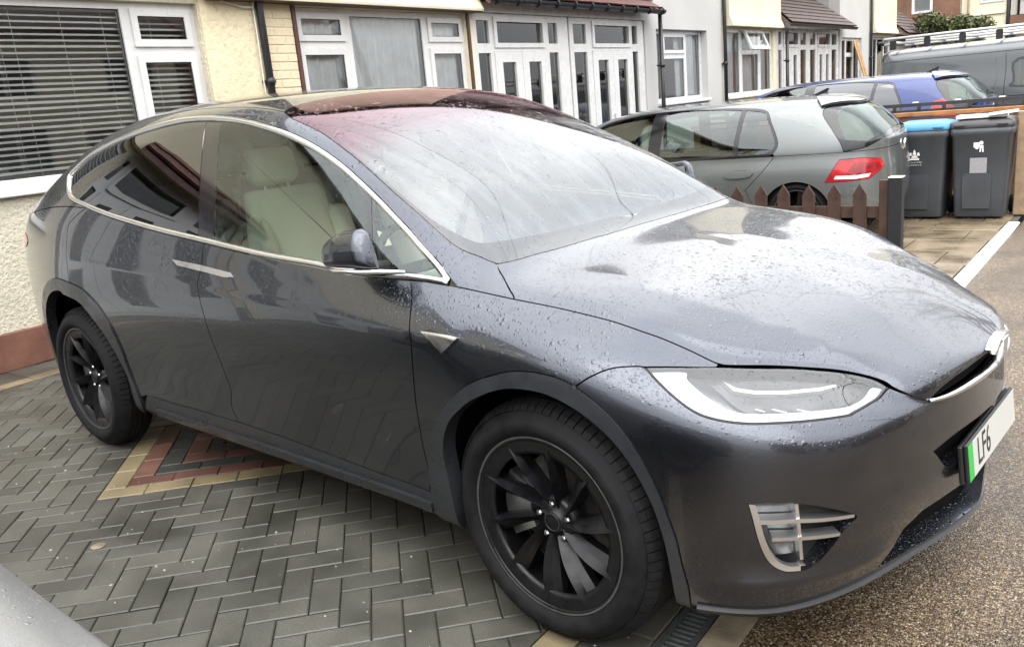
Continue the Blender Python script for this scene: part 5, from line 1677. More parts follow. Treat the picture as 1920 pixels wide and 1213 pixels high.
def gutter(house, y0, y1, x, z, brackets=True):
    b = MB(); P = []
    for y in (y0, y1):
        P.append([(x + 0.055 * math.cos(a), y, z + 0.055 * math.sin(a)) for a in np.linspace(R(180), R(360), 9)])
    b.grid(P); b.grid([[(q[0] * 1.0, q[1], q[2] + 0.004) for q in p] for p in P], flip=True)
    b.add(P[0], [tuple(range(9))]); b.add(P[1], [tuple(reversed(range(9)))])
    g = b.make('gutter', 'pipe_black', house)
    if brackets:
        br = MB(); br.box((-0.20, -0.012, 0.02), (0.03, 0.012, 0.05)); br.tube([(0.03, 0, 0.035), (0.065, 0, 0.0), (0.05, 0, -0.05), (0.0, 0, -0.062)], 0.012, 6); br = br.mesh('bracket')
        k = int((y1 - y0) / 0.42)
        for i in range(k + 1):
            o = obj('bracket', br, 'pipe_black', g); o.location = (x, y0 + 0.1 + (y1 - y0 - 0.2) * i / k, z)
    return g


def downpipe(house, y, z1, x=WX + 0.05, z0=0.0, r=0.034):
    b = MB(); b.tube([(x, y, z0), (x, y, z1)], r, 14); p = b.make('downpipe', 'pipe_black', house)
    for z in (0.6, 1.9):
        if z < z1:
            b = MB(); b.lathe([(r + 0.001, -0.03), (r + 0.008, -0.03), (r + 0.008, 0.03), (r + 0.001, 0.03)], 14, 'z', (x, y, z)); b.box((x - 0.06, y - 0.065, z - 0.012), (x, y + 0.065, z + 0.012)); b.make('pipe_clip', 'pipe_black', p)
    return p


def shell(h, y0, y1, upper, upx=WX, z_up=2.57, room='room_mid', roofmat='tile_brown', top=5.3):
    """room behind the front, upper storey and main roof"""
    b = MB(); b.add([(-7.6, y0 + .1, 0.02), (-7.6, y1 - .1, 0.02), (-7.6, y1 - .1, 2.56), (-7.6, y0 + .1, 2.56)], [(0, 1, 2, 3)])
    b.add([(-7.6, y0 + .1, 0.02), (WX - .26, y0 + .1, 0.02), (WX - .26, y0 + .1, 2.56), (-7.6, y0 + .1, 2.56)], [(0, 1, 2, 3)])
    b.add([(-7.6, y1 - .1, 0.02), (WX - .26, y1 - .1, 0.02), (WX - .26, y1 - .1, 2.56), (-7.6, y1 - .1, 2.56)], [(3, 2, 1, 0)])
    b.add([(-7.6, y0 + .1, 2.56), (WX - .26, y0 + .1, 2.56), (WX - .26, y1 - .1, 2.56), (-7.6, y1 - .1, 2.56)], [(3, 2, 1, 0)])
    b.add([(-7.6, y0 + .1, 0.02), (WX - .26, y0 + .1, 0.02), (WX - .26, y1 - .1, 0.02), (-7.6, y1 - .1, 0.02)], [(0, 1, 2, 3)])
    b.make('room', room, h)
    MB().box((-8.2, y0 + 0.003, 0), (-7.7, y1 - 0.003, top)).make('rear_wall', 'render_grey', h)
    b = MB(); b.prism([(WX + 0.35, top - 0.05), (WX + 0.35, top + 0.08), (-7.0, top + 2.0), (-9.0, top + 0.05), (-9.0, top - 0.05)], 'y', y0 + .002, y1 - .002); b.make('main_roof', roofmat, h, fix=True)


def brick_strip(parent, y0, y1, z0, z1, x, mat, bl=0.215, bh=0.065, j=0.010):
    b = MB().box((x - 0.10, y0, z0), (x - 0.006, y1, z1)).make('mortar', mat, parent)
    c = 0; z = z0
    me = {}
    while z + bh <= z1 + 0.01:
        y = y0 - (bl + j) / 2 * (c % 2)
        while y < y1 - 0.02:
            a, d = max(y, y0), min(y + bl, y1)
            if d - a > 0.03:
                k = round(d - a, 3)
                if k not in me: me[k] = MB().box((-0.09, -k / 2, 0), (0.0, k / 2, bh), 0.004).mesh('brick')
                o = obj('brick', me[k], mat, b); o.location = (x + rnd.uniform(-.001, .002), (a + d) / 2, z)
            y += bl + j
        z += bh + j; c += 1


# ---------------- house with the venetian blind, nearest on the left
ha = thing('terraced_house', 'nearest terraced house, rough cream render with a wide white window and venetian blind', 'house', (0, 0, 0))
wall_mesh(-2.7, 2.50, 0.27, 2.62, [(-0.75, 1.87, 1.25, 2.54), (-2.62, -0.98, 0.27, 2.58)], WX - 0.25, WX).make('front_wall', 'render_pebble', ha)
MB().box((WX + 0.001, 1.885, 0.9), (WX + 0.016, 2.50, 2.58)).make('render_pier', 'render_yellow', ha)
MB().box((WX - 0.25, -0.98, 0.0), (WX + 0.018, 2.52, 0.268), 0.006).make('plinth', 'plinth_brown', ha)
wall_mesh(-2.7, 2.50, 2.625, 5.3, [(-0.5, 1.5, 3.6, 4.8)], WX - 0.25, WX + 0.10).make('upper_wall', 'render_cream', ha)
window(ha, -0.5, 1.5, 3.6, 4.8, [(-0.45, 0.45, [(3.65, 4.75, False)]), (0.55, 1.45, [(3.65, 4.75, True)])], x=WX + 0.03, sill=False)
w = window(ha, -0.75, 1.87, 1.25, 2.54, [(-0.69, 1.215, [(1.31, 2.485, False)]), (1.31, 1.80, [(1.325, 2.125, True), (2.225, 2.475, True)])])
bl = obj('venetian_blind', MB().box((WX - 0.155, -0.70, 2.47), (WX - 0.12, 1.82, 2.52)).mesh('venetian_blind'), 'blind_white', ha)
slat = MB(); P = []
for i in range(5):
    t = i / 4 - 0.5
    P.append([(t * 0.024, -0.70, -t * 0.018 + 0.0025 * (1 - 4 * t * t)), (t * 0.024, 1.82, -t * 0.018 + 0.0025 * (1 - 4 * t * t))])
slat.grid(P); slat = slat.mesh('slat')
for i in range(27):
    o = obj('slat', slat, 'blind_white', bl); o.location = (WX - 0.137, 0, 1.305 + i * 0.0435 + rnd.uniform(-.002, .002)); o.rotation_euler = (rnd.uniform(-.0016, .0016), rnd.uniform(-.1, .1), 0)
for y in (-0.5, -0.05, 0.32, 0.42, 0.78, 1.1, 1.5):
    b = MB(); b.tube([(WX - 0.137, y, 1.29), (WX - 0.137, y, 2.48)], 0.0022, 5); b.make('blind_cord', 'blind_white', bl)
porch(ha, ((-2.55, -2.3), (-2.1, -1.25), (-1.12, -1.02)), -2.62, -0.98)
shell(ha, -2.7, 2.5, 'render_cream', room='room_pale')
downpipe(ha, 2.47, 5.2)
b = MB(); b.tube([(WX + 0.03, 1.95, 2.62), (WX + 0.035, 2.12, 2.56), (WX + 0.05, 2.30, 2.52), (WX + 0.06, 2.39, 2.52), (WX + 0.06, 2.415, 2.6)], 0.006, 6)
b.tube([(WX + 0.04, 2.405, 2.62), (WX + 0.04, 2.41, 2.3), (WX + 0.04, 2.405, 1.9), (WX + 0.04, 2.42, 1.2)], 0.006, 6); b.make('cable', 'cable_white', ha)
tiled_roof(ha, -2.75, -0.9, WX + 0.25, 2.64, WX - 0.1, 3.0, 3, 'tile_red', tiles=False)

# ---------------- house with the net curtains
hb = thing('terraced_house', 'terraced house with net-curtained window, painted brick edge and cream overhang', 'house', (0, 0, 0))
wall_mesh(2.51, 5.55, 0.0, 2.57, [(2.90, 5.42, 1.2, 2.56)], WX - 0.25, WX - 0.012).make('front_wall', 'render_cream', hb)
brick_strip(hb, 2.53, 2.86, 1.62, 2.56, WX, 'brick_painted')
for y in (2.862, 5.425): MB().box((WX - 0.09, y, 1.15), (WX + 0.012, y + 0.042, 2.56)).make('timber_post', 'wood_brown', hb)
# overhang of the upper storey, its lower edge flared outwards
b = MB(); b.prism([(WX - 0.2, 2.585), (WX + 0.16, 2.575), (WX + 0.165, 2.60), (WX + 0.12, 2.68), (WX + 0.10, 2.82), (WX + 0.10, 5.3), (WX - 0.2, 5.3)], 'y', 1.92, 5.56)
b.make('upper_wall', 'render_cream', hb, fix=True)
MB().box((WX - 0.1, 1.94, 2.568), (WX + 0.15, 5.55, 2.574)).make('drip_board', 'wood_brown', hb)
window(hb, 2.905, 5.42, 1.2, 2.555, [(2.96, 3.53, [(1.27, 2.17, True), (2.275, 2.495, True)]), (3.64, 4.70, [(1.27, 2.495, False)]), (4.81, 5.36, [(1.27, 2.17, True), (2.275, 2.495, True)])])
curtain(hb, 2.95, 5.37, 1.2, 2.52, WX - 0.135, amp=0.018)
porch(hb, ((5.62, 5.86), (5.99, 7.00), (7.14, 7.36)), 5.56, 7.62)
wall_mesh(5.57, 7.65, 2.62, 5.3, [], WX - 1.15, WX - 0.85).make('porch_upper_wall', 'render_white', hb)
shell(hb, 2.5, 7.65, 'render_cream', room='room_dark')

# ---------------- house of the second porch
hc = thing('terraced_house', 'pale rendered terraced house with the porch under the red tiles beside a black downpipe', 'house', (0, 0, 0))
wall_mesh(9.83, 12.88, -0.3, 5.3, [(10.22, 12.2, 1.33, 2.47), (10.3, 12.1, 3.6, 4.8)], WX - 0.25, WX).make('front_wall', 'render_white', hc)
window(hc, 10.22, 12.2, 1.33, 2.47, [(10.28, 10.58, [(1.39, 2.41, False)]), (10.68, 11.48, [(1.39, 2.02, False), (2.12, 2.40, True)]), (11.58, 12.13, [(1.39, 2.41, False)])], x=WX - 0.12)
window(hc, 10.3, 12.1, 3.6, 4.8, [(10.4, 11.1, [(3.7, 4.7, False)]), (11.25, 12.0, [(3.7, 4.7, True)])], sill=False)
curtain(hc, 10.25, 10.66, 1.33, 2.45, WX - 0.22, amp=0.03); curtain(hc, 11.25, 12.15, 1.33, 2.45, WX - 0.22, amp=0.03)
porch(hc, ((7.76, 8.10), (8.30, 9.33), (9.45, 9.62)), 7.66, 9.82)
wall_mesh(7.66, 9.82, 2.62, 5.3, [], WX - 1.15, WX - 0.85).make('porch_upper_wall', 'render_white', hc)
r = tiled_roof(hc, 5.52, 9.95, WX + 0.27, 2.735, WX - 0.85, 3.55, 7, 'tile_red', tiles=True)
MB().box((WX - 0.02, 5.57, 2.585), (WX + 0.02, 9.85, 2.70)).make('fascia', 'upvc_white', hc)
gutter(hc, 5.56, 9.98, WX + 0.26, 2.70)
downpipe(hc, 9.98, 2.68, x=WX + 0.20); downpipe(hc, 12.9, 5.2)
shell(hc, 7.65, 12.88, 'render_white', room='room_dark', roofmat='tile_red')

# ---------------- house with the open top light
hd = thing('terraced_house', 'cream bay-fronted terraced house with one top window light propped open', 'house', (0, 0, 0))
wall_mesh(12.9, 15.8, -0.3, 2.55, [(13.12, 15.62, 1.30, 2.52)], WX - 0.25, WX - 0.01).make('front_wall', 'render_cream', hd)
b = MB(); b.prism([(WX - 0.2, 2.56), (WX + 0.17, 2.55), (WX + 0.17, 2.60), (WX + 0.11, 2.72), (WX + 0.10, 2.9), (WX + 0.10, 5.3), (WX - 0.2, 5.3)], 'y', 13.0, 15.78); b.make('upper_wall', 'render_cream', hd, fix=True)
w = window(hd, 13.12, 15.62, 1.30, 2.52, [(13.2, 13.85, [(1.36, 2.46, False)]), (14.0, 14.85, [(1.36, 2.06, False), (2.14, 2.46, False)]), (15.0, 15.55, [(1.36, 2.46, False)])])
s = wall_mesh(13.93, 14.92, -0.40, 0.0, [(14.0, 14.85, -0.34, -0.06)], -0.02, 0.02).make('open_light', 'upvc_white', w)
s.location = (WX + 0.0, 0, 2.50); s.rotation_euler = (0, R(-24), 0)
MB().add([(0, 14.0, -0.34), (0, 14.85, -0.34), (0, 14.85, -0.06), (0, 14.0, -0.06)], [(0, 1, 2, 3)]).make('open_pane', 'window_glass', s)
curtain(hd, 13.15, 15.6, 1.3, 2.5, WX - 0.2, 'curtain_net', 0.03, 0.16)
porch(hd, ((15.95, 16.15), (16.3, 17.2), (17.4, 17.8)), 15.8, 18.0)
wall_mesh(15.8, 18.0, 2.62, 5.3, [], WX - 1.35, WX - 1.05).make('porch_upper_wall', 'render_grey', hd)
shell(hd, 12.9, 18.0, 'render_cream', room='room_dark')
downpipe(hd, 15.86, 2.5, x=WX + 0.2)

# ---------------- grey house beyond
he = thing('terraced_house', 'grey rendered terraced house beyond the dark tiled porch roof', 'house', (0, 0, 0))
wall_mesh(20.4, 23.25, -0.3, 5.3, [(20.6, 22.5, 0.9, 2.42)], WX - 0.25, WX).make('front_wall', 'render_white', he)
MB().box((WX - 1.3, 18.0, 2.62), (WX - 1.05, 20.4, 5.3)).make('porch_upper_wall', 'render_grey', he)
MB().box((WX - 1.3, 20.38, 2.6), (WX - 0.25, 20.42, 5.3)).make('side_wall', 'render_grey', he)
window(he, 20.6, 22.5, 0.9, 2.42, [(20.7, 21.1, [(1.0, 2.35, False)]), (21.22, 21.8, [(1.0, 1.95, False), (2.05, 2.35, False)]), (21.92, 22.4, [(1.0, 2.35, False)])])
porch(he, ((18.1, 18.5), (18.7, 19.6), (19.8, 20.2)), 18.0, 20.38)
tiled_roof(he, 15.78, 20.75, WX + 0.30, 2.66, WX - 1.05, 4.0, 15, 'tile_brown', tiles=False, hip_r=2.6)
gutter(he, 15.8, 20.7, WX + 0.32, 2.62, brackets=False)
shell(he, 18.0, 23.25, 'render_white', room='room_dark', roofmat='tile_dark')
downpipe(he, 23.3, 5.2)

hf = thing('terraced_house', 'cream terraced house end with black downpipe behind the grey van', 'house', (0, 0, 0))
wall_mesh(23.35, 28.6, -0.3, 2.55, [(23.7, 25.8, 1.2, 2.45)], WX - 0.25, WX).make('front_wall', 'render_grey', hf)
b = MB(); b.prism([(WX - 0.2, 2.56), (WX + 0.17, 2.55), (WX + 0.17, 2.60), (WX + 0.11, 2.72), (WX + 0.10, 2.9), (WX + 0.10, 5.3), (WX - 0.2, 5.3)], 'y', 23.4, 26.0); b.make('upper_wall', 'render_cream', hf, fix=True)
window(hf, 23.7, 25.8, 1.2, 2.45, [(23.8, 24.3, [(1.3, 2.4, False)]), (24.4, 25.1, [(1.3, 2.4, False)]), (25.2, 25.7, [(1.3, 2.4, False)])])
tiled_roof(hf, 26.05, 29.5, WX + 0.4, 2.55, WX - 1.0, 3.7, 10, 'tile_brown', tiles=False)
shell(hf, 23.35, 29, 'render_cream', room='room_dark')

# ---------------- neighbour to the left: only its reflection shows in the dark car
hg = thing('terraced_house', 'white-framed terraced house left of the picture, seen mirrored in the dark car glass', 'house', (0, 0, 0))
wall_mesh(-7.9, -2.72, 0.0, 5.3, [(-7.3, -5.0, 0.9, 2.5), (-4.8, -2.8, 0.0, 2.58), (-7.0, -5.2, 3.5, 4.8)], WX - 0.25, WX).make('front_wall', 'render_cream', hg)
window(hg, -7.3, -5.0, 0.9, 2.5, [(-7.2, -6.7, [(1.0, 2.1, True), (2.2, 2.4, True)]), (-6.6, -5.7, [(1.0, 2.4, False)]), (-5.6, -5.1, [(1.0, 2.1, True), (2.2, 2.4, True)])])
window(hg, -7.0, -5.2, 3.5, 4.8, [(-6.9, -6.2, [(3.6, 4.7, False)]), (-6.0, -5.3, [(3.6, 4.7, True)])], sill=False)
porch(hg, ((-4.72, -4.45), (-4.25, -3.3), (-3.1, -2.88)), -4.8, -2.8)
shell(hg, -7.9, -2.72, 'render_cream', room='room_dark')

# planks leaning against the far grey house
for i, (y, dy) in enumerate(((21.6, 1.0), (21.8, 1.05))):
    a = Vector((WX + 0.03, y, 2.35)); c = Vector((WX + 0.5, y + dy, 0.6 - 0.6)); d = (c - a)
    b = MB(); n_ = d.normalized(); s_ = n_.cross(Vector((1, 0, 0))).normalized(); q = n_.cross(s_)
    b.obox((a + c) / 2, d / 2, s_ * 0.06, q * 0.012)
    b.make('plank', 'plank_wood', label=('left' if i == 0 else 'right') + ' of two pale planks leaning on the far grey house', cat='plank', group='planks leaning on the grey house')

# ---------------- houses closing the street in the distance
hx = thing('brick_house', 'distant brown brick house with a white window above the van', 'house', (0, 33.0, 0), R(-90))
wall_mesh(-9.5, -4.56, 0.0, 6.0, [(-6.12, -5.42, 3.42, 4.75), (-8.0, -6.9, 3.42, 4.75)], -0.25, 0.0).make('front_wall', 'brick_brown', hx)
for a, c in ((-6.12, -5.42), (-8.0, -6.9)):
    w = wall_mesh(a, c, 3.42, 4.75, [(a + 0.09, c - 0.09, 3.5, 4.66)], -0.08, 0.03).make('window', 'upvc_white', hx)
    MB().add([(-0.03, a, 3.45), (-0.03, c, 3.45), (-0.03, c, 4.7), (-0.03, a, 4.7)], [(0, 1, 2, 3)]).make('pane', 'window_glass', w)
    MB().add([(-0.07, a, 3.45), (-0.07, c, 3.45), (-0.07, c, 4.7), (-0.07, a, 4.7)], [(0, 1, 2, 3)]).make('curtain', 'curtain_net', w)
MB().box((-3, -9.5, 0), (-0.26, -4.56, 5.9)).make('house_body', 'render_grey', hx)
tiled_roof(hx, -9.0, -5.55, 1.6, 2.62, 0.0, 3.55, 9, 'tile_brown', tiles=False, hip_r=1.25)
MB().box((0.0, -9.0, 0.0), (1.4, -5.7, 2.55)).make('side_extension', 'brick_brown', hx)

hy = thing('cream_house', 'distant cream rendered house between the brick house and the right edge', 'house', (0, 33.4, 0), R(-90))
wall_mesh(-4.54, -3.08, 0.0, 6.2, [(-3.95, -3.2, 3.52, 4.7)], -0.25, 0.0).make('front_wall', 'render_cream', hy)
MB().box((-4, -4.54, 0), (-0.26, -3.08, 6.1)).make('house_body', 'render_cream', hy)
w = wall_mesh(-3.95, -3.2, 3.52, 4.7, [(-3.86, -3.29, 3.6, 4.6)], -0.08, 0.03).make('window', 'upvc_white', hy)
MB().add([(-0.03, -3.9, 3.55), (-0.03, -3.25, 3.55), (-0.03, -3.25, 4.65), (-0.03, -3.9, 4.65)], [(0, 1, 2, 3)]).make('pane', 'window_glass', w)
MB().add([(-0.09, -3.9, 3.55), (-0.09, -3.25, 3.55), (-0.09, -3.25, 4.65), (-0.09, -3.9, 4.65)], [(0, 1, 2, 3)]).make('curtain', 'curtain_net', w)
b = MB(); b.tube([(0.05, -3.06, 0), (0.05, -3.06, 6)], 0.05, 10); b.make('downpipe', 'pipe_black', hy)
b = MB(); b.tube([(0.04, -4.3, 0), (0.04, -4.3, 6)], 0.035, 8); b.make('downpipe', 'post_tan', hy)
MB().box((0.001, -4.15, 3.12), (0.06, -3.15, 3.20)).make('string_course', 'render_cream', hy)

hz = thing('white_house', 'distant white house with dark brick lower wall at the right edge', 'house', (0, 33.8, 0), R(-90))
wall_mesh(-3.03, 3.0, 3.02, 6.2, [(-2.7, -1.4, 3.5, 4.8)], -0.25, 0.0).make('front_wall', 'render_white', hz)
wall_mesh(-3.03, 3.0, 0.0, 3.0, [], -0.25, 0.12).make('brick_wall', 'brick_brown', hz)
MB().box((-4, -3.03, 0), (-0.26, 3.0, 6.1)).make('house_body', 'render_grey', hz)
w = wall_mesh(-2.7, -1.4, 3.5, 4.8, [(-2.6, -2.1, 3.6, 4.7), (-2.0, -1.5, 3.6, 4.7)], -0.08, 0.03).make('window', 'upvc_white', hz)
MB().add([(-0.03, -2.6, 3.55), (-0.03, -1.5, 3.55), (-0.03, -1.5, 4.7), (-0.03, -2.6, 4.7)], [(0, 1, 2, 3)]).make('pane', 'window_glass', w)
b = MB(); b.tube([(0.05, -2.78, 3.0), (0.05, -2.78, 6)], 0.04, 10); b.make('downpipe', 'pipe_black', hz)


# ------------------------------------------------------------------ other vehicles: compact hatchback body lines
H_PLAN=np.array([(-3.42,0),(-3.41,.35),(-3.36,.62),(-3.22,.80),(-2.95,.875),(-2.6,.895),(-2.1,.895),(-1.32,.895),(-.6,.895),(-.1,.89),(.2,.87),(.43,.82),(.62,.74),(.78,.55),(.84,.28),(.855,0)])
H_LOW=[(.2,.15),(.26,.05),(.40,.008),(.58,0),(.74,.008),(.86,.03)]
H_UP=[
(-3.385,(0,.985),(0,.99),(0,.995),(0,1.0),(0,1.0)),
(-3.375,(.35,.985),(.34,.99),(.32,.995),(.25,1.0),(0,1.005)),
(-3.33,(.62,.985),(.60,1.005),(.56,1.03),(.40,1.06),(0,1.07)),
(-3.20,(.77,.97),(.74,1.04),(.67,1.12),(.5,1.165),(0,1.18)),
(-3.02,(.83,.965),(.78,1.10),(.69,1.245),(.52,1.31),(0,1.335)),
(-2.65,(.855,.96),(.79,1.15),(.69,1.335),(.52,1.405),(0,1.43)),
(-2.02,(.86,.945),(.79,1.16),(.68,1.36),(.5,1.425),(0,1.45)),
(-1.3,(.86,.93),(.79,1.15),(.68,1.355),(.5,1.42),(0,1.45)),
(-.5,(.855,.92),(.795,1.13),(.69,1.31),(.53,1.385),(0,1.42)),
(-.02,(.845,.91),(.81,1.02),(.735,1.145),(.59,1.225),(0,1.265)),
(.22,(.83,.895),(.80,.94),(.75,1.0),(.62,1.04),(0,1.075)),
(.42,(.78,.84),(.74,.865),(.68,.885),(.5,.91),(0,.93)),
(.58,(.68,.77),(.64,.79),(.58,.81),(.42,.835),(0,.855)),
(.74,(.5,.71),(.46,.73),(.4,.745),(.28,.765),(0,.78)),
(.81,(.26,.69),(.24,.70),(.2,.71),(.14,.72),(0,.73)),
(.83,(0,.68),(0,.685),(0,.69),(0,.695),(0,.70)),
]
def net(plan,low,up):
    ext=np.vstack([plan[1]*[1,-1],plan,plan[-2]*[1,-1]]); t=ext[2:]-ext[:-2]; t/=np.linalg.norm(t,axis=1)[:,None]
    nrm=np.stack([-t[:,1],t[:,0]],1); nrm[0]=(-1,0); nrm[-1]=(1,0)
    rows=[]
    for z,i in low:
        xy=plan-nrm*i; xy[0,1]=0; xy[-1,1]=0
        rows.append(np.column_stack([xy,np.full(len(plan),z)]))
    U=np.array([[(u[0],)+tuple(p) for p in u[1:]] for u in up])
    for r in range(U.shape[1]): rows.append(U[:,r])
    return np.array(rows)
HT = {
    'side_win': [(7.22, 8.72), (6.69, 8.58), (6.14, 8.2), (5.77, 7.92), (5.66, 7.33), (5.52, 6.31), (5.56, 5.91), (5.66, 5.35), (6.21, 5.31), (7.02, 5.19), (7.26, 6.15)],
    'side_glass': [(7.16, 8.38), (6.07, 7.96), (6.19, 5.57), (7.01, 5.51), (7.22, 6.21)],
    'side_quarter': [(6.01, 7.9), (5.81, 7.72), (5.71, 7.17), (5.62, 6.31), (5.69, 5.71), (6.12, 5.69)],
    'front_win': [(8.26, 8.44), (7.84, 8.64), (7.36, 8.66), (7.39, 6.33)],
    'pillar': [(7.29, 8.76), (7.34, 6.45)],
    'lamp': [(4.44, 3.19), (4.02, 4.71), (3.19, 4.75), (2.45, 4.55), (2.32, 3.99), (2.67, 3.67), (3.09, 3.29), (3.95, 3.21)],
    'rear_glass': [(4.81, 7.86), (4.15, 9.56), (3.15, 9.14), (1.89, 8), (3.05, 5.65), (4, 5.43), (4.52, 6.87)],
    'spoiler': [(5.06, 9.12), (4.81, 7.94), (4.44, 8.74), (4.22, 10)],
    'door_gap': [(5.54, 5.73), (5.82, 4.09), (6.11, 2.85)],
    'handle': [(6.42, 3.79), (6.29, 4.07), (6.01, 4.09), (6.04, 3.69), (6.32, 3.59)],
    'emblem': [(1.27, 4.23)],
    'plate': [(0, 1.3), (0, 0.94)],
}
HS = Surf(net(H_PLAN, H_LOW, H_UP))
L_PLAN = H_PLAN.copy(); L_PLAN[7:12, 0] += np.array([-.5, -.95, -1.0, -.9, -.35])      # the same body with its cabin set further back
L_UP = [(u[0] + {7: -.5, 8: -.95, 9: -1.0, 10: -.9, 11: -.35}.get(i, 0.0),) + tuple(u[1:]) for i, u in enumerate(H_UP)]
LS = Surf(net(L_PLAN, H_LOW, L_UP))
paint('paint_golf', (0.165, 0.178, 0.176), metal=0.65, rough=0.38, scale=90, amount=0.4)
paint('paint_blue', (0.002, 0.022, 0.15), metal=0.1, rough=0.3, scale=90, amount=0.4)
paint('paint_silver', (0.22, 0.22, 0.215), metal=0.5, rough=0.5, scale=110, amount=0.5, coat=0.4, film=0.2)
paint('paint_van', (0.085, 0.094, 0.10), metal=0.3, rough=0.35, scale=90, amount=0.3)
simple('lamp_red', (0.40, 0.012, 0.018), 0.12, coat=0.8, noise=0.3, nscale=18)
simple('lamp_white', (0.78, 0.72, 0.70), 0.15, coat=0.6)
simple('rim_silver', (0.42, 0.42, 0.43), 0.3, metal=0.9)
thin_glass('car_glass', (0.46, 0.54, 0.50), (0.95, 1.0, 0.98), 1.6, minrefl=0.06)
thin_glass('hatch_glass', (0.34, 0.42, 0.38), (0.9, 1.0, 0.96), 1.5, minrefl=0.03)


def arc_s(S, c, r, a0, a1, n=20):
    out = []; u = v = None
    for a in np.linspace(R(a0), R(a1), n):
        u, v = xz_uv(S, c[0] + r * math.cos(a), c[1] + r * math.sin(a), u, v) if u is not None else xz_uv(S, c[0] + r * math.cos(a), c[1] + r * math.sin(a))
        out.append((u, v))
    return out


def hatchback(label, loc, rz, paintm, lamp='a', group=None, privacy=False, plate='plate_yellow', S=None, mirrors=True):
    t = thing('parked_car', label, 'car', loc, rz, group)
    S = S or HS; VB = 5.35; B = 0.9
    res = 0.07
    gp = HT['door_gap']
    ra = arc_s(S, (-2.52, 0.28), 0.345, 8, 172); ra[0] = (ra[0][0], B); ra[-1] = (ra[-1][0], B)
    fa = arc_s(S, (0.0, 0.31), 0.37, 8, 172); fa[0] = (fa[0][0], B); fa[-1] = (fa[-1][0], B)
    k = max(range(len(ra)), key=lambda i: ra[i][1] if False else -abs(ra[i][0] - 6.16) - (0 if i < 10 else 9))
    lampu = HT['lamp'] if lamp == 'a' else [(4.55, 4.6), (4.85, 5.6), (4.82, 6.5), (4.5, 6.7), (4.0, 5.9), (3.3, 5.3), (3.1, 4.6)]
    panel(S, 'rear_quarter', [(5.66, VB)] + cr(gp)[2:] + rev(ra[:k + 1])[:0] + ra[k:] + [(u, B) for u in np.linspace(ra[-1][0] - 0.2, 0.2, 8)] + [(0.0, B)] + [(0.0, v) for v in np.linspace(1.2, 5.1, 8)] + [(0.0, VB)] + [(u, VB) for u in np.linspace(0.3, 5.4, 16)], paintm, t, 'sym', holes=[lampu] if lamp == 'a' else [], res=res, gap=0.003)
    panel(S, 'door', [(5.66, VB)] + [(u, VB) for u in np.linspace(5.9, 8.9, 10)] + [(9.0, 4.0), (8.95, 2.6), (8.8, B)] + [(u, B) for u in np.linspace(8.6, ra[0][0] + 0.05, 8)] + ra[:k + 1] + rev(cr(gp)[2:]), paintm, t, res=res, gap=0.003)
    panel(S, 'fender', [(9.0, VB), (12.5, VB), (12.6, 3.5), (12.6, B)] + fa[:0] + [(fa[0][0] + 0.05, B)] + fa + [(8.8, B), (8.95, 2.6), (9.0, 4.0)], paintm, t, res=res, gap=0.003)
    panel(S, 'front_bumper', [(12.5, VB), (12.6, 3.5), (12.6, B)] + [(u, B) for u in np.linspace(12.9, 14.8, 8)] + [(15.0, B)] + [(15.0, v) for v in np.linspace(1.5, 5.0, 6)] + [(15.0, VB)] + [(u, VB) for u in np.linspace(14.7, 12.8, 8)], paintm, t, 'sym', res=res, gap=0.003)
    dtop = [(5.62, 5.6), (5.52, 6.31), (5.66, 7.33), (5.77, 7.92), (6.14, 8.2), (6.69, 8.45), (7.3, 8.55), (7.84, 8.5), (8.3, 8.3), (8.75, 7.4), (9.1, 6.2), (9.25, VB)]
    dt = cr(dtop, 4)
    hatch = [(4.0, VB), (4.52, 6.87), (4.78, 7.9), (4.35, 9.2), (4.15, 10.0)]
    panel(S, 'roof', [(4.0, VB), (4.8, VB), (5.6, VB)] + dt + [(9.6, VB), (10.0, 7.0), (10.0, 8.7), (9.2, 8.8), (8.35, 8.95), (8.2, 9.4), (8.2, 10.0)] + [(u, 10.0) for u in np.linspace(7.8, 4.4, 10)] + rev(cr(hatch, 4)), paintm, t, 'sym', res=res, gap=0.002)
    hp = cr(hatch, 4) + [(u, 10.0) for u in np.linspace(3.9, 1.8, 6)] + cr([(1.6, 10.0), (1.7, 8.2), (2.2, 6.6), (3.05, 5.7), (4.0, VB)], 4)[:-1]
    panel(S, 'hatch_surround', hp, 'gloss_black', t, 'sym', off=-0.004, res=res, gap=0.002)
    hg_ = [(4.15, 6.3), (4.35, 7.2), (4.45, 7.9), (4.1, 9.2), (3.95, 10.0), (3.0, 10.0), (2.1, 10.0), (2.1, 8.2), (2.5, 7.0), (3.2, 6.2)]
    panel(S, 'rear_window', hg_, 'hatch_glass', t, 'sym', off=0.002, res=res, gap=0.002, depth=0)
    panel(S, 'tailgate', [(0.0, VB)] + [(u, VB) for u in np.linspace(0.3, 3.9, 12)] + rev(cr([(1.6, 10.0), (1.7, 8.2), (2.2, 6.6), (3.05, 5.7), (4.0, VB)], 4))[1:] + [(1.2, 10.0), (0.5, 10.0), (0.0, 10.0)], paintm, t, 'sym', res=res, gap=0.002)
    panel(S, 'spoiler', [(5.0, 9.0), (4.82, 8.1), (4.5, 8.6), (4.1, 9.4), (4.0, 10.0), (4.5, 10.0), (5.0, 10.0)], paintm, t, 'sym', off=0.03, res=res, gap=0, depth=0.012)
    panel(S, 'spoiler_lip', [(4.78, 8.1), (4.45, 8.6), (4.05, 9.4), (3.95, 10.0), (4.3, 10.0), (4.5, 9.0)], 'black_plastic', t, 'sym', off=0.016, res=res, gap=0, depth=0.03)
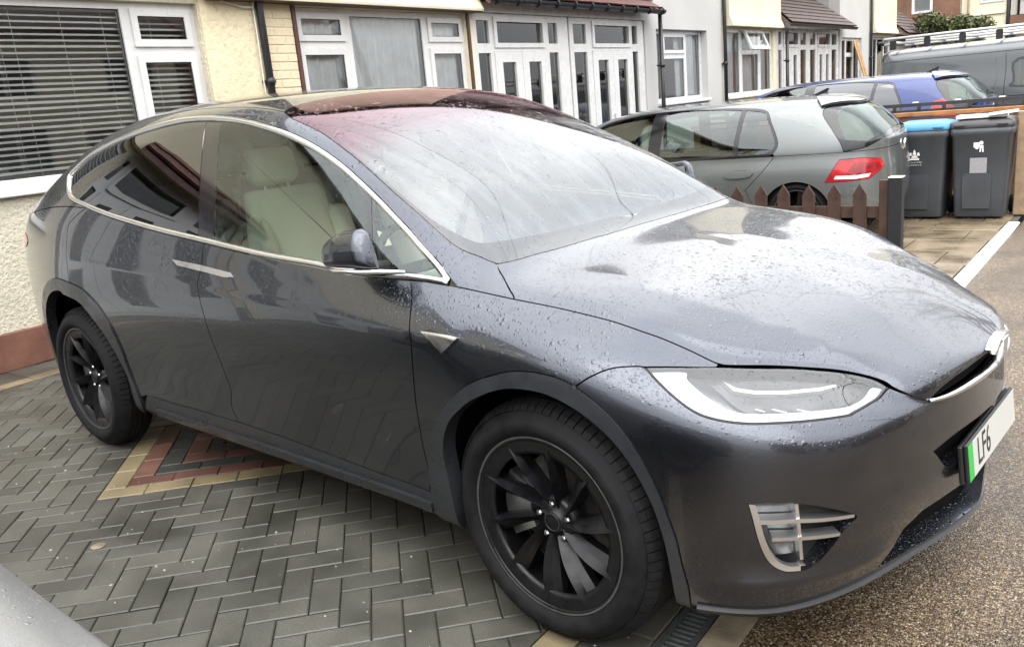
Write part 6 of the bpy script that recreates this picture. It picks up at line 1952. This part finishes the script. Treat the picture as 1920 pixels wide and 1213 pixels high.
    panel(S, 'bonnet', [(10.0, 8.7), (10.0, 7.0), (9.6, VB)] + [(u, VB) for u in np.linspace(10, 14.8, 14)] + [(15.0, VB), (15.0, 10.0)] + [(u, 10.0) for u in np.linspace(14.5, 10.5, 10)] + [(10.15, 10.0), (10.1, 9.4)], paintm, t, 'sym', res=res, gap=0.003)
    panel(S, 'windscreen', [(8.35, 8.95), (9.2, 8.8), (10.0, 8.7), (10.1, 9.4), (10.15, 10.0), (9.2, 10.0), (8.2, 10.0), (8.2, 9.4)], 'car_glass', t, 'sym', off=-0.003, res=res, gap=0, depth=0)
    dlo_ = dt + [(u, VB) for u in np.linspace(9.0, 5.75, 12)]
    panel(S, 'window_frame', dlo_, 'gloss_black', t, holes=[inset_uv(S, dens(S, dlo_, 0.05), 0.03)], off=0.001, res=res, gap=0, depth=0.01)
    g_ = inset_uv(S, dens(S, dlo_, 0.05), 0.028)
    P0, P1, Q0, Q1 = (7.29, 8.76), (7.34, 6.45), (6.08, 8.0), (6.18, 5.6)
    gm = 'privacy_glass' if privacy else 'car_glass'
    panel(S, 'quarter_glass', clip_uv(g_, Q0, Q1, -0.02, 'less'), gm, t, off=-0.004, res=res, gap=0, depth=0)
    panel(S, 'window_divider', clip_uv(clip_uv(g_, Q0, Q1, -0.02, 'more'), Q0, Q1, 0.05, 'less'), 'gloss_black', t, off=0, res=res, gap=0, depth=0.01)
    panel(S, 'rear_door_glass', clip_uv(clip_uv(g_, Q0, Q1, 0.05, 'more'), P0, P1, -0.07, 'less'), gm, t, off=-0.004, res=res, gap=0, depth=0)
    panel(S, 'door_pillar', clip_uv(clip_uv(g_, P0, P1, -0.07, 'more'), P0, P1, 0.10, 'less'), 'gloss_black', t, off=0, res=res, gap=0, depth=0.01)
    panel(S, 'front_door_glass', clip_uv(g_, P0, P1, 0.10, 'more'), 'car_glass', t, off=-0.004, res=res, gap=0, depth=0)
    for q in panel(S, 'tail_lamp', lampu, 'lamp_red', t, off=0.004 if lamp == 'a' else 0.012, res=0.04, gap=0.002, depth=0.02):
        pass
    for side, q in zip(('right', 'left'), [o for o in t.children if o.name.startswith('tail_lamp')]):
        u0 = [p for p in lampu]
        cu = sum(p[0] for p in u0) / len(u0); cv = sum(p[1] for p in u0) / len(u0)
        panel(S, 'inner_lens', [(cu + (p[0] - cu) * 0.62 - 0.15, cv + (p[1] - cv) * 0.5 + 0.05) for p in u0], 'lamp_deep_red', q, side, off=0.0065 if lamp == 'a' else 0.0145, res=0.04, gap=0, depth=0.003)
        panel(S, 'clear_lens', [(4.2, 3.36), (3.5, 3.34), (3.1, 3.42), (3.0, 3.62), (3.5, 3.55), (4.15, 3.56)] if lamp == 'a' else [(4.2, 4.4), (3.1, 4.5), (3.1, 4.7), (4.25, 4.65)], 'lamp_white', q, side, off=0.0065 if lamp == 'a' else 0.0145, res=0.04, gap=0, depth=0.003)
    panel(S, 'door_handle', cr(HT['handle'] + [HT['handle'][0]], 4)[:-1], paintm, t, off=0.022, res=0.03, gap=0, depth=0.02)
    panel(S, 'handle_recess', [(6.24 + (q[0] - 6.24) * 0.8, 3.86 + (q[1] - 3.86) * 1.15) for q in cr(HT['handle'] + [HT['handle'][0]], 4)[:-1]], 'black_plastic', t, off=0.002, res=0.04, gap=0, depth=0)
    uu = np.linspace(0, 15, 60); vv = np.linspace(0.3, 5.2, 16); UG, VG = np.meshgrid(uu, vv); PG = S(UG, VG) - S.nrm(UG, VG) * 0.04
    f_ = []
    for i in range(15):
        for j in range(59):
            c = PG[i:i + 2, j:j + 2].reshape(-1, 3).mean(0)
            if math.hypot(c[0], c[2] - .31) < .42 or math.hypot(c[0] + 2.52, c[2] - .31) < .42: continue
            f_.append((i * 60 + j, i * 60 + j + 1, (i + 1) * 60 + j + 1, (i + 1) * 60 + j))
    b = MB(); V_ = PG.reshape(-1, 3); b.add(V_, f_); b.add(V_ * [1, -1, 1], [tuple(reversed(f)) for f in f_]); b.box((-3.2, -0.75, 0.17), (0.6, 0.75, 0.22)); b.make('inner_shell', 'void_black', t)
    for wx in (0.0, -2.52):
        for s in (1, -1):
            make_wheel(t, wx, s * 0.775, 0.315, 0.316, 0.225, 0.2, {'tyre': 'tyre_rubber', 'rim': 'rim_black'}, spokes=5, outward=s, twist=False, detail=False)
    pl_ = obj('number_plate', MB().box((-0.006, -0.26, -0.0555), (0.006, 0.26, 0.0555)).mesh('number_plate'), plate, t); pl_.location = (-3.40, 0, 0.66)
    b = MB(); b.lathe([(0.0, -0.012), (0.045, -0.012), (0.055, -0.004), (0.055, 0.004)], 24, 'x'); em = b.make('emblem', 'chrome', t); em.location = (-3.405, 0, 0.89)
    b = MB(); b.prism([(-2.45, 1.425), (-2.62, 1.425), (-2.66, 1.50), (-2.64, 1.505)], 'y', -0.012, 0.012); b.make('aerial_fin', 'gloss_black', t, fix=True)
    for y in (-0.37, 0.37): seat(t, -1.25, y, 0.50, 'cabin_dark', 0.48)
    for y in (-0.4, 0.4): seat(t, -2.05, y, 0.52, 'cabin_dark', 0.55)
    b = MB(); b.box((-0.75, -0.7, 0.55), (-0.2, 0.7, 0.88), 0.05); b.make('dashboard', 'cabin_dark', t)
    b = MB(); b.box((-3.1, -0.75, 0.3), (-0.2, 0.75, 0.36)); b.make('cabin_floor', 'cabin_dark', t)
    for s in ((-1, 1) if mirrors else ()):
        b = MB(); b.add(*((lambda me: ([tuple(q.co) for q in me.vertices], [tuple(p.vertices) for p in me.polygons]))(rbox((0.12, 0.19, 0.13), 0.045))), True); o = b.make('door_mirror', paintm, t); o.location = (-0.25, s * 0.98, 0.99)
    return t


hatchback('pale grey hatchback with red tail lamps and black rear spoiler behind the picket fence', (-4.2, 6.66, -0.115), math.pi + R(4), 'paint_golf')
hatchback('dark blue hatchback with tinted rear side glass parked beyond the bins', (-3.95, 11.35, 0.0), math.pi, 'paint_blue', lamp='b', privacy=True)
hatchback('light silver car with only its wet bonnet edge showing at the lower left', (0.45, -3.055, 0.0), 0.0, 'paint_silver', plate='plate_white', S=LS, mirrors=False)

# ------------------------------------------------------------------ grey van with a roof rack
V_PLAN = np.array([(-2.80, 0), (-2.80, .45), (-2.79, .82), (-2.70, .965), (-2.3, .985), (-1.2, .985), (0, .985), (1.1, .98), (1.7, .94), (2.05, .80), (2.2, .45), (2.25, 0)])
V_LOW = [(.3, .12), (.36, .02), (.6, 0), (.95, 0), (1.25, .015), (1.5, .05)]
V_UP = [(-2.78, (0, 1.6), (0, 1.62), (0, 1.64), (0, 1.65)), (-2.77, (.45, 1.65), (.44, 1.75), (.42, 1.86), (0, 1.87)), (-2.75, (.78, 1.7), (.75, 1.82), (.6, 1.92), (0, 1.94)), (-2.62, (.89, 1.74), (.82, 1.88), (.6, 1.955), (0, 1.98)),
        (-2.2, (.91, 1.75), (.84, 1.90), (.6, 1.965), (0, 1.99)), (-1.2, (.91, 1.75), (.84, 1.90), (.6, 1.965), (0, 1.99)), (-.1, (.91, 1.75), (.84, 1.90), (.6, 1.965), (0, 1.99)), (.75, (.90, 1.72), (.82, 1.86), (.6, 1.92), (0, 1.95)),
        (1.25, (.86, 1.5), (.78, 1.58), (.6, 1.64), (0, 1.68)), (1.75, (.75, 1.22), (.7, 1.26), (.5, 1.3), (0, 1.33)), (2.08, (.42, 1.08), (.4, 1.1), (.3, 1.12), (0, 1.14)), (2.15, (0, 1.03), (0, 1.04), (0, 1.05), (0, 1.06))]
VS = Surf(net(V_PLAN, V_LOW, V_UP))
van = thing('van', 'grey panel van with white ladder rack on its roof behind the blue hatchback', 'van', (0.0, 15.0, -0.117))
VT = VS.nr - 1.0; VN = VS.ns - 1.0
px_ = lambda pts: [xz_uv(VS, x, z) for x, z in pts]
gapx = -0.78
side_back = px_([(gapx, 1.70), (gapx, 1.2), (gapx, .8), (gapx, .4)])
w_ar = arc_s(VS, (-1.95, .36), .42, 5, 175); w_af = arc_s(VS, (1.3, .36), .42, 5, 175)
panel(VS, 'rear_side', [(u, 6.1) for u in np.linspace(0.2, side_back[0][0], 14)] + side_back + [(side_back[-1][0] - .3, 0.95), (w_ar[0][0], 0.95)] + w_ar + [(w_ar[-1][0], 0.95), (1.5, 0.95), (0.0, 0.95)] + [(0.0, v) for v in np.linspace(2, 5.8, 6)], 'paint_van', van, 'sym', res=0.09, gap=0.004, depth=0.02)
rec = px_([(-2.5, 1.16), (-1.5, 1.16), (-0.95, 1.18), (-0.93, 1.6), (-1.0, 1.68), (-1.8, 1.68), (-2.5, 1.62), (-2.58, 1.4)])
panel(VS, 'pressed_panel', cr(rec + [rec[0]], 4)[:-1], 'paint_van', van, off=0.012, res=0.09, gap=0, depth=0.014)
cabw = px_([(-0.66, 1.28), (-0.58, 1.18), (0.85, 1.18), (0.9, 1.25), (0.55, 1.62), (0.4, 1.66), (-0.6, 1.64)])
panel(VS, 'cab_side', [(u, 6.1) for u in np.linspace(side_back[0][0], 7.6, 10)] + [(8.6, 6.0), (9.6, 4.5), (9.8, 0.95), (w_af[0][0], 0.95)] + w_af + [(w_af[-1][0], 0.95), (side_back[-1][0], 0.95)] + rev(side_back), 'paint_van', van, holes=[cr(cabw + [cabw[0]], 4)[:-1]], res=0.09, gap=0.004, depth=0.02)
panel(VS, 'cab_window', cr(cabw + [cabw[0]], 4)[:-1], 'car_glass', van, off=-0.006, res=0.09, gap=0, depth=0)
panel(VS, 'window_seal', cr(cabw + [cabw[0]], 4)[:-1], 'gloss_black', van, holes=[inset_uv(VS, dens(VS, cr(cabw + [cabw[0]], 4)[:-1], 0.05), 0.03)], off=0.002, res=0.09, gap=0, depth=0)
panel(VS, 'roof', [(0.0, 6.1)] + [(u, 6.1) for u in np.linspace(0.3, 7.6, 16)] + [(7.4, 7.5), (7.3, VT)] + [(u, VT) for u in np.linspace(6.5, 0.5, 10)] + [(0.0, VT)], 'paint_van', van, 'sym', res=0.12, gap=0.004)
panel(VS, 'windscreen', [(7.65, 6.1), (8.4, 6.1), (9.2, 6.1), (9.3, 7.5), (9.3, VT), (8.4, VT), (7.3, VT), (7.4, 7.5)], 'car_glass', van, 'sym', res=0.12, gap=0.004)
panel(VS, 'bonnet', [(9.25, 6.1), (8.7, 5.9), (9.6, 4.5), (9.8, 0.95), (10.5, 0.95), (VN, 0.95), (VN, 3.0), (VN, VT), (10.5, VT), (9.35, VT), (9.35, 7.5)], 'paint_van', van, 'sym', res=0.12, gap=0.004)
b = MB(); b.box((-2.7, -0.85, 0.25), (2.0, 0.85, 0.4)); b.box((-0.9, -0.85, 0.4), (-0.86, 0.85, 1.7)); b.make('load_floor', 'void_black', van)
b = MB(); b.box((gapx - 0.32, -1.03, 0.96), (gapx - 0.1, -0.985, 1.02), 0.012); b.make('sliding_door_handle', 'black_plastic', van)
hd_ = MB().box((gapx + 0.08, -1.025, 1.02), (gapx + 0.30, -0.985, 1.07), 0.012).make('door_handle', 'black_plastic', van)
b = MB(); b.add([(gapx - 1.9, -1.0, 0.85), (gapx + 2.2, -1.0, 0.85), (gapx + 2.2, -1.0, 0.93), (gapx - 1.9, -1.0, 0.93)], [(0, 1, 2, 3)]); b.box((-1.5, -1.005, 0.72), (0.8, -0.975, 0.84), 0.01); b.make('rubbing_strip', 'black_plastic', van)
MB().box((-2.79, -0.95, 0.9), (-2.74, -0.86, 1.35), 0.015).make('tail_lamp', 'lamp_red', van)
for wx in (1.3, -1.95):
    for s in (1, -1): make_wheel(van, wx, s * 0.86, 0.34, 0.345, 0.22, 0.21, {'tyre': 'tyre_rubber', 'rim': 'rim_silver'}, spokes=5, outward=s, twist=False, detail=False)
for y in (-0.8, 0.8):
    b = MB(); b.tube([(-2.7, y, 2.07), (0.9, y, 2.07)], 0.022, 10); b.make('rack_rail', 'upvc_white', van)
for y in (-0.86, 0.86):
    b = MB(); b.tube([(-2.7, y, 2.16), (0.9, y, 2.16)], 0.022, 10); b.make('rack_rail', 'upvc_white', van)
for i in range(7):
    x = -2.55 + i * 0.55
    b = MB(); b.tube([(x, -0.84, 2.09), (x, 0.84, 2.09)], 0.02, 8); b.make('rack_bar', 'satin_silver', van)
    for y in (-0.84, 0.84):
        b = MB(); b.box((x - 0.05, y - 0.03, 1.97), (x + 0.05, y + 0.03, 2.13), 0.01); b.make('rack_clamp', 'black_plastic', van)
b = MB(); b.tube([(-2.78, -0.9, 2.10), (-2.78, 0.9, 2.10)], 0.035, 10); b.make('rear_roller', 'black_plastic', van)


# ------------------------------------------------------------------ picket fence, bins, back fence
simple('picket_brown', (0.045, 0.022, 0.015), 0.6, noise=0.3, nscale=14, bump=0.3, bscale=60, rvar=0.12)
simple('post_black', (0.006, 0.007, 0.009), 0.65, noise=0.3, nscale=40)
simple('post_pale', (0.30, 0.21, 0.13), 0.6, noise=0.25, nscale=10, bump=0.2, bscale=60)
simple('fence_orange', (0.36, 0.15, 0.045), 0.55, noise=0.25, nscale=9)
simple('fence_brown', (0.15, 0.075, 0.04), 0.6, noise=0.3, nscale=9, bump=0.2, bscale=40)
simple('bin_grey', (0.052, 0.058, 0.066), 0.42, noise=0.12, nscale=5, bump=0.08, bscale=300, rvar=0.1)
simple('bin_blue', (0.05, 0.21, 0.38), 0.38, noise=0.1, nscale=8, rvar=0.08)
simple('bin_black', (0.03, 0.031, 0.033), 0.4, noise=0.15, nscale=8)
simple('print_white', (0.78, 0.78, 0.78), 0.5)
simple('sticker_grey', (0.30, 0.30, 0.31), 0.5, noise=0.1, nscale=30)
simple('paper_white', (0.8, 0.8, 0.78), 0.7)

FY = 5.0
pf = thing('picket_fence', 'low dark brown picket fence between the grey hatchback and the dark car', 'fence', (0, FY, 0))
pk = MB(); pk.prism([(-0.055, 0.02), (0.055, 0.02), (0.055, 0.505), (0.0, 0.595), (-0.055, 0.505)], 'y', -0.011, 0.011); pk = pk.mesh('picket')
for i in range(18):
    o = obj('picket', pk, 'picket_brown', pf); o.location = (-0.755 - i * 0.219, rnd.uniform(-.003, .003), rnd.uniform(-.006, .006)); o.rotation_euler = (0, rnd.uniform(-.015, .015), 0)
for z in (0.30, 0.06):
    b = MB(); b.box((-4.75, 0.013, z), (-0.56, 0.038, z + 0.10)); b.make('rail', 'picket_brown', pf)
b = MB(); b.box((-0.60, -0.02, 0), (-0.525, 0.02, 0.625), 0.004); b.make('end_board', 'picket_brown', pf)
b = MB(); b.box((-0.522, -0.055, 0), (-0.412, 0.055, 0.64), 0.006); b.make('post', 'post_black', pf)
b = MB(); b.box((-0.525, -0.058, 0.641), (-0.409, 0.058, 0.652), 0.004); b.make('post_cap', 'satin_silver', pf)


def wheelie_bin(label, x, y, lidmat, marks):
    t = thing('wheelie_bin', label, 'bin', (x, y, zg(y)), 0.0, 'wheelie bins by the back fence')
    # tapered tub, front towards the viewer (-y)
    def ring(z, hw, y0, y1, r):
        out = []
        for cx, cy, a0 in ((hw - r, y1 - r, 0), (-hw + r, y1 - r, 90), (-hw + r, y0 + r, 180), (hw - r, y0 + r, 270)):
            for a in np.linspace(R(a0), R(a0 + 90), 5): out.append((cx + r * math.cos(a), cy + r * math.sin(a), z))
        return out + [out[0]]
    P = [ring(0.03, 0.235, 0.05, 0.52, 0.04), ring(0.06, 0.238, 0.04, 0.53, 0.04), ring(0.35, 0.252, 0.02, 0.57, 0.04), ring(0.88, 0.275, -0.015, 0.65, 0.045), ring(0.90, 0.295, -0.03, 0.67, 0.05), ring(0.965, 0.298, -0.032, 0.675, 0.05), ring(0.967, 0.27, 0, 0.65, 0.04)]
    b = MB(); b.grid(P, flip=False); b.add(P[0][:-1], [tuple(range(20))]); b.make('tub', 'bin_grey', t, fix=True)
    # pressed hollow on the lower front
    b = MB(); P2 = []
    b.prism([(-0.15, 0.12), (0.11, 0.12), (0.12, 0.46), (0.09, 0.50), (-0.13, 0.50), (-0.16, 0.46)], 'y', 0.0, 0.012); o = b.make('front_pressing', 'bin_grey', t, fix=True); o.location = (0, 0.018, 0); o.rotation_euler = (R(3.2), 0, 0)
    b = MB(); Q = [ring(0.97, 0.302, -0.036, 0.66, 0.05), ring(0.995, 0.304, -0.038, 0.66, 0.05), ring(1.03, 0.29, -0.02, 0.64, 0.06), ring(1.055, 0.20, 0.10, 0.54, 0.08), ring(1.06, 0.05, 0.28, 0.34, 0.02)]
    b.grid(Q); b.add(Q[-1][:-1], [tuple(range(20))]); lid = b.make('lid', lidmat, t, fix=True)
    for s in (-0.2, 0.2):
        b = MB(); b.box((s - 0.05, -0.05, 0.985), (s + 0.05, -0.02, 1.01), 0.006); b.make('lid_grip', lidmat, lid)
    b = MB(); b.tube([(-0.26, 0.70, 0.95), (0.26, 0.70, 0.95)], 0.018, 8); b.make('handle', 'bin_black', t)
    for s in (-1, 1):
        b = MB(); b.lathe([(0.0, -0.025), (0.09, -0.025), (0.1, -0.01), (0.1, 0.01), (0.09, 0.025), (0, 0.025)], 24, 'x', (s * 0.26, 0.56, 0.10)); b.make('wheel', 'tyre_rubber', t)
    marks(t)
    return t


def front_y(z): return 0.02 + (0.35 - z) * 0.066 - 0.004


def marks_crest(t):
    b = MB()
    z0 = 0.66
    def up(p): return (p[0], p[1])
    shield = [(-0.045, z0), (0.045, z0), (0.05, z0 + 0.018), (-0.05, z0 + 0.018)]
    b.prism(shield, 'y', 0, 0.002)
    for pts in ([(-0.035, z0 + .024), (0.035, z0 + .024), (0.02, z0 + .05), (-0.02, z0 + .05)], [(-0.055, z0 + .05), (-0.03, z0 + .045), (-0.025, z0 + .075), (-0.045, z0 + .085)], [(0.055, z0 + .05), (0.03, z0 + .045), (0.025, z0 + .075), (0.045, z0 + .085)], [(-0.018, z0 + .056), (0.018, z0 + .056), (0.012, z0 + .09), (0.0, z0 + .115), (-0.012, z0 + .09)]):
        b.prism(pts, 'y', 0, 0.002)
    o = b.make('crest', 'print_white', t, fix=True); o.location = (-0.03, front_y(0.7) - 0.012, 0)
    o.rotation_euler = (R(3.6), 0, 0); o.location.y += 0.066 * 0.66 - 0.006
    # the name under the crest is too blurred to read: two rows of worn marks
    rm = random.Random(2)
    for zz, n_ in ((0.625, 9), (0.597, 8)):
        b = MB()
        for k in range(n_):
            x0 = -0.105 + k * 0.15 / n_
            b.box((x0, 0, zz), (x0 + 0.15 / n_ * rm.uniform(.5, .8), 0.0015, zz + 0.018 * rm.uniform(.7, 1)))
        o = b.make('worn_lettering', 'sticker_grey', t); o.location = (0.0, front_y(0.62) - 0.006, 0)


def marks_symbol(t):
    b = MB()
    z0 = 0.72
    b.prism([(-0.06, z0 + .10), (0.0, z0 + .10), (0.0, z0 + .06), (-0.02, z0 + .03), (-0.035, z0 + .03), (-0.06, z0 + .055)], 'y', 0, 0.002)
    b.prism([(0.012 + 0.02 * math.cos(a), z0 + .095 + 0.02 * math.sin(a)) for a in np.linspace(0, 2 * math.pi, 12, endpoint=False)], 'y', 0, 0.002)
    b.prism([(0.0, z0 + .07), (0.032, z0 + .07), (0.036, z0 + .0), (0.022, z0), (0.02, z0 + .04), (0.012, z0 + .04), (0.01, z0), (-0.004, z0)], 'y', 0, 0.002)
    o = b.make('symbol', 'print_white', t, fix=True); o.location = (0.0, front_y(0.76) - 0.008 + 0.045, 0); o.rotation_euler = (R(3.6), 0, 0)
    b = MB(); b.box((-0.09, 0, 0.50), (0.07, 0.002, 0.66)); o = b.make('sticker', 'sticker_grey', t); o.location = (0.0, front_y(0.58) - 0.008 + 0.036, 0); o.rotation_euler = (R(3.6), 0, 0)


wheelie_bin('grey wheelie bin with the bright blue lid and white crest', -0.80, 7.52, 'bin_blue', marks_crest)
wheelie_bin('grey wheelie bin with a dark lid and papers on top, right of the blue-lidded bin', -0.205, 7.55, 'bin_black', marks_symbol)
b = MB(); zt = zg(7.6) + 1.06
b.obox((-0.22, 7.72, zt + 0.02), (0.23, 0.02, 0.0), (0, 0.10, 0), (0, 0, 0.016)); b.obox((-0.02, 7.66, zt + 0.045), (0.13, 0.03, 0.01), (0, 0.07, 0), (0, 0, 0.012))
b.make('folded_papers', 'paper_white', label='white folded papers lying on the dark bin lid', cat='papers')

fb = thing('board_fence', 'brown board fence with orange top rail behind the wheelie bins', 'fence', (0, 8.45, zg(8.4)))
bdm = MB().box((-0.07, -0.012, 0.03), (0.07, 0.012, 1.07), 0.003).mesh('board')
for i in range(27):
    o = obj('board', bdm, 'fence_brown', fb); o.location = (-3.75 + i * 0.147, rnd.uniform(-.003, .003), rnd.uniform(-.005, .005))
b = MB(); b.box((-3.85, -0.04, 1.08), (0.16, 0.045, 1.125), 0.004); b.make('top_rail', 'fence_orange', fb)
for x in (-3.0, -1.6, -0.35):
    b = MB(); b.box((x - 0.03, -0.045, 0), (x + 0.03, -0.013, 1.08)); b.make('fence_post', 'fence_orange', fb)
b = MB(); b.box((-3.8, 0.12, 1.09), (0.9, 0.15, 1.15)); b.make('dark_rail', 'bin_black', fb)
b = MB(); b.box((-3.8, 0.12, 1.185), (0.9, 0.15, 1.225)); b.make('dark_rail', 'bin_black', fb)
for i in range(9):
    x = -1.55 + i * 0.27
    b = MB(); b.box((x - 0.018, 0.11, 1.15), (x + 0.018, 0.155, 1.188)); b.make('rail_spacer', 'bin_black', fb)
for i in range(6):
    x = -1.5 + i * 0.45
    b = MB(); b.box((x - 0.03, 0.112, 1.227), (x + 0.03, 0.152, 1.239)); b.make('rail_clip', 'paper_white', fb)
gp_ = MB().box((0.085, 7.9, zg(8.0)), (0.23, 8.02, 0.98), 0.008).make('gate_post', 'post_pale', label='pale timber gate post at the right edge beside the bins', cat='post')

# ------------------------------------------------------------------ greenery and the other side of the street
simple('leaf_olive', (0.085, 0.10, 0.035), 0.6, noise=0.5, nscale=3.0)
simple('bark', (0.06, 0.048, 0.038), 0.8, noise=0.3, nscale=12)


def shrub(label, c, r, n, leaf, mat='leaf_olive'):
    t = thing('shrub', label, 'shrub', (c[0], c[1], -0.12))
    b = MB(); rr_ = random.Random(3)
    lobes = [(rr_.uniform(-.7, .7), rr_.uniform(-.6, .6), rr_.uniform(-.5, .6), rr_.uniform(.3, .55)) for _ in range(12)]
    for i in range(n):
        lx, ly, lz, lr = rr_.choice(lobes)
        while True:
            d = Vector((rr_.uniform(-1, 1), rr_.uniform(-1, 1), rr_.uniform(-1, 1)))
            if 0.2 < d.length < 1: break
        d = d * (0.6 + 0.4 * rr_.random())
        p = Vector((r[0] * (lx + d.x * lr), r[1] * (ly + d.y * lr), c[2] + 0.12 + r[2] * (lz + d.z * lr)))
        a = Vector((rr_.gauss(0, 1), rr_.gauss(0, 1), rr_.gauss(0, .7))).normalized(); q = a.cross(Vector((rr_.gauss(0, 1), rr_.gauss(0, 1), rr_.gauss(0, 1)))).normalized()
        s = leaf * rr_.uniform(.6, 1.3)
        b.add([p - a * s, p + q * s * .45, p + a * s, p - q * s * .45], [(0, 1, 2, 3)])
    b.make('crown', mat, t)
    b = MB()
    for k in range(9):
        e = Vector((rr_.uniform(-.7, .7) * r[0], rr_.uniform(-.6, .6) * r[1], c[2] + rr_.uniform(-.1, .7) * r[2]))
        b.tube([(0.1 * k - .4, 0, 0), (e.x * .4, e.y * .4, e.z * .55), e], [0.05, 0.03, 0.01], 6)
    b.make('trunk', 'bark', t)
    return t


shrub('big olive green shrub behind the van in front of the far houses', (-4.05, 28.0, 2.45), (1.35, 0.9, 0.75), 6500, 0.07)

# bare street tree: its branches show mirrored in the bonnet
tr_ = thing('street_tree', 'bare leafless street tree right of the picture, mirrored in the wet bonnet', 'tree', (3.6, 9.5, -0.12))
rt = random.Random(11)
bt = MB(); bb = MB()


def grow(p, d, L, r, lev):
    pts = [p]; q = p.copy(); dd = d.copy()
    for i in range(4):
        dd = (dd + Vector((rt.gauss(0, .10), rt.gauss(0, .10), rt.gauss(0, .05) + 0.04))).normalized(); q = q + dd * L / 4; pts.append(q.copy())
    rs = [r * (1 - 0.11 * i) for i in range(5)]
    (bt if lev == 0 else bb).tube(pts, rs, 7 if lev < 2 else 4, cap=False)
    if lev >= 5: return
    for k in range(3 if lev < 4 else 2):
        i = rt.choice((2, 3, 4)); base = pts[i]
        ax = Vector((rt.gauss(0, 1), rt.gauss(0, 1), rt.gauss(0, .4))).normalized()
        nd = (dd * 0.75 + ax * 0.62 + Vector((0, 0, 0.12))).normalized()
        grow(base, nd, L * rt.uniform(.6, .82), rs[i] * 0.62, lev + 1)


grow(Vector((0, 0, 0)), Vector((0, 0, 1)), 3.2, 0.17, 0)
bt.make('trunk', 'bark', tr_); bb.make('crown', 'bark', tr_)
t2_ = copy_tree(tr_); t2_.location = (6.6, 16.2, -0.2); t2_.rotation_euler = (0, 0, 2.1); t2_.scale = (1.1, 1.1, 1.15)
t2_['label'] = 'bare street tree further along, mirrored in the net-curtained window'
for o_ in (tr_, t2_): o_['group'] = 'bare street trees'

for i, (y0, col) in enumerate(((-16, 'brick_brown'), (-7.5, 'render_grey'), (1.0, 'brick_brown'), (9.5, 'render_cream'), (18, 'brick_brown'))):
    lab = ('first', 'second', 'third', 'fourth', 'fifth')[i] + ' house across the street from the left, behind the viewer'
    h = thing('opposite_house', lab, 'house', (19.0, y0, -0.3), 0.0, 'houses across the street')
    wall_mesh(0, 8.3, 0.0, 5.6, [(0.8, 3.0, 0.9, 2.5), (4.3, 5.4, 0.1, 2.3), (5.9, 7.6, 1.0, 2.4), (0.9, 2.9, 3.5, 4.8), (5.4, 7.4, 3.5, 4.8)], 0.0, 0.3).make('front_wall', col, h)
    for a, c, d, e in ((0.8, 3.0, 0.9, 2.5), (5.9, 7.6, 1.0, 2.4), (0.9, 2.9, 3.5, 4.8), (5.4, 7.4, 3.5, 4.8)):
        w = wall_mesh(a, c, d, e, [(a + .08, (a + c) / 2 - .04, d + .08, e - .08), ((a + c) / 2 + .04, c - .08, d + .08, e - .08)], 0.05, 0.12).make('window', 'upvc_white', h)
        MB().add([(0.1, a, d), (0.1, c, d), (0.1, c, e), (0.1, a, e)], [(3, 2, 1, 0)]).make('pane', 'lamp_dark', w)
    MB().box((0.06, 4.3, 0.1), (0.12, 5.4, 2.3)).make('door', 'wood_brown', h)
    MB().box((0.31, 0.0, 0.0), (5, 8.3, 5.5)).make('house_body', 'room_dark', h)
    b = MB(); b.prism([(-0.4, 5.55), (-0.4, 5.65), (3.0, 8.0), (6.4, 5.65), (6.4, 5.55)], 'y', -0.02, 8.32); b.make('main_roof', ('tile_brown', 'tile_red', 'tile_dark')[i % 3], h, fix=True)

# telephone wires from a pole across the street to the eaves: they show as dark lines mirrored in the windscreen
pole = thing('telegraph_pole', 'wooden telegraph pole across the street, carrying the wires mirrored in the windscreen', 'pole', (10.5, 4.0, -0.3))
b = MB(); b.tube([(0, 0, 0), (0, 0, 4), (0, 0, 8.2)], [0.14, 0.125, 0.10], 12); b.make('shaft', 'bark', pole)
b = MB(); b.lathe([(0.11, -0.06), (0.2, -0.05), (0.2, 0.05), (0.11, 0.06)], 16, 'z', (0, 0, 7.8)); b.make('ring_head', 'pipe_black', pole)
for i, y in enumerate((1.2, 2.3, 7.6, 12.8)):
    a = Vector((10.5, 4.0, 7.5)); c = Vector((WX + 0.12, y, 5.15))
    pts = [a.lerp(c, t) - Vector((0, 0, 0.5 * math.sin(math.pi * t))) for t in np.linspace(0, 1, 14)]
    b = MB(); b.tube(pts, 0.007, 5); b.make('telephone_wire', 'pipe_black', label='overhead telephone wire to the ' + ('nearest house', 'first black downpipe', 'double porch', 'cream bay')[i] + ', mirrored in the windscreen', cat='wire', group='overhead wires')
